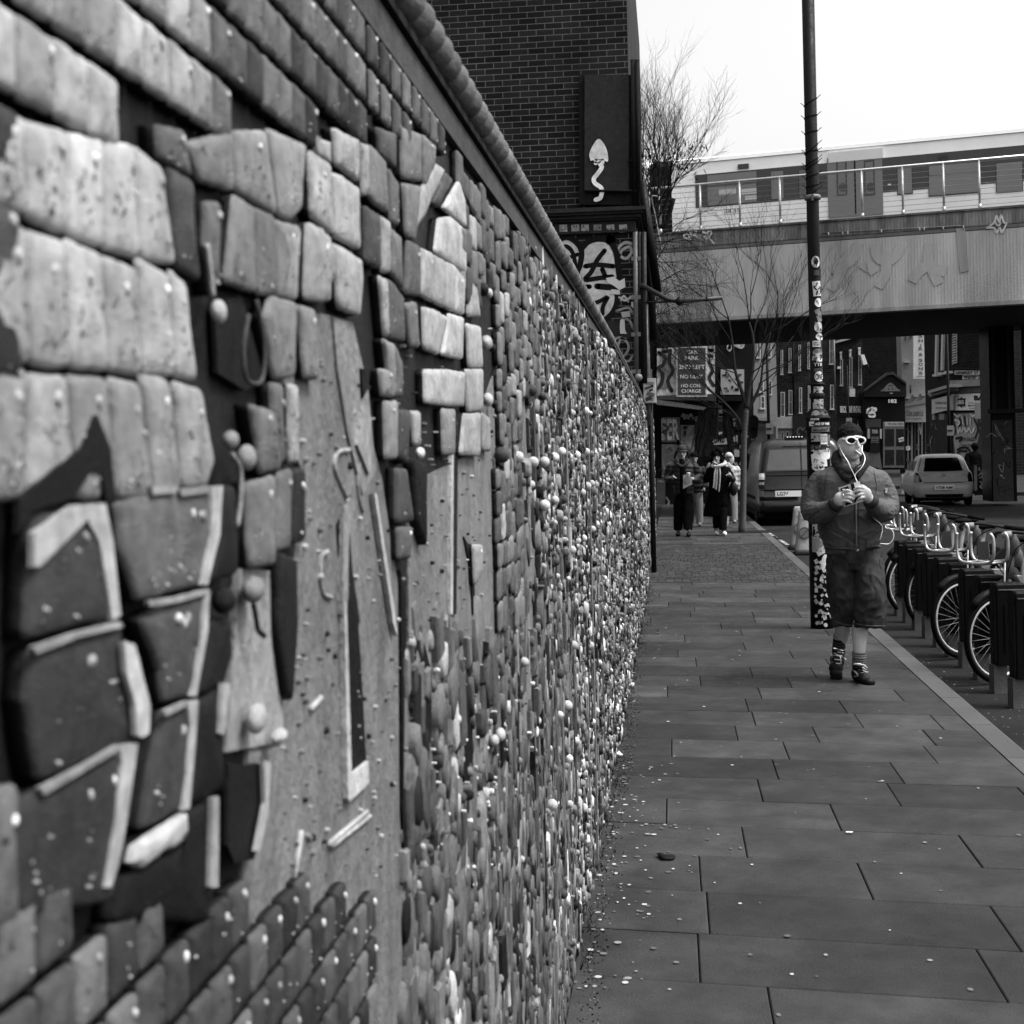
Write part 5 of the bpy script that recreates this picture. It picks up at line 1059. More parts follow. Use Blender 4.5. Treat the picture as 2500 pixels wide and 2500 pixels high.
b = MB(); f9.r(b, 'r4', 1250, 780, 1400, 1250, .015, .1); f9.r(b, 'r4', 1275, 780, 1290, 830, .3, .2); f9.r(b, 'r4', 1330, 780, 1370, 830, .2, .2)
for k in range(8): x, y = R.uniform(1240, 1300), R.uniform(850, 1080); f9.strokes(b, 'r4', [[(x + R.gauss(0, 6), y + R.gauss(0, 20)) for _ in range(3)]], .07, R.choice([.35, .2]), .16)
b.build('shop_front', MAT_PAINT, f9.t)
f10 = Fac('corner_shop', 'dark brick corner shop with white lettered fascia, street nameplate and graffiti-covered shutter', 2317, 76, 2425, 72, 6, 12, BR2, .035)
b = MB(); f10.q(b, 'r4', [(1420, 505), (1755, 495), (1755, 545), (1420, 560)], .25, .5); f10.q(b, 'r4', [(1420, 560), (1755, 545), (1755, 600), (1430, 615)], .14, .3); f10.q(b, 'r4', [(1430, 400), (1760, 408), (1760, 416), (1430, 412)], .02, .2); b.build('cornice', MAT_STONE, f10.t)
np_ = MB(); f10.q(np_, 'r4', [(1462, 422), (1720, 424), (1728, 440), (1718, 456), (1462, 458), (1452, 440)], .5, .12); f10.r(np_, 'r4', 1524, 464, 1652, 496, .45, .12); np_ = np_.build('street_nameplate', MAT_PAINT, f10.t)
b = MB(); f10.text(b, 'GRIMSBY ST. E2', 'r4', 1470, 428, 1712, 452, .04, .15, .02); f10.strokes(b, 'r4', [[(1530, 471), (1645, 470)], [(1540, 471), (1545, 485), (1555, 474), (1560, 488)], [(1575, 471), (1572, 488), (1590, 480), (1590, 490)], [(1605, 471), (1605, 490)], [(1618, 471), (1612, 484), (1628, 486), (1630, 472)]], .05, .04, .16); b.build('lettering', MAT_FLAT, np_)
fs_ = MB(); f10.q(fs_, 'r4', [(1430, 620), (1768, 606), (1768, 748), (1432, 752)], .75, .3); fs_ = fs_.build('fascia', MAT_PAINT, f10.t)
b = MB(); f10.text(b, '178', 'r4', 1456, 624, 1492, 642, .08, .33, .01); f10.text(b, 'BASHIR', 'r4', 1620, 628, 1840, 670, .05, .33, .05); f10.text(b, 'MANUFACTURERS', 'r4', 1570, 704, 1790, 720, .08, .33, .01)
f10.r(b, 'r4', 1572, 688, 1760, 691, .05, .33); f10.r(b, 'r4', 1572, 732, 1760, 735, .05, .33)
f10.q(b, 'r4', [(1480, 650), (1498, 655), (1514, 642), (1530, 655), (1548, 650), (1543, 690), (1548, 720), (1530, 716), (1514, 730), (1498, 716), (1480, 720), (1486, 690)], .05, .33, .02); f10.text(b, 'BS', 'r4', 1492, 668, 1536, 700, .75, .36, .03); b.build('lettering', MAT_FLAT, fs_)
b = MB(); f10.r(b, 'r4', 1626, 688, 1768, 822, .33, .9, .15); f10.strokes(b, 'r4', [[(1690, 715), (1685, 740)], [(1705, 718), (1705, 735)], [(1688, 750), (1700, 745), (1698, 765), (1686, 765)], [(1690, 775), (1700, 795)], [(1708, 770), (1700, 790)]], .1, .05, .92); b.build('hanging_sign', MAT_PAINT, f10.t)
b = MB(); f10.r(b, 'r4', 1450, 765, 1790, 1200, .06, .1); f10.q(b, 'r4', [(1470, 780), (1640, 775), (1660, 960), (1640, 1050), (1600, 1200), (1480, 1200), (1450, 1000)], .3, .12); f10.q(b, 'r4', [(1660, 1120), (1790, 1120), (1790, 1380), (1660, 1380)], .3, .14); b.build('shutter', MAT_PAINT, f10.t)
b = MB()
f10.strokes(b, 'r4', [[(1455, 780), (1480, 800), (1510, 790)], [(1590, 780), (1610, 800), (1640, 780)], [(1480, 890), (1490, 940), (1505, 895), (1515, 930), (1535, 900), (1560, 930), (1580, 900), (1600, 940), (1625, 895)], [(1520, 800), (1530, 870)], [(1560, 795), (1565, 870)], [(1590, 810), (1590, 870)], [(1460, 830), (1500, 850), (1480, 880)]], .1, .65, .16)
f10.strokes(b, 'r4', [[(1500, 820), (1515, 850), (1500, 880)], [(1450, 860), (1470, 900), (1460, 950)], [(1470, 985), (1520, 975), (1500, 1010)], [(1480, 1080), (1520, 1060), (1570, 1070), (1600, 1120)], [(1465, 1130), (1500, 1090), (1560, 1090)], [(1540, 800), (1550, 880)], [(1620, 820), (1650, 900), (1630, 980)]], .12, .02, .17)
f10.text(b, 'TROUBLED', 'r4', 1490, 975, 1632, 1004, .02, .19, .01); f10.text(b, 'CHILDREN', 'r4', 1500, 1030, 1640, 1058, .02, .19, .01)
f10.strokes(b, 'r4', [[(1700, 900), (1740, 870), (1770, 900), (1740, 950), (1690, 960)], [(1690, 1040), (1730, 1000), (1760, 1060), (1720, 1120)], [(1690, 1110), (1740, 1110), (1745, 1130), (1770, 1105), (1745, 1080), (1742, 1100), (1690, 1085)], [(1680, 840), (1720, 850)]], .12, .55, .16)
f10.strokes(b, 'r4', [[(1650, 880), (1700, 940), (1680, 1020)], [(1760, 960), (1700, 1000)], [(1720, 860), (1760, 840)]], .14, .15, .15)
f10.strokes(b, 'r4', [[(1440, 125 + i * 22), (1470, 118 + i * 22), (1478, 135 + i * 22), (1450, 140 + i * 22), (1440, 150 + i * 22)] for i in range(11)], .07, .4, .05)
b.build('graffiti', MAT_SPRAY, f10.t)
b = MB(); f10.q(b, 'r4', [(1720, 178), (1756, 176), (1756, 320), (1738, 335), (1736, 290), (1716, 290)], .6, .1); f10.strokes(b, 'r4', [[(1725, 195), (1750, 195), (1728, 215), (1750, 220)], [(1728, 240), (1748, 245), (1730, 270)]], .08, .03, .13); b.build('poster', MAT_FLAT, f10.t)
# dark abutment at the right end of the bridge
ab = thing('bridge_pier', 'dark steel clad bridge pier at the right edge below the bridge', 'pier', PG('r4', 1830, 1400)); ab['kind'] = 'thing'
b = MB(); p0 = PY('r4', 1768, 110, 40); p1 = PY('r4', 1768, 1385, 40); x2 = PY('r4', 1960, 700, 40).x
b.box(((p1.x + x2) / 2, 40.6, 2.6), (x2 - p1.x, 1.2, 5.2), .025); 
for k in range(7): b.box((p1.x + .1 + k * .42, 39.97, 3.9), (.1, .08, 2.6), .06)
b.box((p1.x + 1.2, 39.93, 2.55), (2.6, .16, .12), .06); b.build('cladding', MAT_METAL, ab)
b = MB(); b.box((p1.x + .3, 39.96, 1.15), (.55, .05, 2.3), .1)
for k in range(14): q = Vector((p1.x + R.uniform(.05, .55), 39.92, R.uniform(.3, 2.3))); b.ribbon([q + Vector((R.gauss(0, .08), 0, R.gauss(0, .12))) for _ in range(4)], .02, NY, R.choice([.4, .05]), .003)
b.build('lower_panel', MAT_PAINT, ab)
# thin posts in the far street
for reg, x, y0, y1, d, lab in (('r4', 1395, 110, 930, 60, 'thin black pole in front of the corner shop fascia'), ('r4', 568, 380, 860, 70, 'dark street lamp column before the black vintage shop front'), ('r3', 1197, 150, 870, 55, 'thin dark lamp column between the pale house and the brick terrace')):
    a = PY(reg, x, y0, d); b = MB(); q = MB()
    t_ = thing('street_pole', lab, 'pole', (a.x, d, 0)); b.tube([a, Vector((a.x, d, PY(reg, x, y1, d).z)), Vector((a.x, d, -.05))], [.05, .065, .08], 8, .012); b.build('column', MAT_METAL, t_)
    z = PY(reg, x, y1 - 10, d).z; q.box((a.x + .02, d - .2, z), (.28, .04, .42), .3); q.box((a.x, d - .23, z), (.2, .02, .06), .05); q.build('notice', MAT_FLAT, t_)
# ------------------------------------------------------------------ vehicles: stacked outlines, rear towards the camera
def rrect(hw, yr, yf, z, r, n=6, bulge=.0, crown=0.):
    pts = []
    for cx, cy, a0 in ((hw - r, yr + r, -90), (hw - r, yf - r * 1.5, 0), (-hw + r, yf - r * 1.5, 90), (-hw + r, yr + r, 180)):
        for i in range(n):
            a = rad(a0 + 90 * i / (n - 1)); pts.append(Vector((cx + r * math.cos(a), cy + (r * 1.5 if a0 in (0, 90) else r) * math.sin(a), z)))
    out = []
    for p in pts: out.append(Vector((p.x, p.y + (bulge * (p.x / hw) ** 2 if p.y < yr + r + .01 else 0), p.z)))
    return out
class Veh:
    def __init__(s, name, label, cat, levels, loc, rz, paint, tone):
        s.lv = levels; s.t = thing(name, label, cat, (0, 0, 0)); s.loc = loc; s.rz = rz
        b = MB(); b.loft([rrect(hw, yr, yf, z, r, bulge=bg) for z, hw, yr, yf, r, bg in levels], tone); s.body = b.build('body', paint, s.t)
    def rear(s, x, z, o=0.):
        L = s.lv
        for i in range(len(L) - 1):
            if L[i][0] <= z <= L[i + 1][0]: break
        k = (z - L[i][0]) / max(1e-6, L[i + 1][0] - L[i][0]); hw = L[i][1] + k * (L[i + 1][1] - L[i][1]); yr = L[i][2] + k * (L[i + 1][2] - L[i][2]); r = L[i][4] + k * (L[i + 1][4] - L[i][4]); bg = L[i][5] + k * (L[i + 1][5] - L[i][5])
        e = max(0, abs(x) - (hw - r)); e = min(e, r * .98); y = yr + r - math.sqrt(max(0, r * r - e * e)); return Vector((x, y + bg * (x / hw) ** 2 - o, z))
    def panel(s, mb, pts, t, o=.006, n=8):      # four corners (x,z), draped over the rear
        (a, b_, c, d) = [Vector((p[0], 0, p[1])) for p in pts]; g = []
        for j in range(n + 1):
            for i in range(n + 1):
                p = a.lerp(b_, i / n).lerp(d.lerp(c, i / n), j / n); g.append(s.rear(p.x, p.z, o))
        mb.add(g, [(j * (n + 1) + i, j * (n + 1) + i + 1, (j + 1) * (n + 1) + i + 1, (j + 1) * (n + 1) + i) for j in range(n) for i in range(n)], t)
    def wheels(s, ys, hw, r, w_=.2):
        for y in ys:
            for sx in (-1, 1):
                b = MB(); X = Vector((1, 0, 0)); b.lathe((sx * hw - w_ / 2, y, r), [(r * .6, 0), (r * .92, .0), (r, .03), (r, w_ - .03), (r * .92, w_), (r * .6, w_)], 24, .02, X); wh = b.build('wheel', MAT_RUBBER, s.t)
                b = MB(); b.lathe((sx * hw - w_ / 2, y, r), [(.02, .03), (r * .3, .04), (r * .62, .01), (r * .62, w_ - .01), (r * .3, w_ - .04), (.02, w_ - .03)], 18, .25, X); b.build('rim', MAT_METAL, wh)
    def done(s): s.t.location = s.loc; s.t.rotation_euler = (0, 0, s.rz)
# grey van: (z, half width, rear y, front y, corner r, bulge)
vp = PG('r3', 1490, 1600, -.116); VY = 31.5; vxl = PY('r3', 1128, 1400, VY).x
van = Veh('parked_van', 'dark grey panel van parked at the kerb seen from behind, number plate LG74 YTT', 'van',
          [(.28, .90, .12, 4.9, .12, .05), (.34, .96, -.02, 4.95, .14, .06), (.55, .985, -.05, 5.0, .14, .07), (.57, .98, .0, 5.0, .13, .06), (1.12, .985, .03, 5.0, .12, .05), (1.2, .97, .05, 4.4, .12, .05), (1.75, .89, .14, 3.9, .14, .05), (1.9, .84, .2, 3.7, .18, .05), (1.97, .76, .3, 3.5, .2, .04), (1.985, .5, .6, 3.3, .2, 0)], (vxl + .99, VY, -.116), rad(1.5), MAT_CAR, .03)
b = MB(); van.panel(b, [(-.80, 1.24), (.80, 1.24), (.72, 1.76), (-.72, 1.76)], .02, .004); van.panel(b, [(-.765, 1.27), (-.02, 1.27), (-.02, 1.73), (-.69, 1.73)], .16, .01); van.panel(b, [(.02, 1.27), (.765, 1.27), (.69, 1.73), (.02, 1.73)], .16, .01); b.build('rear_window', MAT_GLASS, van.t)
b = MB(); van.panel(b, [(-.006, .57), (.006, .57), (.006, 1.9), (-.006, 1.9)], .005, .012); van.panel(b, [(-.85, 1.135), (.85, 1.135), (.85, 1.15), (-.85, 1.15)], .01, .008); van.panel(b, [(-.86, .80), (.86, .80), (.86, .83), (-.86, .83)], .006, .01)
van.panel(b, [(-.4, 1.79), (.4, 1.79), (.4, 1.81), (-.4, 1.81)], .01, .01); b.build('door_seam', MAT_RUBBER, van.t)
b = MB(); van.panel(b, [(-.95, .58), (-.1, .58), (-.1, .66), (-.95, .66)], .03, .02); b.build('bumper_trim', MAT_RUBBER, van.t)
for sx in (-1, 1):
    b = MB(); van.panel(b, [(sx * .965, .86), (sx * .80, .86), (sx * .80, 1.22), (sx * .955, 1.22)], .05, .012); l_ = b.build('tail_light', MAT_GLASS, van.t)
    b = MB(); van.panel(b, [(sx * .955, 1.06), (sx * .83, 1.06), (sx * .83, 1.2), (sx * .95, 1.2)], .75, .018); van.panel(b, [(sx * .955, .94), (sx * .84, .94), (sx * .84, 1.0), (sx * .95, 1.0)], .5, .018); b.build('lens', MAT_PLASTIC, l_)
    b = MB(); van.panel(b, [(sx * .95, .68), (sx * .86, .68), (sx * .86, .8), (sx * .95, .8)], .25, .02); b.build('reflector', MAT_PLASTIC, van.t)
    b = MB(); b.box((sx * 1.08, 3.9, 1.22), (.16, .1, .26), .02); b.build('mirror', MAT_RUBBER, van.t)
b = MB(); van.panel(b, [(-.60, .665), (-.02, .665), (-.02, .80), (-.60, .80)], .8, .03); pl_ = b.build('number_plate', MAT_FLAT, van.t)
b = MB(); b.text('LG74 YTT', van.rear(-.56, .69, .04), (1, 0, 0), (0, 0, 1), .085, .50, .03, bold=.02); b.build('lettering', MAT_FLAT, pl_)
b = MB(); b.box((-.1, .45, 2.0), (.42, .3, .05), .05)
for k in range(6): b.ell((-.27 + k * .065, .3, 2.01), .018, .8, 8, 6)
b.build('roof_light_bar', MAT_PLASTIC, van.t)
b = MB(); b.box((-.9, 2.0, .25), (.1, 4, .1), .01); b.box((0, 2.3, .22), (1.6, 4.2, .1), .01); b.box((-.98, 2.5, .62), (.03, 3.2, .08), .015); b.box((-.965, 3.4, 1.45), (.02, .8, .42), .03); b.build('underbody', MAT_RUBBER, van.t)
van.wheels((.75, 4.0), .86, .34, .22); van.done()
# silver hatchback
CY_ = 40.5; cx0 = PY('r4', 1375, 1450, CY_).x
car = Veh('silver_hatchback', 'small silver hatchback seen from behind, parked across the road near the corner shop', 'car',
          [(.22, .72, .12, 3.6, .15, .05), (.28, .80, .0, 3.7, .2, .08), (.5, .845, -.06, 3.72, .22, .1), (.62, .84, -.05, 3.7, .22, .1), (.66, .83, .02, 3.68, .2, .09), (.9, .82, .05, 3.5, .2, .09), (.97, .78, .08, 2.9, .2, .08), (1.0, .755, .11, 2.75, .2, .08), (1.3, .655, .36, 2.15, .2, .07), (1.42, .60, .48, 1.85, .2, .06), (1.475, .5, .62, 1.6, .2, .04), (1.49, .3, .8, 1.3, .2, 0)], (cx0, CY_, -.116), rad(-4), MAT_CAR, .52)
b = MB(); car.panel(b, [(-.70, 1.0), (.70, 1.0), (.575, 1.38), (-.575, 1.38)], .015, .008); b.build('rear_window', MAT_GLASS, car.t)
for sx in (-1, 1):
    b = MB(); pts = [(sx * .82, .68), (sx * .60, .70), (sx * .70, .94), (sx * .765, .985)]; car.panel(b, pts, .03, .012); b.build('tail_light', MAT_GLASS, car.t)
    b = MB(); b.box((sx * .93, 2.35, .98), (.15, .1, .12), .05); b.build('mirror', MAT_PLASTIC, car.t)
    b = MB(); b.slab([(sx * .745, .75, 1.02), (sx * .745, 2.5, 1.02), (sx * .655, 1.95, 1.32), (sx * .66, .8, 1.30)], (sx * .03, 0, 0), .02); b.build('side_window', MAT_GLASS, car.t)
b = MB(); car.panel(b, [(-.55, .665), (.55, .665), (.57, .68), (-.57, .68)], .02, .012); car.panel(b, [(-.61, .70), (-.60, .70), (-.70, .95), (-.71, .95)], .03, .01); car.panel(b, [(.60, .70), (.61, .70), (.71, .95), (.70, .95)], .03, .01)
car.panel(b, [(-.5, .25), (.5, .25), (.55, .34), (-.55, .34)], .02, .012); b.build('seams', MAT_RUBBER, car.t)
b = MB(); car.panel(b, [(-.27, .46), (.27, .46), (.27, .60), (-.27, .60)], .85, .02); pl_ = b.build('number_plate', MAT_FLAT, car.t)
b = MB(); b.text('YT08 KMS', car.rear(-.25, .485, .03) - Vector((0, .01, 0)), (1, 0, 0), (0, 0, 1), .085, .5, .03, bold=.02); b.build('lettering', MAT_FLAT, pl_)
b = MB(); p = car.rear(0, .89, .02); b.disc(p, (0, -1, 0), .045, .1, 14); b.ribbon([p + Vector(q) for q in ((.03, -.004, .03), (-.025, -.004, .008), (.025, -.004, -.008), (-.03, -.004, -.03))], .012, NY, .6, .002); b.text('SWIFT', car.rear(.5, .87, .02), (1, 0, 0), (0, 0, 1), .03, .16, .1); b.text('SUZUKI', car.rear(-.6, .87, .02), (1, 0, 0), (0, 0, 1), .03, .18, .1); b.build('badge', MAT_METAL, car.t)
b = MB(); b.box((0, 1.9, .2), (1.3, 3.2, .12), .01); b.tube([(.5, -.02, .27), (.5, .2, .27)], .03, 8, .1); b.build('underbody', MAT_RUBBER, car.t)
car.wheels((.55, 2.95), .72, .29, .18); car.done()
# ------------------------------------------------------------------ no-waiting cones
def cone(loc, label):
    t = thing('traffic_cone', label, 'traffic cone', (0, 0, 0), group='no-waiting cones standing in the road')
    b = MB(); b.lathe((0, 0, 0), [(.0, 0), (.25, .0), (.25, .03), (.19, .045), (.17, .05)], 4, .03); b.v = [tuple(Matrix.Rotation(rad(45), 3, 'Z') @ Vector(v)) for v in b.v]; b.sm = [False] * len(b.sm); b.build('base', MAT_RUBBER, t)
    b = MB(); rs_ = []
    for z, w_, d_ in ((.045, .165, .12), (.1, .155, .11), (.66, .085, .055), (.72, .075, .05), (.745, .05, .035)):
        rs_.append([Vector((math.copysign(abs(math.cos(a)) ** .6, math.cos(a)) * w_, math.copysign(abs(math.sin(a)) ** .6, math.sin(a)) * d_, z)) for a in [2 * math.pi * i / 24 for i in range(24)]])
    b.loft(rs_, .42); b.build('body', MAT_PLASTIC, t)
    b = MB(); n = Vector((0, -1, .09)).normalized(); c_ = Vector((0, -.093, .36)); b.disc(c_ + n * .004, n, .10, .16, 26); b.disc(c_ + n * .006, n, .075, .24, 26); b.build('roundel', MAT_FLAT, t)
    b = MB(); u = Vector((1, 0, 0)); v = n.cross(u) * -1; b.add([c_ + n * .009 + (u * a + v * c2) for a, c2 in ((-.062, .05), (-.05, .062), (.062, -.05), (.05, -.062))], [(0, 1, 2, 3)], .14, False)
    b.box((0, -.066, .6), (.085, .006, .03), .6); b.text('NO WAITING', Vector((-.036, -.075, .593)), (1, 0, 0), (0, 0, 1), .014, .072, .05); b.build('marking', MAT_FLAT, t)
    t.location = loc; return t
def putcone(t, loc, label):
    c = copy_tree(t) if t.get('_u') else t; t['_u'] = 1; c.location = loc; c['label'] = label
    if '_u' in c: 
        if c is not t: del c['_u']
    return c
cn = cone((0, 0, 0), 'x'); zr_ = -.116
for reg, x, y, lab in (('r5', 165, 912, 'pale road cone with a round no-waiting disc, in front, just left of the lamp post'), ('r5', 130, 878, 'pale road cone half hidden behind another cone left of the lamp post'),
                       ('r4', 1402, 1530, 'pale road cone standing right behind the silver hatchback rear plate'), ('r4', 1040, 1462, 'pale road cone standing left of the silver hatchback')):
    putcone(cn, PG(reg, x, y, zr_), lab)
del cn['_u']
# ------------------------------------------------------------------ far kerb, pavement and A-board
b = MB(); k0 = PG('r4', 1560, 1440, zr_); b.box((k0.x + 12, k0.y + 27, -.06), (22, 60, .12), .05); struct(b.build('far_pavement', MAT_STONE))
b = MB(); b.box((PG('r4', 700, 1330, zr_).x + 2.0, 100, -.055), (14, 86, .12), .05); struct(b.build('corner_pavement', MAT_STONE))
ad = thing('chalk_board', 'black folding chalk board with scrawled white lettering on the pavement beside the silver hatchback', 'board', (0, 0, 0)); AY = 42.0
b = MB(); b.slab([PY('r4', x, y, AY) for x, y in ((1625, 1205), (1720, 1200), (1760, 1450), (1625, 1455))], (0, .04, 0), .015); b.slab([PY('r4', x, y, AY - .03) for x, y in ((1622, 1205), (1645, 1205), (1648, 1415), (1624, 1415))], (0, .02, 0), .25)
b.slab([PY('r4', x, y, AY + .35) for x, y in ((1570, 1200), (1625, 1205), (1630, 1440), (1600, 1450))], (0, .04, 0), .015); b.build('board', MAT_PAINT, ad)
b = MB()
for pts in ([(1665, 1225), (1660, 1245), (1680, 1250)], [(1690, 1215), (1705, 1240), (1712, 1225)], [(1660, 1290), (1680, 1270), (1690, 1300), (1665, 1310)], [(1700, 1265), (1710, 1290), (1720, 1270)], [(1705, 1320), (1710, 1350), (1728, 1350), (1722, 1325)], [(1670, 1340), (1690, 1360), (1670, 1385), (1695, 1400)], [(1700, 1400), (1715, 1385)], [(1665, 1250), (1700, 1255)]):
    b.ribbon([PY('r4', x, y, AY - .01) for x, y in pts], .04, NY, .35, .004)
b.build('lettering', MAT_FLAT, ad)
# ------------------------------------------------------------------ hire bikes and their docks
XR = Vector((1, 0, 0)); ANG = rad(33)       # stands are set at an angle to the kerb
def make_dock():
    t = thing('docking_post', 'x', 'docking post'); b = MB()
    ring = lambda z, y0, y1, hw, x0=-.03, x1=.225: [Vector((x0, y0, z)), Vector((x0 + .012, y0 - .01, z)), Vector((x1, y0 - .01, z)), Vector((x1 + .01, y0, z)), Vector((x1 + .01, y1, z)), Vector((x1, y1 + .01, z)), Vector((x0 + .012, y1 + .01, z)), Vector((x0, y1, z))]
    b.loft([ring(.2, -.055, .055, 0), ring(.73, -.055, .055, 0), ring(.765, -.05, .05, 0, -.026, .2), ring(.78, -.035, .035, 0, -.02, .15)], .012, True, False); b.build('casing', MAT_PLASTIC, t)
    b = MB(); b.box((0.0, 0, .10), (.095, .1, .2), .16, taper=.96); b.build('base', MAT_STONE, t)
    b = MB(); b.box((.27, 0, .74), (.09, .08, .06), .35); b.box((.25, 0, .60), (.03, .07, .1), .2); b.build('lock_head', MAT_METAL, t)
    b = MB(); b.box((.03, -.067, .46), (.006, .004, .34), .004); b.box((.17, -.067, .46), (.006, .004, .34), .004); b.box((.10, -.066, .734), (.22, .004, .006), .25); b.box((-.028, -.05, .45), (.006, .012, .46), .06); b.build('groove_and_highlight', MAT_RUBBER, t)  # dark grooves, plus paler lines painted as highlights along the casing edges
    return t
def make_bike():
    t = thing('hire_bike', 'x', 'bicycle'); r = .33; Yv = Vector((0, 1, 0))
    def wheel(x):
        w_ = MB(); n = 44; w_.tube([(x + math.cos(a) * (r - .018), 0, r + math.sin(a) * (r - .018)) for a in [2 * math.pi * i / n for i in range(n + 1)]], .021, 8, .018, False); wo_ = w_.build('wheel', MAT_RUBBER, t)
        w_ = MB(); w_.tube([(x + math.cos(a) * (r - .048), 0, r + math.sin(a) * (r - .048)) for a in [2 * math.pi * i / n for i in range(n + 1)]], .0125, 6, .55, False); w_.build('rim', MAT_METAL, wo_)
        w_ = MB()
        for i in range(28):
            a = 2 * math.pi * i / 28; c = a + (.35 if i % 2 else -.35); w_.tube([(x + math.cos(c) * .03, .03 * (1 if i % 4 < 2 else -1), r + math.sin(c) * .03), (x + math.cos(a) * (r - .05), 0, r + math.sin(a) * (r - .05))], .0016, 4, .4)
        w_.tube([(x, -.05, r), (x, .05, r)], .03, 12, .2); w_.build('spokes', MAT_METAL, wo_)
    wheel(0); wheel(1.08)
    b = MB(); b.tube([(.0, -.06, r), (.06, -.06, r + .38), (.1, -.03, r + .42)], .016, 8, .12); b.tube([(.0, .06, r), (.06, .06, r + .38), (.1, .03, r + .42)], .016, 8, .12); b.tube([(.1, 0, r + .38), (.19, 0, 1.0)], .03, 10, .14)
    b.tube([(math.cos(a) * (r + .015), 0, r + math.sin(a) * (r + .015)) for a in [rad(30 + 8 * i) for i in range(14)]], .03, 6, .03); b.build('fork', MAT_METAL, t)
    b = MB(); b.tube(smooth_path([Vector(q) for q in ((.14, 0, .78), (.3, 0, .55), (.5, 0, .38), (.62, 0, .32))]), .045, 10, .02); b.tube([(.6, 0, .32), (.74, 0, .92)], .024, 8, .3); b.tube([(.62, .0, .32), (1.08, 0, r)], .022, 8, .05); b.tube([(.7, 0, .75), (1.08, .06, r)], .012, 6, .05); b.tube([(.7, 0, .75), (1.08, -.06, r)], .012, 6, .05)
    b.slab([(.72, -.02, .55), (1.0, -.02, .72), (1.36, -.02, .58), (1.42, -.02, .36), (1.3, -.02, .42), (1.08, -.02, .62)], (0, .04, 0), .02); b.tube([(.62, -.1, .32), (.62, .1, .32)], .05, 14, .04); b.build('frame', MAT_PLASTIC, t)
    b = MB(); b.ell((.74, 0, .95), (.13, .075, .03), .02, 14, 8); b.ell((.82, 0, .955), (.07, .1, .03), .02, 12, 8); b.build('saddle', MAT_RUBBER, t)
    b = MB()   # front carrier: two bent hoops with hooked ends
    for s_ in (-.2, -.06):
        b.tube(smooth_path([Vector(q) for q in ((s_ + .02, -.14, 1.09), (s_ - .01, -.165, 1.11), (s_, -.18, 1.07), (s_, -.175, .95), (s_, -.13, .90), (s_, 0, .89), (s_, .13, .90), (s_, .175, .95), (s_, .18, 1.07), (s_ - .01, .165, 1.11))]), .0115, 8, .6)
    for y in (-.12, .12): b.tube([(-.2, y, .895), (-.05, y, .895)], .008, 6, .4)
    b.tube([(-.2, 0, .89), (.16, 0, .9)], .012, 6, .3); b.tube([(.07, -.02, .89), (.02, -.04, .5)], .008, 6, .4); b.build('front_carrier', MAT_STEEL, t)
    b = MB(); b.ell((.17, 0, 1.0), (.05, .06, .09), .14, 14, 10); b.ell((.14, 0, 1.085), (.07, .04, .03), .3, 14, 8); b.ell((.2, 0, .92), (.05, .06, .08), .18, 12, 8); b.build('console', MAT_PLASTIC, t)
    b = MB(); b.tube(smooth_path([Vector(q) for q in ((.30, -.31, 1.06), (.24, -.24, 1.075), (.16, -.12, 1.10), (.15, 0, 1.1), (.16, .12, 1.10), (.24, .24, 1.075), (.30, .31, 1.06))]), .0115, 8, .08); hb = b.build('handlebar', MAT_METAL, t)
    for s_ in (-1, 1): b = MB(); b.tube([(.25, s_ * .25, 1.072), (.36, s_ * .36, 1.05)], [.017, .019], 10, .02); b.build('grip', MAT_RUBBER, hb)
    b = MB(); b.tube(smooth_path([Vector(q) for q in ((.24, -.2, 1.08), (.1, -.12, 1.0), (.08, -.05, .85), (.12, 0, .8))]), .004, 5, .02); b.tube(smooth_path([Vector(q) for q in ((.24, .2, 1.08), (.1, .14, .98), (.1, .05, .82), (.14, 0, .75))]), .004, 5, .02); b.build('cable', MAT_RUBBER, t)
    b = MB(); b.slab([(-.215, -.15, .93), (-.215, -.04, .92), (-.215, -.04, 1.05), (-.215, -.145, 1.06)], (.006, 0, 0), .22); b.disc((0, -.04, r + .12), (0, -1, 0), .03, .5, 10); b.build('reflector_plate', MAT_PLASTIC, t)
    return t
dk = make_dock(); bases = [('r5', 1395, 1780), ('r5', 1270, 1700), ('r5', 1180, 1620), ('r5', 1075, 1540), ('r5', 1000, 1480), ('r5', 945, 1435), ('r5', 880, 1385), ('r5', 820, 1325), ('r5', 765, 1285)]
pA = PG('r5', 1385, 1780, zr_); pB = PG('r5', 945, 1436, zr_); stp = (pB - pA) / 5.0
print('dock step', stp.length, pA, pB)
DN = ['nearest docking post, cut off by the right edge of the photo', 'second docking post from the photo edge', 'third docking post from the photo edge', 'fourth docking post from the photo edge', 'fifth docking post from the photo edge', 'sixth docking post from the photo edge', 'seventh docking post from the photo edge', 'eighth docking post, beside the shorts of the man', 'farthest docking post, nearest the man in sunglasses']
for i in range(-1, 9):
    o = dk if i == -1 else copy_tree(dk); o.location = pA + stp * i; o.rotation_euler = (0, 0, rad(8)); o['group'] = 'docking posts of the bike hire stand'
    o['label'] = ('black ' + DN[i]) if i >= 0 else 'black docking post standing nearest the camera, beyond the photo edge'
bk = make_bike()
WH = [(1172, 1565), (1395, 1720), (962, 1375), (835, 1290), (800, 1240)]
BL = ['hire bike with front wheel between the third and fourth docking posts', 'nearest hire bike, its front wheel largest at the right edge', 'hire bike with white-rimmed wheel, middle one of the row', 'hire bike second farthest along the row of docks', 'farthest hire bike, its wheel mostly hidden beside the man']
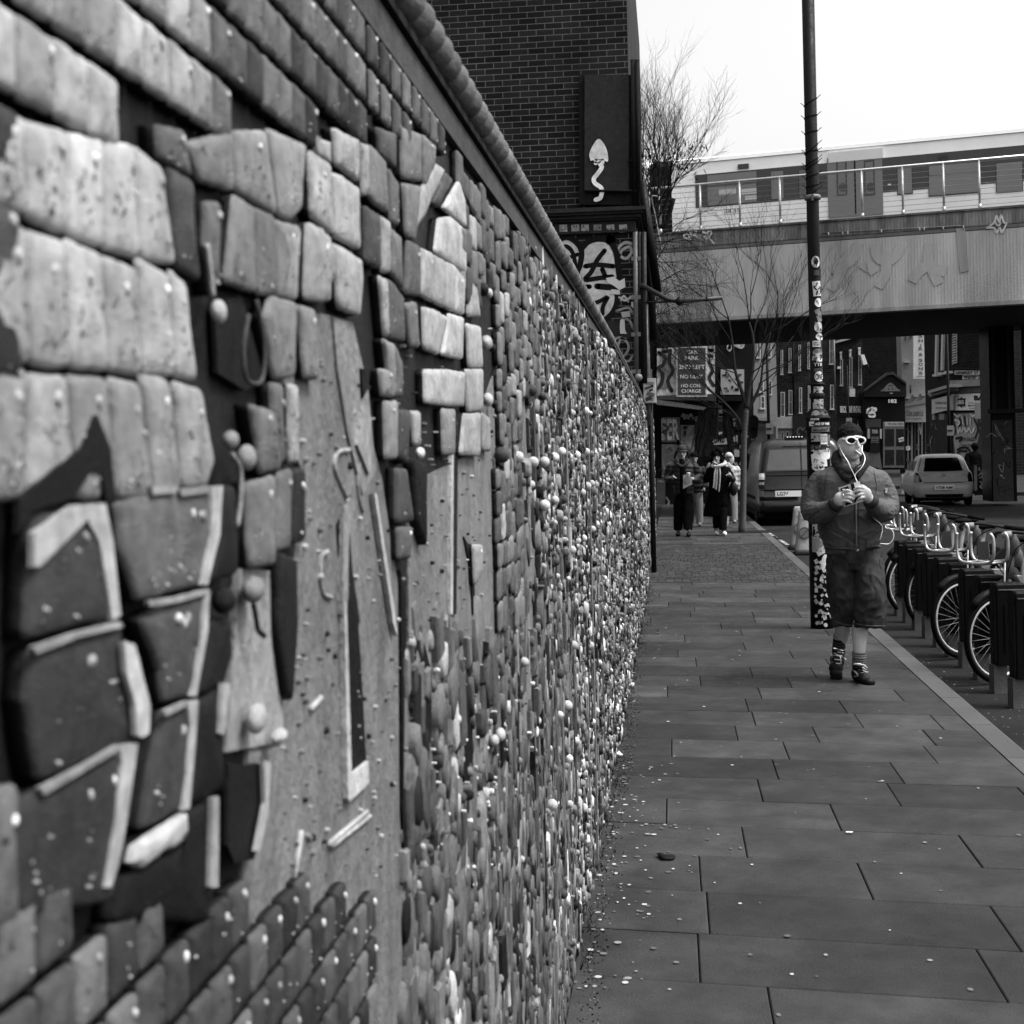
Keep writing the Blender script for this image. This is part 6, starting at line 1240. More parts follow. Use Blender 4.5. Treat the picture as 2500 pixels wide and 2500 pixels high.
for i, (x, y) in enumerate(WH):
    p = PG('r5', x, y, zr_); o = bk if i == 0 else copy_tree(bk); o.location = p; o.rotation_euler = (rad(-2 + i), 0, ANG + rad((i * 7) % 5 - 2)); o['label'] = BL[i]; o['group'] = 'hire bikes parked in the docking stand'
# ------------------------------------------------------------------ people
from mathutils.bvhtree import BVHTree
def limb(mb, pts, rs_, n=12):
    p = smooth_path([Vector(q) for q in pts], 3); k = len(p); r = []
    for i in range(k):
        u = i / (k - 1) * (len(rs_) - 1); j = min(int(u), len(rs_) - 2); r.append(rs_[j] + (rs_[j + 1] - rs_[j]) * (u - j))
    mb.tube(p, r, n, .5); mb.ell(p[0], r[0] * .98, .5, 12, 8); mb.ell(p[-1], r[-1] * .98, .5, 12, 8)
def rings(mb, lst, n=28, p_=2.3):     # (centre, half width, half depth)
    out = []
    for c, hw, hd in lst:
        out.append([Vector(c) + Vector((math.copysign(abs(math.cos(a)) ** (2 / p_), math.cos(a)) * hw, math.copysign(abs(math.sin(a)) ** (2 / p_), math.sin(a)) * hd, 0)) for a in [2 * math.pi * i / n for i in range(n)]])
    mb.loft(out, .5)
def surf(ob):
    o0 = org(ob); me = ob.data; return BVHTree.FromPolygons([v.co + o0 for v in me.vertices], [tuple(p.vertices) for p in me.polygons])
def hit(bv, reg, x, y, o=.003, Y=9.6):
    d = ray(reg, x, y).normalized(); h = bv.ray_cast(CAM, d)
    return (h[0] - d * o) if h[0] is not None else PY(reg, x, y, Y)
def folds(amp, sx, sy, sz, seed=0., ridge=.5):
    def f(c):
        a = noise.noise(Vector((c.x * sx + seed, c.y * sy, c.z * sz))); b_ = 1 - abs(noise.noise(Vector((c.x * sx * 1.7 + 9, c.y * sy * 1.7 + seed, c.z * sz * 2.2)))) * 2
        k_ = noise.noise(Vector((c.x * sx * .8 - c.z * sz * .5 + seed * 3, c.y * sy, c.z * sz * 1.3 + c.x * sx * .6))); return amp * (a + ridge * b_ * b_ - .1 - .38 * math.exp(-(k_ / .09) ** 2))
    return f
U = .38828 * 9.7 / F
def J(x, y, dy=0.): return PY('r5', x, y, 9.93 + dy)
man = thing('person', 'man in white oval sunglasses, bomber jacket and baggy denim shorts holding a pouch', 'person', PG('r5', 480, 1690))
b = MB()
rings(b, [(J(450, 850), .15, .10), (J(450, 700), .16, .11), (J(450, 500), .19, .12), (J(450, 400), .17, .1), (J(450, 350), .08, .08)])
limb(b, [J(450, 420, .02), J(452, 300, .0)], [.068, .064]); b.ell(J(452, 190, .0), (.082, .098, .108)); b.ell(J(455, 245, -.03), (.077, .078, .084)); b.ell(J(470, 292, -.055), (.042, .035, .034)); b.ell(J(430, 270, -.02), (.05, .06, .05)); b.ell(J(500, 262, -.03), (.035, .05, .045))
limb(b, [J(496, 190, -.094), J(502, 215, -.105), J(504, 232, -.108)], [.009, .011, .013]); b.ell(J(500, 236, -.100), (.018, .012, .010)); b.ell(J(495, 255, -.098), (.022, .014, .006)); b.ell(J(495, 264, -.094), (.019, .014, .007)); b.ell(J(477, 174, -.085), (.05, .02, .012))
b.ell(J(382, 222, .01), (.014, .022, .034))
for side in (0, 1):
    if side == 0:
        limb(b, [J(300, 480, .0), J(235, 610, -.03), J(350, 600, -.33), J(385, 562, -.385)], [.04, .042, .038, .034]); P_ = J(392, 562, -.40); b.ell(P_, (.046, .024, .05))
        F_ = [[(405, 523), (432, 507), (462, 517)], [(408, 542), (440, 530), (474, 540)], [(406, 560), (440, 552), (474, 563)], [(400, 578), (432, 574), (462, 586)]]; th = [(380, 535, -.38), (402, 508, -.385), (428, 492, -.385)]
    else:
        limb(b, [J(600, 480, .0), J(662, 600, -.03), J(588, 580, -.33), J(560, 545, -.385)], [.04, .042, .038, .034]); P_ = J(548, 532, -.40); b.ell(P_, (.044, .024, .05))
        F_ = [[(538, 494), (505, 488), (478, 502)], [(536, 512), (502, 510), (474, 524)], [(540, 530), (508, 534), (484, 548)], [(546, 550), (520, 556), (500, 568)]]; th = [(560, 505, -.38), (535, 482, -.385), (508, 480, -.385)]
    for k, f_ in enumerate(F_): limb(b, [J(f_[0][0], f_[0][1], -.412), J(f_[1][0], f_[1][1], -.428), J(f_[2][0], f_[2][1], -.418)], [.0105, .0098, .0088], 8)
    limb(b, [J(*t) for t in th], [.013, .011, .0105], 8)
limb(b, [J(400, 950, .0), J(395, 1180, -.02), J(402, 1340, .02), J(405, 1400, .07), J(388, 1500, .12), J(375, 1540, .1)], [.07, .055, .056, .056, .04, .038])
limb(b, [J(550, 950, .0), J(556, 1180, -.08), J(522, 1330, -.09), J(514, 1410, -.08), J(510, 1510, -.1), J(508, 1600, -.1)], [.07, .055, .058, .058, .042, .04])
body = fuse(b, 'body', MAT_SKIN, man, .0055, 2, .52)
# hair: short crop with a straight fringe
b = MB(); b.ell(J(450, 158, .012), (.089, .106, .082), .5, 54, 40)
def hairline(v):
    x = (v[0] - J(450, 158).x) / .089; yy = v[1] - 9.93
    lim = J(450, 158 + (42 if x < -.55 and yy > -.06 else (10 - 8 * x if yy < -.02 else (45 if yy > .03 else 22 - 10 * x)))).z + .004 * math.sin(v[0] * 500)
    return lim
cen = J(450, 185)
b.v = [tuple(Vector((v[0], v[1], max(v[2], hairline(v)))) if v[2] >= hairline(v) else cen + (Vector((v[0], v[1], hairline(v))) - cen) * .88) for v in b.v]
b.v = [tuple(Vector(v) + (Vector(v) - cen).normalized() * .009 * noise.noise(Vector(v) * 70)) for v in b.v]; b.c = [.03] * len(b.c); b.build('hair', mat('hair', .7, 90, .5, 400, .9, spec=.3, stretch=(1, 1, .3)), man)
# sunglasses
gl = MB(); lens = MB()
for cx, cy, dy, rx, ry in ((457, 194, -.112, .033, .0225), (521, 195, -.096, .027, .022)):
    pts = [J(cx, cy, dy) + Vector((math.cos(a) * rx, (cx - 489) * -.0002 * math.cos(a), math.sin(a) * ry)) for a in [2 * math.pi * i / 24 for i in range(25)]]
    gl.tube(pts, .0064, 8, .9, False); lens.ell(J(cx, cy, dy - .003), (rx * .93, .006, ry * .93), .01, 16, 10)
gl.tube([J(484, 190, -.112), J(498, 190, -.108)], .0085, 8, .85); gl.tube(smooth_path([J(428, 190, -.1), J(400, 184, -.055), J(380, 196, .02)]), .0062, 8, .8)
sg = gl.build('sunglasses', MAT_PLASTIC, man); lens.build('lens', MAT_PLASTIC, sg)
# jacket
b = MB()
rings(b, [(J(455, 905), .166, .125), (J(458, 868), .180, .14), (J(460, 830), .198, .155), (J(462, 760), .226, .172), (J(458, 660), .235, .178), (J(450, 540), .245, .175), (J(448, 450), .25, .16), (J(446, 405), .238, .14), (J(446, 378), .19, .125), (J(446, 350), .13, .11), (J(446, 325), .09, .09)])
limb(b, [J(268, 448, .01), J(225, 540, .0), J(218, 640, -.05), J(295, 645, -.23), J(372, 588, -.345)], [.082, .086, .084, .072, .048], 16)
limb(b, [J(628, 448, .01), J(672, 540, .0), J(682, 625, -.05), J(628, 625, -.23), J(572, 572, -.345)], [.082, .086, .084, .072, .048], 16)
fA = folds(.009, 6, 6, 8, 3.); fB = folds(.011, 11, 11, 17, 7., .8)
def jf(c):
    xs = abs(c.x - J(455, 500).x); zz = c.z; k = min(1, max(0, (xs - .14) / .1)); low = min(1, max(0, (J(455, 600).z - zz) / .2))
    return fA(c) * (.45 + .7 * low) + fB(c) * k * (.3 + .9 * low)
jk = fuse(b, 'jacket', MAT_SATIN, man, .006, 2, .135, jf); bv = surf(jk)
jn = Vector((0, -1, 0))
def seam(name, paths, r, t, m_=None, reg='r5', o=.001, par=None, bvh=None, k=4):
    for pts in paths:
        b = MB(); q = []
        for i in range(len(pts) - 1):
            for j in range(k): u = j / k; q.append((pts[i][0] * (1 - u) + pts[i + 1][0] * u, pts[i][1] * (1 - u) + pts[i + 1][1] * u))
        q.append(pts[-1]); b.tube([hit(bvh or bv, reg, x, y, o) for x, y in q], r, 6, t); b.build(name, m_ or MAT_METAL, par or jk)
seam('zip', [[(484, 470), (488, 560), (490, 700), (492, 790), (494, 868)]], .0045, .3)
seam('seam', [[(476, 470), (478, 600), (478, 868)], [(500, 470), (504, 600), (508, 868)], [(310, 380), (292, 470), (285, 600)], [(600, 380), (618, 470), (612, 560)], [(440, 822), (432, 870)], [(550, 815), (553, 875)], [(270, 745), (330, 700), (360, 660)], [(600, 640), (650, 720), (655, 770)]], .0018, .05, MAT_CLOTH)
b = MB(); p = hit(bv, 'r5', 680, 512, .006); b.box(p, (.012, .006, .026), .75, Matrix.Rotation(.3, 3, 'Y')); b.box(p + Vector((0, -.001, .016)), (.02, .006, .01), .6); b.build('zip_pull', MAT_PLASTIC, jk)
b = MB(); q = [hit(bv, 'r5', x, y, -.004) for x, y in ((300, 872), (380, 872), (460, 874), (560, 875), (635, 862))]; b.tube(smooth_path(q), .012, 8, .13); b.build('hem', MAT_CLOTH, jk)
for s_ in (0, 1): b = MB(); b.tube([J(352, 602, -.335), J(378, 580, -.372)] if s_ == 0 else [J(592, 582, -.335), J(565, 560, -.372)], [.052, .045], 14, .1); b.build('cuff', MAT_CLOTH, jk)
# thick rolled neck warmer / collar
b = MB()
b.tube(smooth_path([J(372, 285, .06), J(362, 322, -.02), (J(395, 372, -.10)), J(450, 396, -.14), J(505, 384, -.13), J(540, 345, -.05), J(540, 300, .05), J(470, 285, .11), J(400, 280, .1), J(372, 285, .06)], 5), .036, 12, .5); b.tube(smooth_path([J(355, 320, .03), J(375, 370, -.08), J(420, 420, -.15), J(455, 440, -.165)], 5), .03, 10, .5); b.tube(smooth_path([J(555, 330, .0), J(530, 380, -.12), J(490, 430, -.165)], 5), .022, 10, .5)
sf_ = fuse(b, 'neck_warmer', MAT_CLOTH, man, .008, 3, .06, folds(.006, 20, 20, 30, 1.)); bs = surf(sf_)
b = MB(); b.tube(smooth_path([hit(bs, 'r5', x, y, .001) for x, y in ((468, 352), (480, 342), (500, 345), (488, 358), (500, 362), (520, 350))]), .003, 6, .35); b.build('emblem', MAT_CLOTH, sf_)
# denim shorts
b = MB(); rings(b, [(J(470, 860), .165, .12), (J(470, 930), .185, .135), (J(472, 1000), .195, .14)])
rings(b, [(J(405, 930, .0), .105, .12), (J(400, 1060, -.01), .112, .125), (J(408, 1180, -.02), .105, .12), (J(412, 1280, .0), .092, .10), (J(412, 1356, .02), .082, .095)])
rings(b, [(J(548, 930, -.0), .105, .12), (J(570, 1060, -.05), .118, .125), (J(575, 1180, -.08), .118, .125), (J(577, 1290, -.09), .115, .115), (J(576, 1362, -.09), .112, .11)])
sh = fuse(b, 'denim_shorts', mat('denim', .9, 7, .42, 300, .6, spec=.15, coarse=(3.5, .4)), man, .0085, 3, .085, folds(.013, 8, 8, 5, 5., .7)); bd_ = surf(sh)
seam('hem', [[(350, 1330), (400, 1348), (450, 1358), (478, 1345)], [(480, 1345), (540, 1358), (610, 1362), (672, 1360)]], .006, .13, MAT_CLOTH, 'r5', -.001, sh, bd_)
seam('fly_seam', [[(490, 880), (492, 930), (480, 970), (470, 1010)], [(320, 900), (345, 960), (335, 1010)], [(655, 900), (635, 960), (645, 1000)], [(480, 1010), (478, 1150), (480, 1330)]], .002, .03, MAT_CLOTH, 'r5', .0, sh, bd_)
b = MB(); b.ell(hit(bd_, 'r5', 499, 884, .004), (.009, .004, .009), .5, 10, 6); b.build('button', MAT_METAL, sh)
# socks and shoes
def sock(p0, p1, r0, r1):
    b = MB(); p0, p1 = Vector(p0), Vector(p1); n = 14; u, v, d = frame(p1 - p0); rg_ = []
    for i in range(n + 1):
        k = i / n; r = r0 + (r1 - r0) * k + .002 * (i % 2); rg_.append([p0.lerp(p1, k) + (u * math.cos(a) + v * math.sin(a)) * r for a in [2 * math.pi * q / 16 for q in range(16)]])
    for i in range(n): b.loft([rg_[i], rg_[i + 1]], R.choice([.04, .2, .3, .06, .12]), False)
    b.build('sock', MAT_CLOTH, man)
sock(J(390, 1415, .085), J(378, 1530, .11), .047, .046); sock(J(510, 1520, -.105), J(508, 1625, -.1), .049, .047)
DROP = .012
def shoe(chain, laces, sole, lift=None):
    b = MB()
    for c, r in chain: b.ell(c, r)
    limb(b, [c for c, r in chain], [min(r) * .95 for c, r in chain]); lo = min(v[2] for v in b.v)
    if lift is not None: b.v = [(v[0], v[1], max(v[2], lift)) for v in b.v]
    b.v = [(v[0], v[1], v[2] - min(q[2] for q in b.v[:1]) * 0 - DROP) for v in b.v]
    o = fuse(b, 'shoe', MAT_SATIN, man, .006, 3, .018); bz_ = surf(o)
    b = MB()
    for (x0, y0, x1, y1) in laces: b.tube([hit(bz_, 'r5', x0, y0, .002), hit(bz_, 'r5', (x0 + x1) / 2, (y0 + y1) / 2, .004), hit(bz_, 'r5', x1, y1, .002)], .0036, 6, .75)
    b.build('laces', MAT_CLOTH, o); b = MB(); b.tube(smooth_path([hit(bz_, 'r5', x, y, .002) for x, y in sole]), .006, 6, .3); b.build('side_stripe', MAT_CLOTH, o); return o
shoe([(J(378, 1530, .10), (.045, .05, .04)), (J(372, 1575, .06), (.05, .05, .05)), (J(362, 1615, .03), (.052, .045, .045)), (J(362, 1648, .01), (.047, .04, .034))], [(350, 1520, 410, 1530), (348, 1545, 402, 1550), (352, 1570, 398, 1575), (362, 1595, 392, 1600), (395, 1545, 425, 1570), (390, 1550, 395, 1600), (350, 1500, 405, 1515), (352, 1530, 398, 1560)], [(335, 1545), (330, 1575), (340, 1590)])
b_ = PG('r5', 480, 1700); shoe([(J(500, 1650, -.08), (.047, .055, .060)), (J(518, 1668, -.14), (.050, .055, .048)), (J(545, 1685, -.18), (.047, .055, .032)), (J(572, 1697, -.22), (.040, .045, .027))], [(490, 1600, 540, 1605), (500, 1620, 545, 1618), (508, 1638, 552, 1634), (520, 1655, 562, 1650), (475, 1600, 520, 1598), (505, 1610, 548, 1632), (512, 1632, 556, 1652), (535, 1600, 560, 1625)], [(470, 1640), (488, 1655), (500, 1672), (480, 1680)], .012)
def sole(a, c, w_, z1=.022):
    a, c = Vector((a.x, a.y, 0)), Vector((c.x, c.y, 0)); u = (c - a).normalized(); v = Vector((-u.y, u.x, 0)); L = (c - a).length / 2; m_ = (a + c) / 2; b = MB()
    ring = lambda z, k: [m_ + u * math.copysign(abs(math.cos(t)) ** .7, math.cos(t)) * L * k + v * math.copysign(abs(math.sin(t)) ** .8, math.sin(t)) * w_ * k * (1 + .12 * math.cos(t)) + Vector((0, 0, z)) for t in [2 * math.pi * i / 28 for i in range(28)]]
    b.loft([ring(.0005, .96), ring(.006, 1.), ring(z1, .97)], .02); b.build('sole', MAT_RUBBER, man)
sole(J(490, 1650, -.02), J(588, 1697, -.27), .046); sole(J(372, 1640, .07), J(360, 1648, -.035), .042, .03)
# cigarette, packet, earphones
o = MB(); o.tube([J(487, 257, -.112), J(507, 271, -.135), J(521, 284, -.15)], .0048, 8, .85); props(o.build('cigarette', MAT_FLAT), 'white cigarette in the mouth of the man in sunglasses', 'cigarette')
pk = thing('tobacco_packet', 'opened black and white pouch held in both hands by the man in sunglasses', 'packet', J(455, 540, -.40))
b = MB(); q = [J(x, y, -.404) for x, y in ((378, 492), (488, 458), (538, 578), (415, 612))]; b.slab(q, (0, .008, 0), .5); b.build('wrapper', MAT_PLASTIC, pk)
b = MB()
for pts, t in (([(455, 468), (475, 462), (500, 560), (480, 590)], .02), ([(392, 496), (440, 480), (446, 500), (396, 514)], .04), ([(402, 500), (430, 490), (434, 498), (404, 508)], .7), ([(470, 462), (512, 452), (520, 480), (478, 490)], .75), ([(420, 590), (470, 572), (475, 585), (424, 606)], .02), ([(490, 570), (530, 560), (534, 574), (492, 586)], .7), ([(430, 560), (475, 545), (478, 568), (434, 584)], .75)):
    b.slab([J(x, y, -.407 - R.uniform(0, .002)) for x, y in pts], (0, .002, 0), t)
b.build('print', MAT_FLAT, pk)
b = MB(); wr = lambda pts, o=.006: b.tube(smooth_path([hit(bv, 'r5', x, y, o) for x, y in pts]), .0030, 6, .85)
b.tube(smooth_path([J(386, 226, -.035), J(398, 260, -.09), J(420, 300, -.15), J(440, 330, -.2), J(452, 360, -.21), J(470, 395, -.21), J(488, 435, -.215), J(496, 455, -.23)]), .0030, 6, .85)
b.tube(smooth_path([J(529, 226, -.06), J(528, 260, -.10), J(545, 300, -.15), J(538, 340, -.20), J(515, 375, -.215), J(490, 400, -.21), J(484, 425, -.21), J(498, 455, -.23)]), .0030, 6, .85)
b.ell(J(386, 228, -.03), (.008, .01, .012), .85, 10, 7); b.tube([J(424, 305, -.155), J(432, 318, -.18)], .0045, 6, .85); b.tube(smooth_path([J(498, 455, -.23), J(500, 470, -.3), J(505, 480, -.38)]), .003, 6, .85)
b.tube(smooth_path([J(568, 612, -.3), J(575, 650, -.26), J(610, 690, -.24), J(645, 720, -.22), J(655, 750, -.2), J(648, 790, -.2), J(638, 820, -.19)]), .0030, 6, .85)
b.tube(smooth_path([J(655, 715, -.15), J(690, 740, -.14), J(720, 765, -.14), J(725, 800, -.14), J(712, 830, -.14), J(690, 845, -.14), J(640, 842, -.17)]), .0030, 6, .85)
props(b.build('earphones', MAT_PLASTIC), 'white wired earphones worn by the man in sunglasses, lead looping past his pocket', 'earphones')
b = MB(); c_ = J(408, 540, -.424); b.tube([c_ + Vector((.0, math.cos(a) * .011, math.sin(a) * .011)) for a in [2 * math.pi * i / 14 for i in range(15)]], .003, 6, .8, False); props(b.build('finger_ring', MAT_STEEL, body))
# --- pair walking towards us further back
def G(x, y, dy=0.): return PY('r3', x, y, 26.6 + dy)
V = .31056 * 26.6 / F
def head3(b, c, turn=0., s_=1.):
    b.ell(c, (.077 * s_, .095 * s_, .11 * s_)); b.ell(c + Vector((turn * .02, -.02, -.06)), (.06 * s_, .07 * s_, .07 * s_)); b.ell(c + Vector((turn * .03, -.1, -.01)), (.014, .02, .022)); b.ell(c + Vector((-.078, 0, -.01)), (.012, .02, .03)); b.ell(c + Vector((.078, 0, -.01)), (.012, .02, .03))
def hand3(b, c, d):
    b.ell(c, (.035, .025, .045))
    for k in range(4): limb(b, [c + Vector((d * (-.02 + .018 * k), -.015, -.01)), c + Vector((d * (-.02 + .02 * k) + d * .02, -.045, .005 - .008 * k)), c + Vector((d * (-.015 + .018 * k) + d * .03, -.03, .02 - .012 * k))], [.011, .010, .009], 6)
    limb(b, [c + Vector((-d * .02, -.01, .02)), c + Vector((d * .01, -.04, .045))], [.013, .011], 6)
def face3(par, c, tn=.03, mou=False):
    b = MB()
    for s_ in (-1, 1): b.ell(c + Vector((s_ * .03, -.085, .012)), (.013, .008, .006), tn, 8, 5); b.ell(c + Vector((s_ * .03, -.088, .032)), (.02, .008, .005), tn, 8, 5)
    if mou: b.ell(c + Vector((0, -.1, -.045)), (.028, .01, .008), tn, 8, 5)
    b.ell(c + Vector((0, -.088, -.068)), (.02, .008, .005), .12, 8, 5); b.build('face_features', MAT_CLOTH, par)
def coat(b, lst, n=24): rings(b, lst, n)
m2 = thing('person', 'man in knitted beanie and open puffer jacket carrying a paper bag along the pavement', 'person', PG('r3', 545, 1690)); hc = G(530, 1055)
b = MB(); head3(b, hc); limb(b, [G(530, 1085), G(530, 1140)], [.055, .06]); rings(b, [(G(540, 1400), .14, .1), (G(540, 1250), .16, .11), (G(540, 1150), .16, .1)])
limb(b, [G(445, 1160), G(425, 1250, .03), G(455, 1245, -.25)], [.05, .045, .035]); hand3(b, G(460, 1240, -.3), 1); limb(b, [G(630, 1160), G(655, 1240, .03), G(610, 1255, -.25)], [.05, .045, .035]); hand3(b, G(598, 1250, -.3), -1)
limb(b, [G(520, 1380), G(505, 1520), G(502, 1660)], [.08, .06, .045]); limb(b, [G(580, 1380), G(575, 1520, -.15), G(580, 1650, -.2)], [.08, .06, .045]); fuse(b, 'body', MAT_SKIN, m2, .010, 2, .36); face3(m2, hc, .03, True)
b = MB(); b.ell(G(530, 1020), (.092, .105, .10), .1, 20, 12); b.v = [(v[0], v[1], max(v[2], G(530, 1035).z)) for v in b.v]; b.ell(G(528, 975), (.04, .04, .03), .1, 12, 8); b.tube([Vector(G(530, 1036)) + Vector((math.cos(a) * .09, math.sin(a) * .1, 0)) for a in [2 * math.pi * i / 18 for i in range(19)]], .016, 8, .13, False); b.build('beanie', MAT_CLOTH, m2)
b = MB(); 
for sx in (-1, 1):
    for k in range(6): b.ell(G(530 + sx * (42 + 3 * k), 1040 + 9 * k, .02), (.022, .04, .03), .03, 8, 6)
b.ell(G(530, 1100, -.02), (.05, .06, .03), .04, 12, 8); b.build('hair', MAT_CLOTH, m2)
b = MB(); rings(b, [(G(545, 1375), .185, .13), (G(545, 1300), .20, .14), (G(540, 1220), .22, .14), (G(535, 1150), .22, .12), (G(532, 1115), .12, .1)])
limb(b, [G(440, 1160), G(415, 1240, .02), G(440, 1262, -.2)], [.085, .082, .055]); limb(b, [G(632, 1160), G(660, 1235, .02), G(622, 1262, -.2)], [.085, .082, .055])
jk2 = fuse(b, 'puffer_jacket', MAT_SATIN, m2, .013, 2, .055, lambda c: .0045 * math.sin(c.z * 75 + c.x * 6) + .005 * noise.noise(c * 14))
b = MB(); rings(b, [(G(542, 1400, -.05), .08, .115), (G(542, 1250, -.05), .085, .122), (G(535, 1140, -.05), .07, .095), (G(532, 1105, -.03), .06, .08)]); fuse(b, 'sweater', MAT_CLOTH, m2, .012, 2, .012)
b = MB(); b.tube(smooth_path([G(480, 1110, .0), G(500, 1140, -.1), G(532, 1155, -.13), G(568, 1135, -.1), G(580, 1105, 0.)]), .035, 10, .08); b.build('collar', MAT_CLOTH, jk2)
b = MB(); rings(b, [(G(545, 1350), .16, .11), (G(545, 1420), .17, .12)][::-1]); rings(b, [(G(500, 1655), .085, .09), (G(503, 1520), .10, .10), (G(515, 1390), .11, .11)]); rings(b, [(G(578, 1658, -.2), .085, .09), (G(578, 1520, -.12), .11, .10), (G(575, 1390), .11, .11)]); fuse(b, 'trousers', MAT_CLOTH, m2, .014, 3, .012, folds(.01, 8, 8, 6, 2.))
for x, dy in ((500, -.02), (582, -.22)): b = MB(); p = PG('r3', x, 1690); b.ell(Vector((G(x, 1680).x, 26.5 + dy, .045)), (.05, .13, .045), .015, 14, 8); b.v = [(v[0], v[1], max(v[2], .003)) for v in b.v]; b.build('shoe', MAT_SATIN, m2)
b = MB(); b.tube([G(545, 1655, -.27), G(598, 1658, -.27)], .01, 6, .35); b.build('trouser_cuff', MAT_CLOTH, m2)
b = MB(); q = [G(x, y, -.36) for x, y in ((540, 1225), (600, 1212), (612, 1295), (540, 1332))]; b.slab(q, (0, .06, 0), .42); b.slab([G(x, y, -.38) for x, y in ((545, 1250), (560, 1290), (600, 1280), (575, 1225))], (0, .01, 0), .3)
props(b.build('paper_bag', MAT_FLAT), 'crumpled pale paper bag held by the man in the beanie', 'bag')
b = MB(); b.lathe(G(582, 1228, -.34) - Vector((0, 0, .03)), [(.03, 0), (.036, .08), (.037, .085), (.02, .09)], 14, .75); props(b.build('paper_cup', MAT_FLAT), 'small white cup in the hand of the man in the beanie', 'cup')
# woman in long black coat with pale scarf
wm = thing('person', 'woman in long black coat and pale fringed scarf raising a hand to her mouth', 'person', PG('r3', 835, 1690)); hc = G(806, 1092)
b = MB(); head3(b, hc, -.3, .93); limb(b, [G(810, 1110), G(818, 1170)], [.048, .055]); rings(b, [(G(825, 1400), .13, .1), (G(820, 1250), .14, .1), (G(820, 1170), .15, .09)])
limb(b, [G(745, 1190), G(725, 1260, -.02), G(768, 1150, -.22)], [.045, .042, .03]); hand3(b, G(782, 1128, -.2), 1); limb(b, [G(890, 1190), G(935, 1260), G(905, 1220, -.2)], [.045, .042, .032]); hand3(b, G(903, 1218, -.25), -1)
limb(b, [G(800, 1400), G(798, 1540), G(800, 1655)], [.07, .055, .04]); limb(b, [G(860, 1400), G(860, 1540, -.1), G(860, 1665, -.15)], [.07, .055, .04]); fuse(b, 'body', MAT_SKIN, wm, .010, 2, .42); face3(wm, hc + Vector((-.005, .005, 0)), .03)
b = MB()
for k in range(60):
    a = R.uniform(0, 6.28); h_ = R.uniform(-.26, .08); rr2 = .085 + (.03 if h_ < 0 else 0); p = hc + Vector((math.cos(a) * rr2, .03 + math.sin(a) * .09, h_ + .06))
    if p.y < hc.y - .045 and h_ < .04: continue
    b.ell(p, (.032, .035, .045), .012, 8, 6)
b.ell(hc + Vector((0, .02, .05)), (.088, .1, .085), .012, 14, 10); b.build('hair', MAT_CLOTH, wm)
b = MB(); rings(b, [(G(812, 1545, .05), .28, .17), (G(815, 1450, .02), .25, .16), (G(822, 1330), .2, .14), (G(822, 1220), .19, .13), (G(820, 1165), .17, .11), (G(818, 1140), .09, .08)])
limb(b, [G(750, 1190), G(718, 1262, -.02), G(762, 1170, -.2)], [.075, .07, .045]); limb(b, [G(888, 1190), G(925, 1255), G(915, 1240, -.18)], [.075, .075, .05]); fuse(b, 'coat', MAT_CLOTH, wm, .014, 3, .011, folds(.012, 9, 9, 5, 4.))
b = MB(); rings(b, [(G(800, 1640), .06, .07), (G(805, 1480), .08, .08)]); rings(b, [(G(852, 1655, -.15), .075, .08), (G(855, 1480, -.05), .09, .09)]); fuse(b, 'trousers', MAT_CLOTH, wm, .014, 2, .012)
b = MB(); b.tube(smooth_path([G(780, 1140, -.02), G(790, 1160, -.12), G(830, 1150, -.15), G(868, 1135, -.08), G(862, 1120, .04), G(810, 1125, .1), G(780, 1140, -.02)]), .035, 10, .5)
for k in range(5): x = 778 + k * 11; b.tube(smooth_path([G(798 + k * 7, 1160, -.15), G(x + 8, 1220, -.18), G(x + 4, 1290, -.19), G(x - 2, 1325 + 8 * k, -.19)]), .016, 7, [.5, .3, .45, .06, .45][k])
b.build('scarf', MAT_CLOTH, wm)
b = MB(); b.ell(G(925, 1250, -.22), (.05, .07, .06), .05, 12, 8); b.ell(G(935, 1330, -.05), (.08, .07, .14), .012, 12, 8); props(b.build('shoulder_bag', MAT_SATIN), 'black shoulder bag at the side of the woman in the long coat', 'bag')
for x, y, dy in ((803, 1665, 0.), (862, 1680, -.2)): b = MB(); b.ell(Vector((G(x, y).x, 26.55 + dy, .045)), (.045, .12, .045), .7, 14, 8); b.v = [(v[0], v[1], max(v[2], .003)) for v in b.v]; b.build('shoe', MAT_CLOTH, wm)
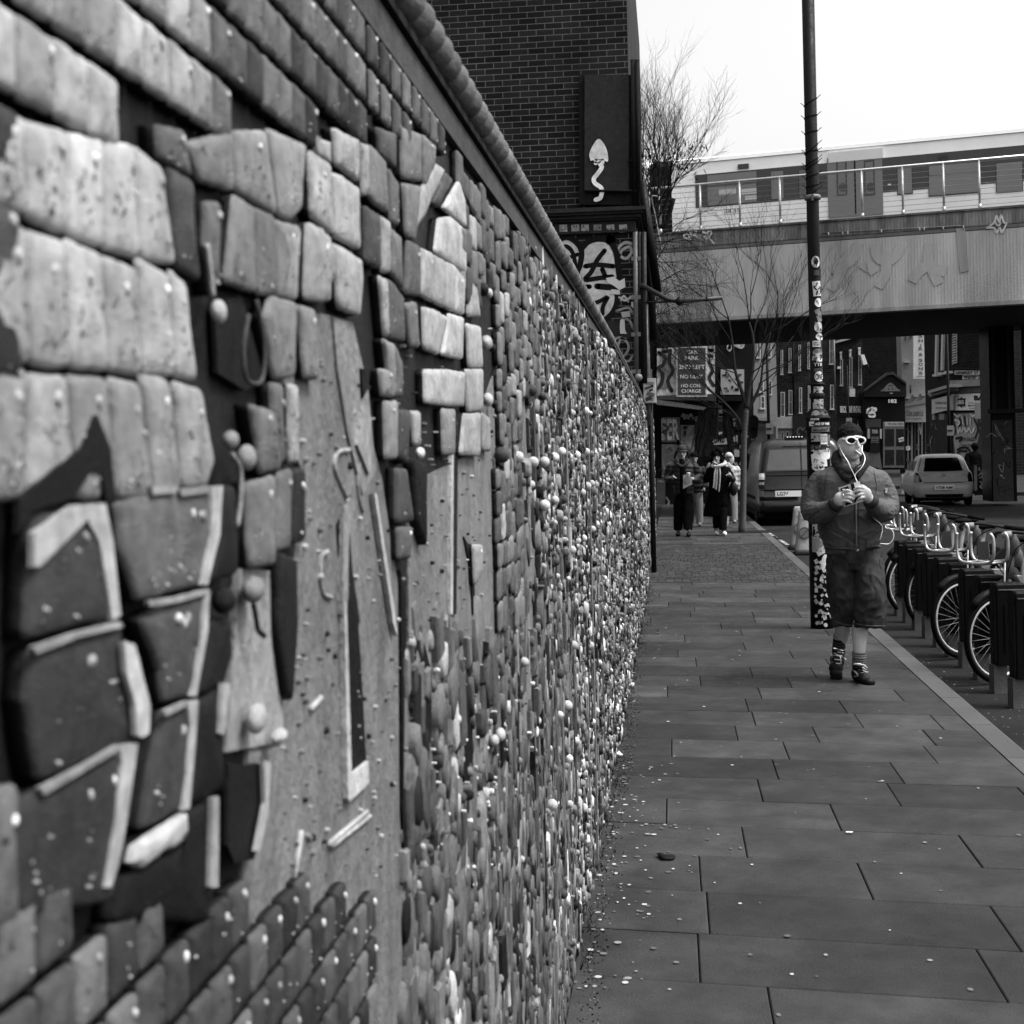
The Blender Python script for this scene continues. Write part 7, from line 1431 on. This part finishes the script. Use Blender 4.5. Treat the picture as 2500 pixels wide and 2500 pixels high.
# two more behind them
def walker(label, hx, hy, Y, hat, coat_t, leg_t, sw, skin=.3, hood=False):
    def K(x, y, dy=0.): return PY('r3', x, y, Y + dy)
    g0 = K(hx, hy); s_ = g0.z / 1.66; base = Vector((g0.x, Y, 0)); t = thing('person', label, 'person', base); B_ = lambda x, z, dy=0.: base + Vector((x * s_, dy * s_, z * s_))
    b = MB(); head3(b, g0, .5, s_ * .95); limb(b, [B_(0, 1.58), B_(0, 1.45)], [.05, .06]); rings(b, [(B_(0, .9), .13, .1), (B_(0, 1.4), .15, .1)]); limb(b, [B_(-.09, .9), B_(-.1, .5, -.05), B_(-.1, .08, .1)], [.07, .06, .04]); limb(b, [B_(.09, .9), B_(.1, .5, -.1), B_(.1, .08, -.15)], [.07, .06, .04])
    limb(b, [B_(-.2, 1.38), B_(-.27, 1.12), B_(-.22, .92, -.1)], [.045, .04, .03]); hand3(b, B_(-.22, .88, -.12), 1); limb(b, [B_(.2, 1.38), B_(.27, 1.12), B_(.22, .92, -.1)], [.045, .04, .03]); hand3(b, B_(.22, .88, -.12), -1); fuse(b, 'body', MAT_SKIN, t, .014, 1, skin); face3(t, g0)
    b = MB(); rings(b, [(B_(0, .82), .19 * sw, .13), (B_(0, 1.1), .2 * sw, .14), (B_(0, 1.38), .21 * sw, .12), (B_(0, 1.47), .1, .09)]); limb(b, [B_(-.2, 1.38), B_(-.28, 1.12), B_(-.23, .95, -.08)], [.075, .07, .05]); limb(b, [B_(.2, 1.38), B_(.28, 1.12), B_(.23, .95, -.08)], [.075, .07, .05])
    fuse(b, 'jacket', MAT_SATIN, t, .015, 2, coat_t, lambda c: .004 * math.sin(c.z * 60) + .006 * noise.noise(c * 12))
    b = MB(); rings(b, [(B_(-.1, .06, .08), .075, .08), (B_(-.1, .5), .085, .09), (B_(-.07, .88), .11, .1)]); rings(b, [(B_(.1, .06, -.15), .075, .08), (B_(.1, .5, -.08), .085, .09), (B_(.07, .88), .11, .1)]); fuse(b, 'trousers', MAT_CLOTH, t, .015, 2, leg_t)
    b = MB(); b.ell(g0 + Vector((0, .01, .05)), (.092, .105, .09), hat, 16, 10); b.v = [(v[0], v[1], max(v[2], g0.z + .03)) for v in b.v]
    if hood: b.ell(g0 + Vector((.02, .05, -.02)), (.1, .09, .13), hat, 16, 10)
    b.build('hat', MAT_CLOTH, t)
    for sx, dy in ((-.1, .05), (.1, -.2)): b = MB(); b.ell(B_(sx, .045, dy), (.045, .12, .045), .3, 12, 8); b.v = [(v[0], v[1], max(v[2], .003)) for v in b.v]; b.build('shoe', MAT_CLOTH, t)
walker('person in black hat and pale jacket mostly hidden behind the woman in the long coat', 822, 1052, 29.5, .012, .36, .3, 1.0)
walker('person in pale hood and light padded jacket between the black-coated woman and the tree', 900, 1092, 31, .5, .45, .3, 1.0, hood=True)
walker('person in dark coat and pale trousers walking behind the man in the beanie', 625, 1090, 30, .015, .02, .24, 1.0)
# dark figure sitting by the chalk board
Y_ = 44.; st = thing('person', 'person in dark clothes sitting with back turned behind the silver hatchback', 'person', PY('r4', 1630, 1380, Y_)); K4 = lambda x, y, dy=0.: PY('r4', x, y, Y_ + dy)
b = MB(); b.ell(K4(1628, 1058), (.1, .11, .13)); limb(b, [K4(1628, 1080), K4(1630, 1110)], [.07, .08]); rings(b, [(K4(1630, 1290), .22, .16), (K4(1630, 1200), .24, .16), (K4(1628, 1130), .2, .13)]); limb(b, [K4(1600, 1290), K4(1590, 1300, -.4), K4(1590, 1400, -.4)], [.09, .08, .05]); limb(b, [K4(1660, 1290), K4(1665, 1300, -.4), K4(1665, 1400, -.4)], [.09, .08, .05]); fuse(b, 'body', MAT_CLOTH, st, .02, 2, .03)
b = MB(); rings(b, [(K4(1630, 1300), .28, .2), (K4(1632, 1200), .31, .2), (K4(1628, 1120), .24, .16), (K4(1628, 1095), .12, .1)]); limb(b, [K4(1570, 1130), K4(1560, 1200, -.1)], [.1, .09]); limb(b, [K4(1685, 1130), K4(1692, 1200, -.1)], [.1, .09]); fuse(b, 'coat', MAT_CLOTH, st, .02, 2, .012, folds(.015, 8, 8, 8)); b = MB(); b.ell(K4(1628, 1050), (.12, .125, .12), .012, 14, 9); b.build('hat', MAT_CLOTH, st)
b = MB(); b.box(K4(1630, 1330), (.7, .5, .08), .03)
for sx in (-.3, .3):
    for sy in (-.2, .2): q = K4(1630, 1330) + Vector((sx, sy, 0)); b.tube([q, Vector((q.x, q.y, 0))], .03, 6, .03)
props(b.build('stool', MAT_PAINT), 'low dark stool under the person sitting behind the silver hatchback', 'stool')
